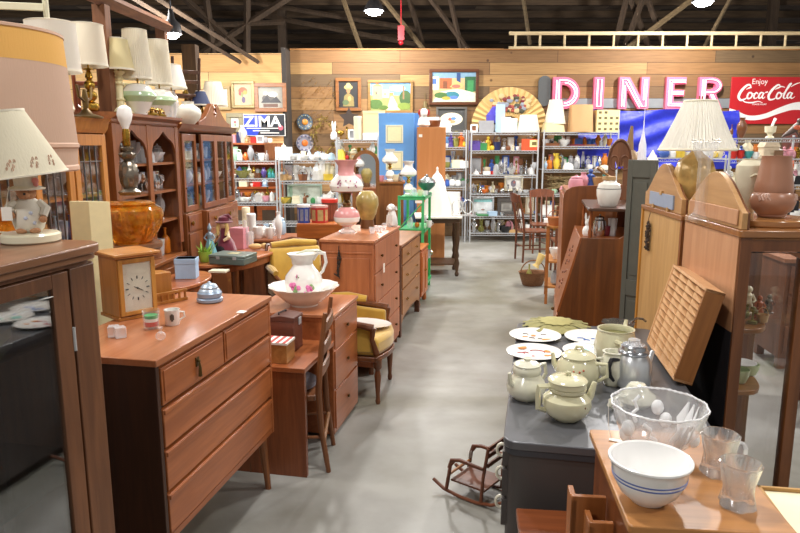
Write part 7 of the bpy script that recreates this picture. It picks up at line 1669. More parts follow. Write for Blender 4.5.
shelf([(546,'vase','pale blue',.09,.14),(549,'bottle','amber',.11,.24),(556,'pitcher','yellow',.13,.28),(560,'candlestick','gold',.08,.2),(568,'dome','white',.22,.12),(576,'jar','grey',.09,.16),(583,'figurine','black',.08,.14),(590,'cup','white',.1,.08),(597,'bottle','blue',.06,.18),(604,'dome','cream',.2,.08),(611,'jar','pale blue',.1,.1)], yb, LV2[2], 'on the third shelf before the tarpaulin')
# wicker bundle on rack 2
g = G(); random.seed(15)
for k in range(60):
    a_ = random.random()*6.28; g.tube([(random.uniform(-.35, .35), random.uniform(-.1, .1), random.uniform(.02, .28)), (random.uniform(-.35, .35), random.uniform(-.15, .1), random.uniform(.05, .34))], [.014, .006], 5)
tag(O('driftwood_tangle', g, mat('#8a7650', .8, var=.4), loc=((563-400)/F*(yb*cT-(LV2[3]-H)*sT), yb, LV2[3]+.002)), 'tangled olive brown wicker and twig bundle on the rack', 'twig bundle')
shelf([(547,'jar','silver',.09,.1),(554,'cup','mint',.09,.08),(561,'figurine','pink',.08,.14),(568,'bowl','white',.14,.06),(575,'cup','pink',.08,.1)], yb-.14, LV2[3], 'in front of the twig bundle')
shelf([(546,'box','white',.2,.18),(556,'tray','tan',.3,.04),(566,'box','cream',.22,.14),(576,'jar','white',.12,.18),(586,'box','white',.2,.12)], yb, LV2[4], 'on the fifth shelf before the tarpaulin')
# rack 0 contents
shelf([(434,'box','white',.2,.26),(441,'box','white',.22,.2),(449,'figurine','white',.1,.2)], yb, LV0[0], 'on top of the narrow rack')
shelf([(446,'cup','white',.1,.06),(451,'figurine','purple',.12,.24),(456,'basket','olive',.12,.15),(461,'figurine','orange',.13,.25),(464,'ball','yellow',.09,.1)], yb-.05, LV0[1], 'on the second shelf of the narrow rack')
shelf([(447,'cup','olive',.12,.1),(452,'cup','pale blue',.08,.08),(457,'tray','cream',.2,.14),(462,'tray','white',.22,.12)], yb-.05, LV0[2], 'on the third shelf of the narrow rack')
shelf([(447,'jar','blue',.1,.14),(452,'ball','white',.12,.13),(458,'ball','white',.12,.12),(463,'cup','grey',.09,.1)], yb-.05, LV0[3], 'on the fourth shelf of the narrow rack')
shelf([(449,'jar','blue',.09,.14),(456,'dome','silver',.12,.12),(462,'bottle','grey',.07,.15)], yb-.05, LV0[4], 'on the lowest shelf of the narrow rack')

# ================================================================ left back shelving
YA = 10.6
LA = [zpx(161, YA), zpx(178.5, YA), zpx(187.5, YA), zpx(202.5, YA)]
rack(229, 276, YA, [zpx(161, YA), zpx(178.5, YA), zpx(202.5, YA), .5], 'grey metal shelf rack between the mahogany breakfront and the coloured tins', .4)
LBk = [zpx(160, YA), zpx(181, YA), zpx(204, YA), .5]
rack(279, 336, YA, LBk, 'grey wire rack of white crockery below the two round wall plates', .4)
YD = 11.6
bk2 = T('orange_dresser', 'orange-brown open bookcase behind the grey shelf rack under the blue sign', 'bookcase', ((229-400)/F*YD, YD, 0))
W2 = (281-229)/F*YD; BW2 = wood('#b5642e', '#7f3f1a', 'x', rough=.5)
zt3 = zpx(143, YD)
O('side_panel', G().box(0, .03, 0, .35, 0, zt3), BW2, bk2); O('side_panel', G().box(W2-.03, W2, 0, .35, 0, zt3), BW2, bk2)
O('back_panel', G().box(0, W2, .33, .35, 0, zt3), wood('#9a5a2e', '#6b3a1a', 'z'), bk2)
for z in (zt3, zpx(163, YD), zpx(187, YD)): O('shelf', G().box(-.01, W2+.01, -.01, .33, z-.03, z), BW2, bk2)
O('drawer_block', G().box(.03, W2-.03, .02, .33, zpx(203, YD), zpx(188, YD)), BW2, bk2)
for i in range(2):
    d_ = O('door', G().box(.03+i*W2/2, W2/2-.02+i*W2/2, .0, .02, .3, zpx(206, YD)), BW2, bk2, bev=.003)
    O('glass_pane', G().box(.12+i*W2/2, W2/2-.1+i*W2/2, -.004, -.001, .4, zpx(210, YD)), mat('#57473a', .15), d_)
ztv = zt3+.001
shelf([(234,'box','pink',.1,.14),(239,'box','navy',.06,.18),(243,'vase','clear',.16,.3),(247,'figurine','tan',.1,.14),(254,'box','red',.1,.1),(260,'frame','white',.14,.13,'grey'),(266,'jar','grey',.08,.11),(270,'cup','white',.07,.08)], YD+.15, zt3, 'on top of the orange-brown bookcase')
yA = YA+.2
shelf([(235,'pitcher','mint',.16,.22),(240,'jar','white',.1,.14),(246,'vase','orange',.1,.13),(251,'vase','grey',.12,.24),(257,'jar','silver',.1,.14),(262,'cup','white',.1,.12),(267,'bottle','clear',.06,.16)], yA, LA[0], 'on the top grey shelf beside the mahogany breakfront')
g = small(G(), 'clock', .15, .28)
tag(O('wall_cabinet_clock', G().box(-.12, .12, -.04, .04, 0, .27).box(-.09, .09, -.05, -.04, .03, .24), wood('#8a5a3a', '#5a3622', 'z'), loc=((274-400)/F*yA, yA+.05, LA[0]+.001)), 'small brown wooden glass-door case on the top grey shelf', 'case')
shelf([(234,'bowl','white',.1,.06),(243,'bowl','olive',.26,.12),(252,'bowl','cream',.12,.07),(258,'basket','brown',.12,.08),(264,'vase','purple',.11,.16),(270,'bottle','teal',.07,.13),(273,'bottle','teal',.06,.11)], yA, LA[1], 'on the second grey shelf beside the breakfront')
shelf([(237,'jar','silver',.14,.22),(243,'cup','white',.1,.07),(247,'bowl','white',.14,.06),(253,'cup','silver',.08,.08),(259,'dome','clear',.18,.15),(266,'cup','pink',.12,.09),(272,'jar','white',.08,.16)], yA, LA[3], 'on the third grey shelf beside the breakfront')
shelf([(236,'box','black',.14,.1),(244,'box','cream',.14,.1),(253,'cup','white',.1,.05),(258,'box','red',.14,.09),(265,'figurine','pale blue',.14,.16)], YD+.12, zpx(187, YD), 'on the middle shelf of the orange bookcase')
shelf([(284,'box','white',.24,.2),(284,'jar','cream',.1,.26),(292,'bowl','white',.2,.08),(299,'dome','white',.16,.09),(305,'bowl','white',.18,.07),(312,'cup','white',.1,.08),(317,'bowl','white',.14,.06),(323,'jar','white',.08,.1)], lambda px: yA-.05+.1*(int(px) % 2), LBk[0], 'on the top crockery rack shelf')
shelf([(283,'basket','tan',.18,.1),(289,'ball','tan',.1,.08),(296,'tin','white',.11,.24),(302,'tin','white',.11,.22),(308,'tin','white',.1,.2),(303,'basket','brown',.16,.1),(314,'tin','white',.1,.18),(320,'basket','white',.16,.16),(328,'box','yellow',.14,.1)], lambda px: yA-.1+.12*(int(px) % 3), LBk[1], 'on the second crockery rack shelf')
shelf([(285,'bowl','yellow',.22,.09),(288,'cup','olive',.14,.1),(296,'box','cream',.12,.12),(305,'bottle','brown',.06,.16),(313,'jar','green',.08,.1),(320,'cup','white',.09,.1),(328,'box','white',.14,.14)], yA-.08, LBk[2], 'on the third crockery rack shelf')
flat_pic(288, 322, 184, 205, yA+.15, 'large pale green framed mirror picture standing in the crockery rack', ['#dfe9d8', ('#a8c8b0','r',-1,-1,-.8,1), ('#b8c8b8','e',.1,-.1,.25,.3), ('#7a4a2a','e',.15,-.2,.1,.15)], mat('#b8d0c0', .4))
# right of it: rack behind the pink lamp
LC = [zpx(139.5, YA), zpx(160, YA), zpx(180, YA), zpx(205, YA)]
rack(337, 378, YA+.02, LC, 'grey rack of ornaments behind the pink and white parlor lamp', .4)
shelf([(334,'rabbit','white',.12,.22),(341,'goblet','brass',.12,.14),(347,'candlestick','brass',.06,.2),(352,'frame','white',.12,.16,'grey'),(358,'tin','cream',.13,.36),(364,'candlestick','brown',.08,.1),(371,'box','white',.24,.1)], yA, LC[0], 'on top of the rack behind the parlor lamp')
tag(O('dark_star', G().prism([(.17*(1 if k % 2 == 0 else .5)*math.cos(PI*k/5+h2), .17*(1 if k % 2 == 0 else .5)*math.sin(PI*k/5+h2)) for k in range(10)], 0, .03, 'xz'), mat('#463a34', .6), loc=aty(349, 118, YA+.42)), 'dark brown star-shaped ornament over the ornament rack', 'ornament')
tag(O('cream_carton', G().box(-.17, .17, -.12, .12, 0, .44).box(-.175, .175, -.125, .125, .40, .445), mat('#e9cf9c', .7), loc=((374-400)/F*YA, YA+.28, LC[0]+.001)), 'tall cream cardboard carton beside the blue door', 'carton')
shelf([(341,'shade','yellow',.16,.16),(347,'ball','red',.07,.07),(354,'frame','tan',.14,.1,'cream'),(362,'figurine','grey',.12,.18),(371,'box','yellow',.18,.09),(375,'cup','black',.1,.08)], yA, LC[1], 'on the second shelf behind the parlor lamp')
shelf([(340,'ball','teal',.1,.08),(346,'box','black',.2,.12),(354,'box','brown',.12,.12),(362,'ball','cream',.1,.14),(370,'vase','orange',.1,.16)], yA, LC[2], 'on the third shelf behind the parlor lamp')
# arched wooden mirror on a stand
x_ = (366-400)/F*8.4
am = T('arched_mirror', 'tall brown wooden arch-topped mirror frame beyond the tall chest', 'mirror', (x_, 8.4, 0), .05)
n = 16; w2 = .17
def archpoly(w_, ht): return [(-w_, .35), (w_, .35), (w_, ht-w_)]+[(w_*math.cos(PI*k/n), ht-w_+w_*math.sin(PI*k/n)) for k in range(1, n)]+[(-w_, ht-w_)]
ht = aty(367, 150, 8.4).z
g = G(); Po, Pi_ = archpoly(w2, ht), archpoly(w2-.045, ht-.045)
for i in range(len(Po)):
    k = (i+1) % len(Po); A_, B_, C_, D2 = Po[i], Po[k], Pi_[k], Pi_[i]
    g.add([(A_[0], 0, A_[1]), (B_[0], 0, B_[1]), (C_[0], 0, C_[1]), (D2[0], 0, D2[1]), (A_[0], .05, A_[1]), (B_[0], .05, B_[1]), (C_[0], .05, C_[1]), (D2[0], .05, D2[1])], [(0,1,2,3),(7,6,5,4),(0,4,5,1),(2,6,7,3)])
O('mirror_frame', g, wood('#9a6a42', '#6b4628', 'z'), am)
O('mirror_glass', G().prism(Pi_, .03, .035, 'xz'), mat('#c9ced0', .03, metal=1, var=0), am)
O('stand_base', G().box(-.22, .22, -.12, .16, 0, .35), wood('#8a5a36', '#5f3a20', 'x'), am, bev=.004)
# blue panel door and brown cabinet side
yD = 9.9
x0 = (379-400)/F*yD; x1 = (412-400)/F*yD; zt4 = aty(395, 113, yD).z
bd = T('blue_cupboard', 'bright blue painted panel cupboard with two cream windows', 'cupboard', (x0, yD, 0))
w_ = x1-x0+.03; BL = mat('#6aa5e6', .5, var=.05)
O('door', G().box(0, w_, 0, .04, 0, zt4), BL, bd, bev=.004)
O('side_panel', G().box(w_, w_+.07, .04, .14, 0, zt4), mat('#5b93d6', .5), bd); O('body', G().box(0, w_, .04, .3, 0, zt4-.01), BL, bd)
for (pa, pb, pc_, pd_) in ((386, 403, 125, 143), (386, 403, 151, 170)):
    xa, xb = (pa-400)/F*yD-x0, (pb-400)/F*yD-x0; za, zb = aty(395, pd_, yD).z, aty(395, pc_, yD).z
    fr2 = O('window_frame', G().box(xa, xb, -.012, 0, za, zb), mat('#e9e6c8', .5), bd)
    O('window_panel', G().box(xa+.03, xb-.03, -.014, -.012, za+.03, zb-.03), mat('#f2ecbe', .5), fr2)
    if True: O('window_edge', G().box(xa+.02, xb-.02, -.013, -.0115, za+.02, zb-.02), mat('#c8c4a0', .5), fr2)
O('handle', G().ball((w_-.05, -.02, 1.25), .02), STEEL, bd)
yE = 9.6
x0 = (417-400)/F*yE; x1 = (445-400)/F*yE; zt5 = aty(430, 127, yE).z
bc = T('brown_wardrobe', 'tall plain orange-brown cabinet standing next to the blue cupboard', 'cabinet', (x0, yE, 0))
O('side_panel', G().box(0, x1-x0, 0, .02, 0, zt5), wood('#d89a6c', '#c48452', 'z', .5, contrast=.6), bc, bev=.003)
O('body', G().box(0, x1-x0, .02, .5, 0, zt5), wood('#b5784a', '#8c5830', 'z'), bc)
O('price_tag', G().box(.02, .07, -.003, -.001, zt5-.14, zt5-.1), PAPER, bc)
dg = T('plush_dog', 'white and red plush dog sitting on the tall brown cabinet', 'toy', ((425-400)/F*yE-.02, yE+.12, zt5+.001))
O('body', G().lathe([(.05, 0), (.09, .03), (.07, .12), (.04, .15)], n=16).ball((0, -.02, .2), .06).ball((.0, -.07, .18), .03), mat('#f0eeea', .9), dg)
O('ears', G().ball((-.055, -.02, .2), .03, .045).ball((.055, -.02, .2), .03, .045), mat('#a83a34', .9), dg)
tag(O('wicker_bowl', small(G(), 'basket', .2, .1), cm('brown'), loc=((434-400)/F*yE, yE+.25, zt5+.001)), 'brown wicker basket beside the plush dog', 'basket')
# sideboard with white milk-glass lamps in front of the blue cupboard
yF = 8.9
x0 = (378-400)/F*yF; zf = aty(390, 182, yF).z
sbx = T('brown_sideboard', 'plain brown cabinet carrying a white milk-glass lamp before the blue cupboard', 'cabinet', (x0, yF, 0))
O('body', G().box(0, .34, 0, .5, 0, zf-.02), wood('#9a663e', '#6e4426', 'z'), sbx); O('cabinet_top', G().box(-.01, .36, -.02, .51, zf-.02, zf), wood('#b07848', '#84552e', 'y'), sbx)
def milk_lamp(px, y, z, hpx, lab):
    h_ = hpx/ppm(y, z); t = T('milk_glass_lamp', lab, 'table lamp', ((px-400)/F*(y*cT-(z-H)*sT), y, z+.001)); t.scale = (.72, .72, 1)
    MW = mat('#f6f3ec', .15, coat=.5)
    O('lamp_base', G().lathe([(h_*.16, 0), (h_*.18, .02), (h_*.12, h_*.08), (h_*.2, h_*.18), (h_*.16, h_*.3), (h_*.05, h_*.36)], n=24), MW, t)
    O('burner', G().lathe([(h_*.05, h_*.36), (h_*.09, h_*.42), (h_*.05, h_*.5), (h_*.14, h_*.58)], n=16), BRASS, t)
    O('glass_shade', G().lathe([(h_*.25, h_*.56), (h_*.34, h_*.62), (h_*.33, h_*.7), (h_*.18, h_*.82), (h_*.16, h_*.9), (h_*.24, h_*1.0)], n=28, cap=False), MW, t)
milk_lamp(390, yF+.12, zf, 32, 'white milk-glass oil lamp in front of the blue cupboard')
shelf([(396,'cup','cream',.1,.09),(381,'cup','pink',.09,.08),(400,'jar','silver',.08,.12)], yF+.1, zf, 'around the milk-glass oil lamp')
# green shelf items
GZ = 1.151
milk_lamp(408.5, 7.75, GZ, 34, 'slender milk-glass lamp on the green shelf')
shelf([(414,'jar','clear',.07,.1),(420,'cup','cream',.06,.07),(425,'cup','clear',.07,.06)], 7.7, GZ, 'on top of the green shelf')
tc_ = T('tureen', 'green and silver lidded tureen on the green shelf', 'tureen', ((427-400)/F*7.95*cT, 7.95, GZ))
O('bowl', G().lathe([(.05, 0), (.055, .01), (.02, .03), (.05, .06), (.09, .1), (.1, .14)], n=24, mod=lambda a, j, z: 1+.05*math.cos(8*a)), mat('#4f7f74', .3, metal=.3), tc_)
O('lid', G().lathe([(.1, .14), (.09, .17), (.04, .2), (.015, .21), (.02, .23), (.001, .24)], n=24, mod=lambda a, j, z: 1+.05*math.cos(8*a)), mat('#9aa0a0', .25, metal=.7), tc_)
shelf([(410,'jar','clear',.07,.14),(417,'ball','amber',.06,.06),(424,'goblet','clear',.07,.14),(429,'cup','white',.07,.08)], 7.75, .781, 'on the second green shelf level')
shelf([(412,'box','cream',.1,.12),(420,'jar','white',.1,.14),(428,'cup','silver',.08,.1)], 7.75, .421, 'on the lower green shelf level')
# cloth-covered lamp/white tree and table beyond
yT = 9.0
wt_ = T('white_lamp', 'tall white tiered lampshade standing on a pale draped table', 'lamp', ((437-400)/F*yT, yT, .80)); wt_.scale = (.8, .8, .85)
O('shade', G().lathe([(.24, 0), (.23, .12), (.17, .3), (.12, .52), (.07, .62), (.03, .66), (.015, .70), (.02, .73), (.001, .76)], n=40, mod=lambda a, j, z: 1+.03*math.cos(10*a)), mat('#f4efe6', .7), wt_)
tb = T('turned_leg_table', 'white-topped table with dark turned legs beyond the green shelf', 'table', ((446-400)/F*yT, yT, 0))
O('tabletop', G().box(-.42, .2, -.25, .35, .775, .80), mat('#efeae0', .4), tb, bev=.004)
O('apron', G().box(-.38, .16, -.21, .31, .71, .775), wood('#5a4436', '#37271d', 'x'), tb)
for x, y in ((-.36, -.2), (.14, -.2), (-.36, .28), (.14, .28)): O('leg', G().lathe([(.02, 0), (.03, .03), (.018, .06), (.035, .18), (.02, .24), (.03, .28), (.018, .34), (.035, .5), (.022, .6), (.035, .66), (.035, .72)], (x, y, 0), 12), wood('#5a4436', '#37271d', 'z'), tb)
O('lower_shelf', G().box(-.36, .14, -.2, .28, .15, .17), wood('#5a4436', '#37271d', 'x'), tb)
shelf([(452,'box','white',.2,.3),(457,'figurine','white',.1,.2)], yT+.1, .80, 'beside the tall tiered white lampshade')
wr = G()
for dx in (-.02, .12):
    wr.tube([(dx+.07*math.cos(t), 0, .12+.09*math.sin(t)) for t in [2*PI*k/18 for k in range(19)]], .009, 6)
wr.tube([(-.09, 0, 0), (-.09, 0, .12)], .008, 6); wr.tube([(.19, 0, 0), (.19, 0, .12)], .008, 6); wr.box(-.1, .2, -.06, .06, 0, .012)
tag(O('wire_stand', wr, mat('#d8d8d8', .3, metal=.5), loc=((459-400)/F*yT*cT, yT-.12, .801)), 'white wire looped stand at the table edge', 'stand')
# crockery table in the middle distance, tins on the orange box
yG = 7.3
mt = T('crockery_table', 'dark brown chest crowded with white crockery and magazines at its side', 'chest', (-1.62, yG, 0), 0)
zg2 = aty(265, 240, yG).z
O('body', G().box(0, .30, 0, .55, 0, zg2-.02), wood('#8a5538', '#5c3622', 'z'), mt); O('table_top', G().box(-.2, .46, -.03, .58, zg2-.02, zg2), wood('#a9694a', '#7a4730', 'x'), mt)
O('body', G().box(-.18, 0, .02, .55, 0, zg2-.02), wood('#8a5538', '#5c3622', 'z'), mt)
for i in range(5): tag(O('magazine_stack', G().box(0, .15, 0, .22, 0, .032), cm(['brown', 'black', 'white', 'maroon', 'grey'][i]), loc=(-1.295+.008*(i % 2), yG+.03, zg2-.30+.034*i-.12)), ['brown', 'black', 'white', 'maroon', 'grey'][i]+' bound book in the stack leaning beside the dark brown chest', 'book')
tag(O('book_stand', G().box(0, .17, 0, .26, 0, zg2-.30-.121), wood('#7a4a2e', '#53301c', 'x'), loc=(-1.30, yG+.01, 0)), 'low brown stand carrying the bound books beside the dark chest', 'stand')
shelf([(240,'bowl','white',.2,.11),(247,'tin','cream',.09,.34),(252,'tin','white',.1,.28),(258,'cup','white',.13,.13),(265,'teapot','white',.12,.13),(270,'cup','white',.1,.12),(275,'jar','clear',.08,.2),(279,'vase','white',.1,.3)], lambda px: yG+.12+.12*(int(px) % 3), zg2, 'crowded on the dark brown chest')
shelf([(262,'bowl','silver',.12,.07),(268,'cup','pale blue',.1,.12),(273,'dome','silver',.16,.15),(281,'jar','pale blue',.12,.22)], yG+.47, zg2, 'at the back of the dark brown chest')
yH = 6.75
zh = aty(318, 224, yH).z
ob = T('orange_chest', 'orange-brown wooden chest with the coloured tins on top', 'chest', ((296-400)/F*yH, yH, 0), 0)
O('body', G().box(0, .5, .04, .42, 0, zh-.15), wood('#a85c30', '#74391a', 'z'), ob); O('upper_box', G().box(-.0, .5, 0, .44, zh-.15, zh), wood('#c8783c', '#98521f', 'x'), ob, bev=.004)
def tin_box(px, yy, r, h_, lab, main, panel, n=8):
    t = T('storage_tin', lab, 'tin', ((px-400)/F*(yy*cT-(zh-H)*sT), yy, zh+.001), .2)
    g = G().lathe([(r, 0), (r, h_*.86)], n=n); O('tin_body', g, main, t)
    g = G()
    for k in range(n):
        a_ = 2*PI*(k+.5)/n; a1, a2 = a_-PI/n*.7, a_+PI/n*.7; R2 = r*math.cos(PI/n)*1.015/math.cos(PI/n*.7)
        g.add([(R2*math.cos(a1), R2*math.sin(a1), h_*.12), (R2*math.cos(a2), R2*math.sin(a2), h_*.12), (R2*math.cos(a2), R2*math.sin(a2), h_*.74), (R2*math.cos(a1), R2*math.sin(a1), h_*.74)], [(0, 1, 2, 3)])
    O('printed_panels', g, panel, t)
    return t, h_
PAN = mat('#b9a06a', .45, var=.5, scale=30)
t, h_ = tin_box(304, yH+.12, .065, .19, 'blue octagonal tin with white lid on the orange-brown chest', mat('#2c4aa0', .35), mat('#8a90a8', .4, var=.5, scale=30))
O('lid', G().lathe([(.067, h_*.84), (.067, h_*.98), (.001, h_)], n=8), mat('#eef0f2', .35), t)
t, h_ = tin_box(320, yH+.14, .085, .18, 'red and tan hexagonal printed tin beside the blue octagonal tin', mat('#b8322c', .35), PAN, 6)
O('lid', G().lathe([(.087, h_*.86), (.087, h_*.98), (.001, h_)], n=6), mat('#d8a8a0', .35), t)
t, h_ = tin_box(330, yH+.31, .085, .23, 'tall red-lidded round tin behind the hexagonal printed tin', mat('#6b3a2a', .35), mat('#8a4a34', .45), 20)
O('lid', G().lathe([(.088, h_*.84), (.088, h_*.99), (.001, h_)], n=24), mat('#d23a30', .35), t)
tag(O('cream_plate_stack', G().lathe([(.11, 0), (.13, .01), (.13, .05), (.11, .07), (.001, .07)], n=24), cm('cream'), loc=((291-400)/F*yH-.16, yH+.5, zh-.15), rot=(0, 0, 0)) if False else O('cushion', G().ball((0, 0, .1), .12, .1), cm('cream'), loc=((287-400)/F*6.9*1.02, 7.15, .0)), 'cream round cushion on the floor beside the orange-brown chest', 'cushion')
# small items on ledge between: white basin tools
shelf([(276,'tray','white',.14,.03),(284,'tray','cream',.12,.04)], 5.95, .751, 'lying behind the gold armchair') if False else None

# ================================================================ dining chairs, tables and basket in the centre back
CH = wood('#7f4830', '#52301f', 'z', rough=.35, coat=.2)
def dchair(lab, x, y, rz, splat=True, tall=.93):
    c = T('dining_chair', lab, 'chair', (x, y, 0), rz)
    O('seat', G().prism([(-.2, -.2), (.22, -.22), (.22, .22), (-.2, .2)], .44, .47), CH, c, bev=.006)
    for s in (-1, 1):
        O('back_post', G().tube([(-.2, s*.18, 0), (-.19, s*.18, .45), (-.22, s*.185, .7), (-.29, s*.19, tall)], [.016, .018, .018, .016], 8), CH, c)
        O('leg', G().tube([(.19, s*.19, .45), (.2, s*.2, 0)], [.02, .015], 8), CH, c)
        O('stretcher', G().tube([(-.19, s*.18, .2), (.19, s*.19, .2)], .01, 6), CH, c)
    O('stretcher', G().tube([(.19, -.19, .26), (.19, .19, .26)], .01, 6).tube([(-.195, -.18, .24), (-.195, .18, .24)], .01, 6), CH, c)
    nn = 8; g = G()
    for k in range(nn):
        y0, y1 = -.2+.4*k/nn, -.2+.4*(k+1)/nn; b_ = lambda q_: .03*(1-(q_/.2)**2); e2 = lambda q_: tall-.1-.01*math.cos(q_*8); e3 = lambda q_: tall+.03*(1-(q_/.2)**2)
        xx = -.275
        g.add([(xx-b_(y0), y0, e2(y0)), (xx-b_(y1), y1, e2(y1)), (xx-b_(y1)-.02, y1, e3(y1)), (xx-b_(y0)-.02, y0, e3(y0)), (xx-b_(y0)-.018, y0, e2(y0)), (xx-b_(y1)-.018, y1, e2(y1)), (xx-b_(y1)-.038, y1, e3(y1)), (xx-b_(y0)-.038, y0, e3(y0))], [(0,1,2,3),(4,7,6,5),(0,4,5,1),(3,2,6,7),(0,3,7,4),(1,5,6,2)])
    O('crest_rail', g, CH, c)
    for k in range(3 if splat else 0): O('back_slat', G().tube([(-.195, -.08+.08*k, .47), (-.23, -.08+.08*k, .65), (-.285, -.08+.08*k, tall-.08)], .012, 6, flat=.5), CH, c)
    return c
cq = atz(532, 258, 0)
dchair('brown dining chair seen side-on in front of the fan rack', 2.0, 10.05, 0.15, True, 1.0)
dchair('brown dining chair with curved crest rail, back to the camera', 2.28, 9.0, 1.45, False, .94)
dchair('brown wide-backed dining chair beyond the small white table', 2.35, 10.9, -1.6, True, .98)
t = T('white_table', 'small white-topped table piled with boxes beside the dining chairs', 'table', (2.85, 9.75, 0), 0)
O('tabletop', G().box(-.32, .4, -.3, .4, .72, .75), mat('#f1eee8', .4), t, bev=.004)
for x, y in ((-.29, -.27), (.36, -.27), (-.29, .36), (.36, .36)): O('leg', G().tube([(x, y, .72), (x, y, 0)], .022, 8), mat('#c9a878', .5), t)
tag(O('letter_box', G().box(-.2, .2, -.12, .12, 0, .3), mat('#e8dcc4', .6), loc=(2.74, 9.65, .751)), 'cream carton with a big orange letter on the white table', 'carton')
lb = bpy.data.objects['letter_box']
g = G().box(-.1, -.05, -.125, -.12, .04, .26).tube([(-.06, -.124, .24), (.03, -.124, .235), (.05, -.124, .19), (.03, -.124, .145), (-.06, -.124, .14)], .018, 6)
O('orange_letter', g, mat('#d8552c', .5), lb)
tag(O('dark_case', G().box(-.12, .12, -.08, .08, 0, .06).box(-.05, .05, -.06, .06, .06, .1), BLACK, loc=(2.74, 9.65, 1.053), bev=.006), 'small black case lying on the lettered carton', 'case')
# narrow shelf cabinet near the secretary with white bowls
yJ = 7.2
ns = T('narrow_stand', 'light brown open stand with white bowls beside the tall cabinet side', 'stand', ((548-400)/F*yJ, yJ, 0), YAW)
for x, y in ((0, 0), (.32, 0), (0, .5), (.32, .5)): O('post', G().box(x, x+.03, y, y+.03, 0, .86), wood('#b87a44', '#8a5428', 'z'), ns)
for z in (.2, .48, .86): O('shelf', G().box(0, .35, 0, .53, z-.02, z), wood('#c08a58', '#94602f', 'y'), ns)
shelf([(556,'bowl','white',.16,.12)], yJ+.15, .481, 'on the middle level of the light brown stand')
shelf([(557,'jar','grey',.15,.18)], yJ+.1, .201, 'on the lower level of the light brown stand')
tag(O('coiled_basket', small(G(), 'basket', .17, .09), mat('#a8683a', .8, bump=.3), loc=((555-400)/F*yJ+.03, yJ+.1, .861)), 'small orange-brown basket on top of the light brown stand', 'basket')
shelf([(552,'tray','white',.18,.04),(559,'box','pink',.16,.06)], yJ+.38, .861, 'on top of the light brown stand')
cb_ = atz(553, 325, 0); tag(O('chrome_toaster', G().box(-.14, .14, -.09, .09, .01, .17).box(-.1, .1, -.05, -.03, .165, .172).box(-.15, .15, -.095, .095, 0, .02), mat('#c8ccd0', .15, metal=1, var=.1, scale=12), loc=(1.30, 5.45, 0), bev=.02, rz=.2), 'shiny chrome toaster on the floor by the grey desk end', 'toaster')
bq = atz(526, 285, 0)
bt2 = T('wicker_basket', 'brown wicker basket with handle holding odds and ends on the aisle floor', 'basket', (bq.x+.08, bq.y, 0), .2); bt2.scale = (.8, .8, .95)
WI = mat('#7d5638', .85, var=.4, scale=60, bump=.8)
O('basket_body', G().lathe([(.13, 0), (.14, .01), (.17, .1), (.19, .17), (.2, .18), (.18, .17), (.12, .02), (.001, .02)], n=36, mod=lambda a, j, z: 1+.03*math.sin(18*a+j*PI), sx=1.15), WI, bt2)
O('handle', G().tube([(.2*math.cos(t_), 0, .17+.16*math.sin(t_)) for t_ in [PI*k/14 for k in range(15)]], .009, 6), WI, bt2)
tag(O('straw_broom', G().tube([(0, 0, 0), (.06, 0, .13)], [.03, .05], 8).tube([(-.02, 0, -.03), (.0, 0, .0)], [.05, .03], 8), mat('#d8bc78', .8, bump=.5, scale=80), loc=(bq.x+.13, bq.y, .26)), 'bundle of yellow straw sticking out of the wicker basket', 'straw bundle')
tag(O('green_bottle', small(G(), 'bottle', .07, .24), cm('olive'), loc=(bq.x+.03, bq.y-.02, .03)), 'dark green bottle standing in the wicker basket', 'bottle')

# ================================================================ shelving beyond the curio cabinet on the far side
YK = 8.0
LK = [zpx(141, YK), zpx(178, YK), zpx(215, YK), .35]
LK = [zpx(138, YK), zpx(159, YK), zpx(185, YK), zpx(220, YK)]
rack(728, 812, YK, LK, 'grey metal rack of pottery and toys beyond the two vases', .45)
yk = YK+.18
shelf([(731,'bottle','brown',.04,.16),(741,'vase','brown',.13,.24)], yk, LK[0], 'on top of the rack below the red sign')
mo = T('mortar', 'cream mortar and pestle on top of the rack below the red sign', 'mortar', ((763-400)/F*yk, yk, LK[0]+.001))
O('bowl', G().lathe([(.05, 0), (.045, .015), (.025, .03), (.03, .05), (.06, .07), (.065, .14), (.055, .14), (.04, .07)], n=20), cm('cream'), mo)
O('pestle', G().tube([(0, 0, .1), (.05, 0, .23)], [.014, .018], 8), cm('white'), mo)
pr = T('carved_parrot', 'dark carved wooden bird with red patch perched on the rack top', 'ornament', ((788-400)/F*yk, yk, LK[0]+.001))
O('body', G().tube([(-.16, 0, .01), (-.08, 0, .06), (0, 0, .12), (.03, 0, .17)], [.008, .03, .045, .03], 10).ball((.04, 0, .2), .035).tube([(.06, 0, .2), (.09, 0, .18)], [.014, .003], 6), mat('#54413a', .5, var=.3), pr)
O('wing', G().ball((-.0, -.03, .12), .05, .03, ry=.02).ball((.05, -.02, .215), .018), mat('#c05a3a', .5), pr)
O('foot', G().tube([(.0, 0, .09), (.06, 0, 0)], .01, 6).box(-.02, .09, -.03, .03, 0, .01), mat('#54413a', .5), pr)
shelf([(733,'cup','red',.09,.1),(740,'cup','red',.09,.1),(748,'bowl','teal',.12,.09),(755,'cup','white',.08,.08),(778,'bowl','white',.1,.1)], lambda px: yk-.05, LK[1], 'on the second shelf beyond the ivory vase')
tag(O('toy_house', G().box(-.09, .09, -.07, .07, 0, .14).prism([(-.1, .14), (.1, .14), (.07, .2), (-.07, .2)], -.08, .08, 'xz').box(-.02, .02, -.074, -.07, 0, .07), mat('#e6d2b4', .6), loc=((764-400)/F*yk, yk+.02, LK[1]+.001)), 'small cream toy house on the rack beyond the brown vase', 'toy house')
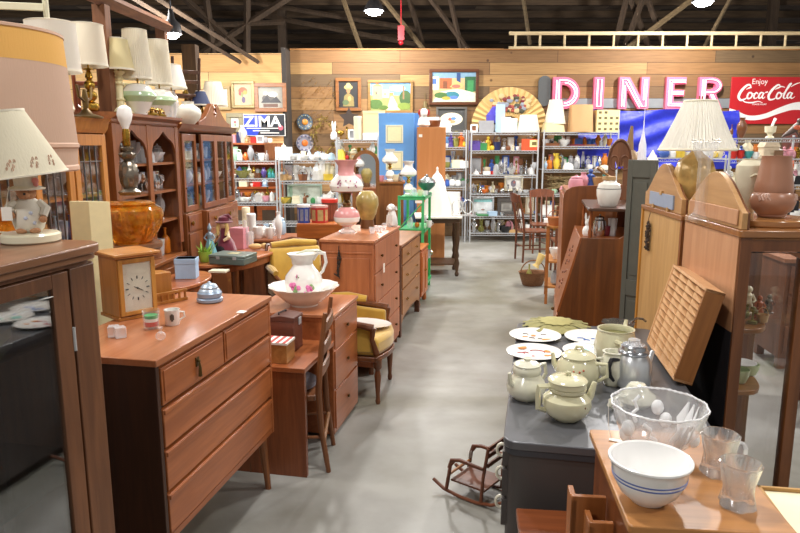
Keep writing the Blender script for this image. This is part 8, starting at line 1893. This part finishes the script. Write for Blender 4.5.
tag(O('picture_frame', G().box(-.05, .05, -.01, .01, 0, .1).box(-.035, .035, -.014, -.01, .015, .085), mat('#7a5a40', .5), loc=((768-400)/F*yk, yk-.12, LK[1]+.001)), 'small brown square frame leaning before the toy house', 'frame')
YB2 = 9.3
bk3 = T('dark_shelf_unit', 'dark brown shelf unit with orange boxes at the far side', 'shelf unit', ((792-400)/F*YB2, YB2, 0))
O('side_panel', G().box(0, .03, 0, .4, 0, 1.9), DKF, bk3)
for z in (.5, 1.0, 1.32, 1.6, 1.88): O('shelf', G().box(.03, 1.0, 0, .4, z-.03, z), DKF, bk3)
shelf([(797,'box','orange',.16,.1),(802,'box','yellow',.12,.12)], YB2+.1, 1.6, 'in the dark shelf unit')
shelf([(797,'box','orange',.16,.2),(803,'box','cream',.12,.14)], YB2+.1, 1.32, 'on the lower board of the dark shelf unit')
shelf([(736,'bottle','black',.05,.2),(728,'figurine','white',.1,.22),(733,'jar','cream',.12,.12),(787,'tin','red',.12,.06),(792,'cup','white',.14,.1),(797,'box','black',.16,.1)], lambda px: yk, LK[2], 'on the third shelf beyond the vases')
shelf([(737,'box','grey',.2,.2),(780,'tray','white',.3,.08),(788,'box','black',.16,.22),(795,'bowl','white',.16,.1),(740,'cup','green',.1,.1)], lambda px: yk-.02, LK[3], 'on the low shelf beyond the vases')
# broad display shelf continuing between the lamp and the sign
YM = 9.0
LM = [zpx(158, YM), zpx(190, YM)]
rack(655, 725, YM, LM+[.4], 'low grey display rack behind the pleated lamp', .4)
shelf([(664,'teapot','blue',.14,.14),(672,'jar','white',.1,.12),(680,'tin','yellow',.12,.1),(688,'cup','white',.1,.08),(706,'bowl','white',.14,.1),(714,'jar','yellow',.1,.1),(720,'cup','cream',.08,.1)], YM+.15, LM[0], 'on the low display rack behind the pleated lamp')
g = G(); random.seed(30)
# far aisle furniture visible through the curio glass and at the edge
fd = T('far_bureau', 'brown bureau in the next aisle seen through the curio glass', 'bureau', (3.35, 5.2, 0), -.1)
O('body', G().box(-.4, .4, -.25, .25, .1, .85), wood('#8a5a42', '#5c3a28', 'z'), fd); O('bureau_top', G().box(-.43, .43, -.28, .28, .85, .88), wood('#a8745a', '#7c5240', 'x'), fd)
for i in range(3): O('drawer', G().box(-.37, .37, -.262, -.25, .14+i*.235, .355+i*.235), wood('#8a5a42', '#5c3a28', 'x'), fd, bev=.003)
for x in (-.35, .35): O('leg', G().box(x-.03, x+.03, -.22, -.16, 0, .1).box(x-.03, x+.03, .16, .22, 0, .1), wood('#8a5a42', '#5c3a28', 'z'), fd)
slat_chair('slat_chair', 'brown chair in the next aisle seen through the curio glass', (2.75, 4.1, 0), 2.4, wood('#7a4a36', '#4c2c20', 'z'), 1., 3)
# second ranks of bric-a-brac on the busiest racks
def fill(px0, px1, y, z, where, step, seed, kinds, cols, hmax, wpx=1.):
    random.seed(seed); items = []; px = px0
    while px < px1:
        k = random.choice(kinds); w = random.uniform(.08, .16); h = random.uniform(.6, 1.1)*hmax
        if k in ('bowl', 'cup', 'dome', 'tray'): h = min(h, .13)
        items.append((round(px, 1), k, random.choice(cols), w, h)); px += step*random.uniform(.6, 1.05)
    shelf(items, y, z, where, endname='blue door end')
KK = ['vase', 'cup', 'jar', 'bottle', 'figurine', 'candlestick', 'goblet', 'bowl', 'dome', 'pitcher', 'box', 'frame', 'teapot', 'plate']
CC_ = ['white', 'white', 'cream', 'cream', 'silver', 'clear', 'grey', 'brown', 'blue', 'pink', 'brass', 'green', 'amber']
for (a_, b_, zz, nm, mx_) in ((473, 535, LV1[1], 'second', .26), (473, 535, LV1[2], 'third', .32), (473, 503, LV1[3], 'fourth', .2), (496, 536, LV1[5], 'bottom', .2), (473, 535, LV1[4], 'fifth', .1)):
    fill(a_, b_, YR+.36, zz, f'at the back of the {nm} shelf below the fan', 6.0, int(zz*100), KK, CC_, mx_)
for (a_, b_, zz, nm, mx_) in ((545, 612, LV2[1], 'second', .2), (545, 612, LV2[2], 'third', .3), (547, 612, LV2[4], 'fifth', .25), (547, 600, LV2[5], 'bottom', .22)):
    fill(a_, b_, YR+.36, zz, f'at the back of the {nm} shelf before the tarpaulin', 6.5, int(zz*90), KK, CC_, mx_)
for (a_, b_, zz, nm, mx_) in ((447, 465, LV0[1], 'second', .2), (447, 465, LV0[2], 'third', .25), (447, 465, LV0[3], 'fourth', .25), (430, 465, LV0[4], 'lowest', .2)):
    fill(a_, b_, YR+.36, zz, f'at the back of the {nm} shelf of the narrow rack', 5.5, int(zz*80), KK, CC_, mx_)
for (a_, b_, zz, nm, mx_) in ((231, 275, LA[1], 'second', .2), (231, 275, LA[3], 'third', .22)):
    fill(a_, b_, YA+.33, zz, f'at the back of the {nm} grey shelf by the breakfront', 5.5, int(zz*70), KK, CC_, mx_)
for (a_, b_, zz, nm, mx_) in ((281, 334, LBk[0], 'top', .13), (281, 334, LBk[1], 'second', .3), (323, 335, LBk[2], 'third', .3)):
    fill(a_, b_, YA+.33, zz, f'at the back of the {nm} crockery rack shelf', 5.5, int(zz*60), KK, ['white', 'white', 'cream', 'silver', 'pale blue'], mx_)
for (a_, b_, zz, nm, mx_) in ((339, 377, LC[1], 'second', .26), (339, 377, LC[2], 'third', .26), (339, 377, LC[3], 'bottom', .3)):
    fill(a_, b_, YA+.33, zz, f'at the back of the {nm} shelf behind the parlor lamp', 5, int(zz*50), KK, CC_, mx_)
for (a_, b_, zz, nm, mx_) in ((732, 805, LK[1], 'second', .2), (734, 805, LK[2], 'third', .25), (734, 805, LK[3], 'low', .25)):
    fill(a_, b_, YK+.36, zz, f'at the back of the {nm} shelf past the vases', 8.5, int(zz*40), KK, CC_, mx_)
for (a_, b_, zz, nm, mx_) in ((656, 724, LM[1], 'lower', .2),):
    fill(a_, b_, YM+.2, zz, f'on the {nm} board of the display rack behind the pleated lamp', 7, 5, KK, CC_, mx_)

# repeats share a group phrase
_by = {}
for o in COL.objects:
    if o.parent is None and 'label' in o and 'group' not in o: _by.setdefault(o.name.split('.')[0], []).append(o)
for k_, v_ in _by.items():
    if len(v_) > 1:
        for o in v_: o['group'] = k_.replace('_', ' ')+' repeats in the shop'
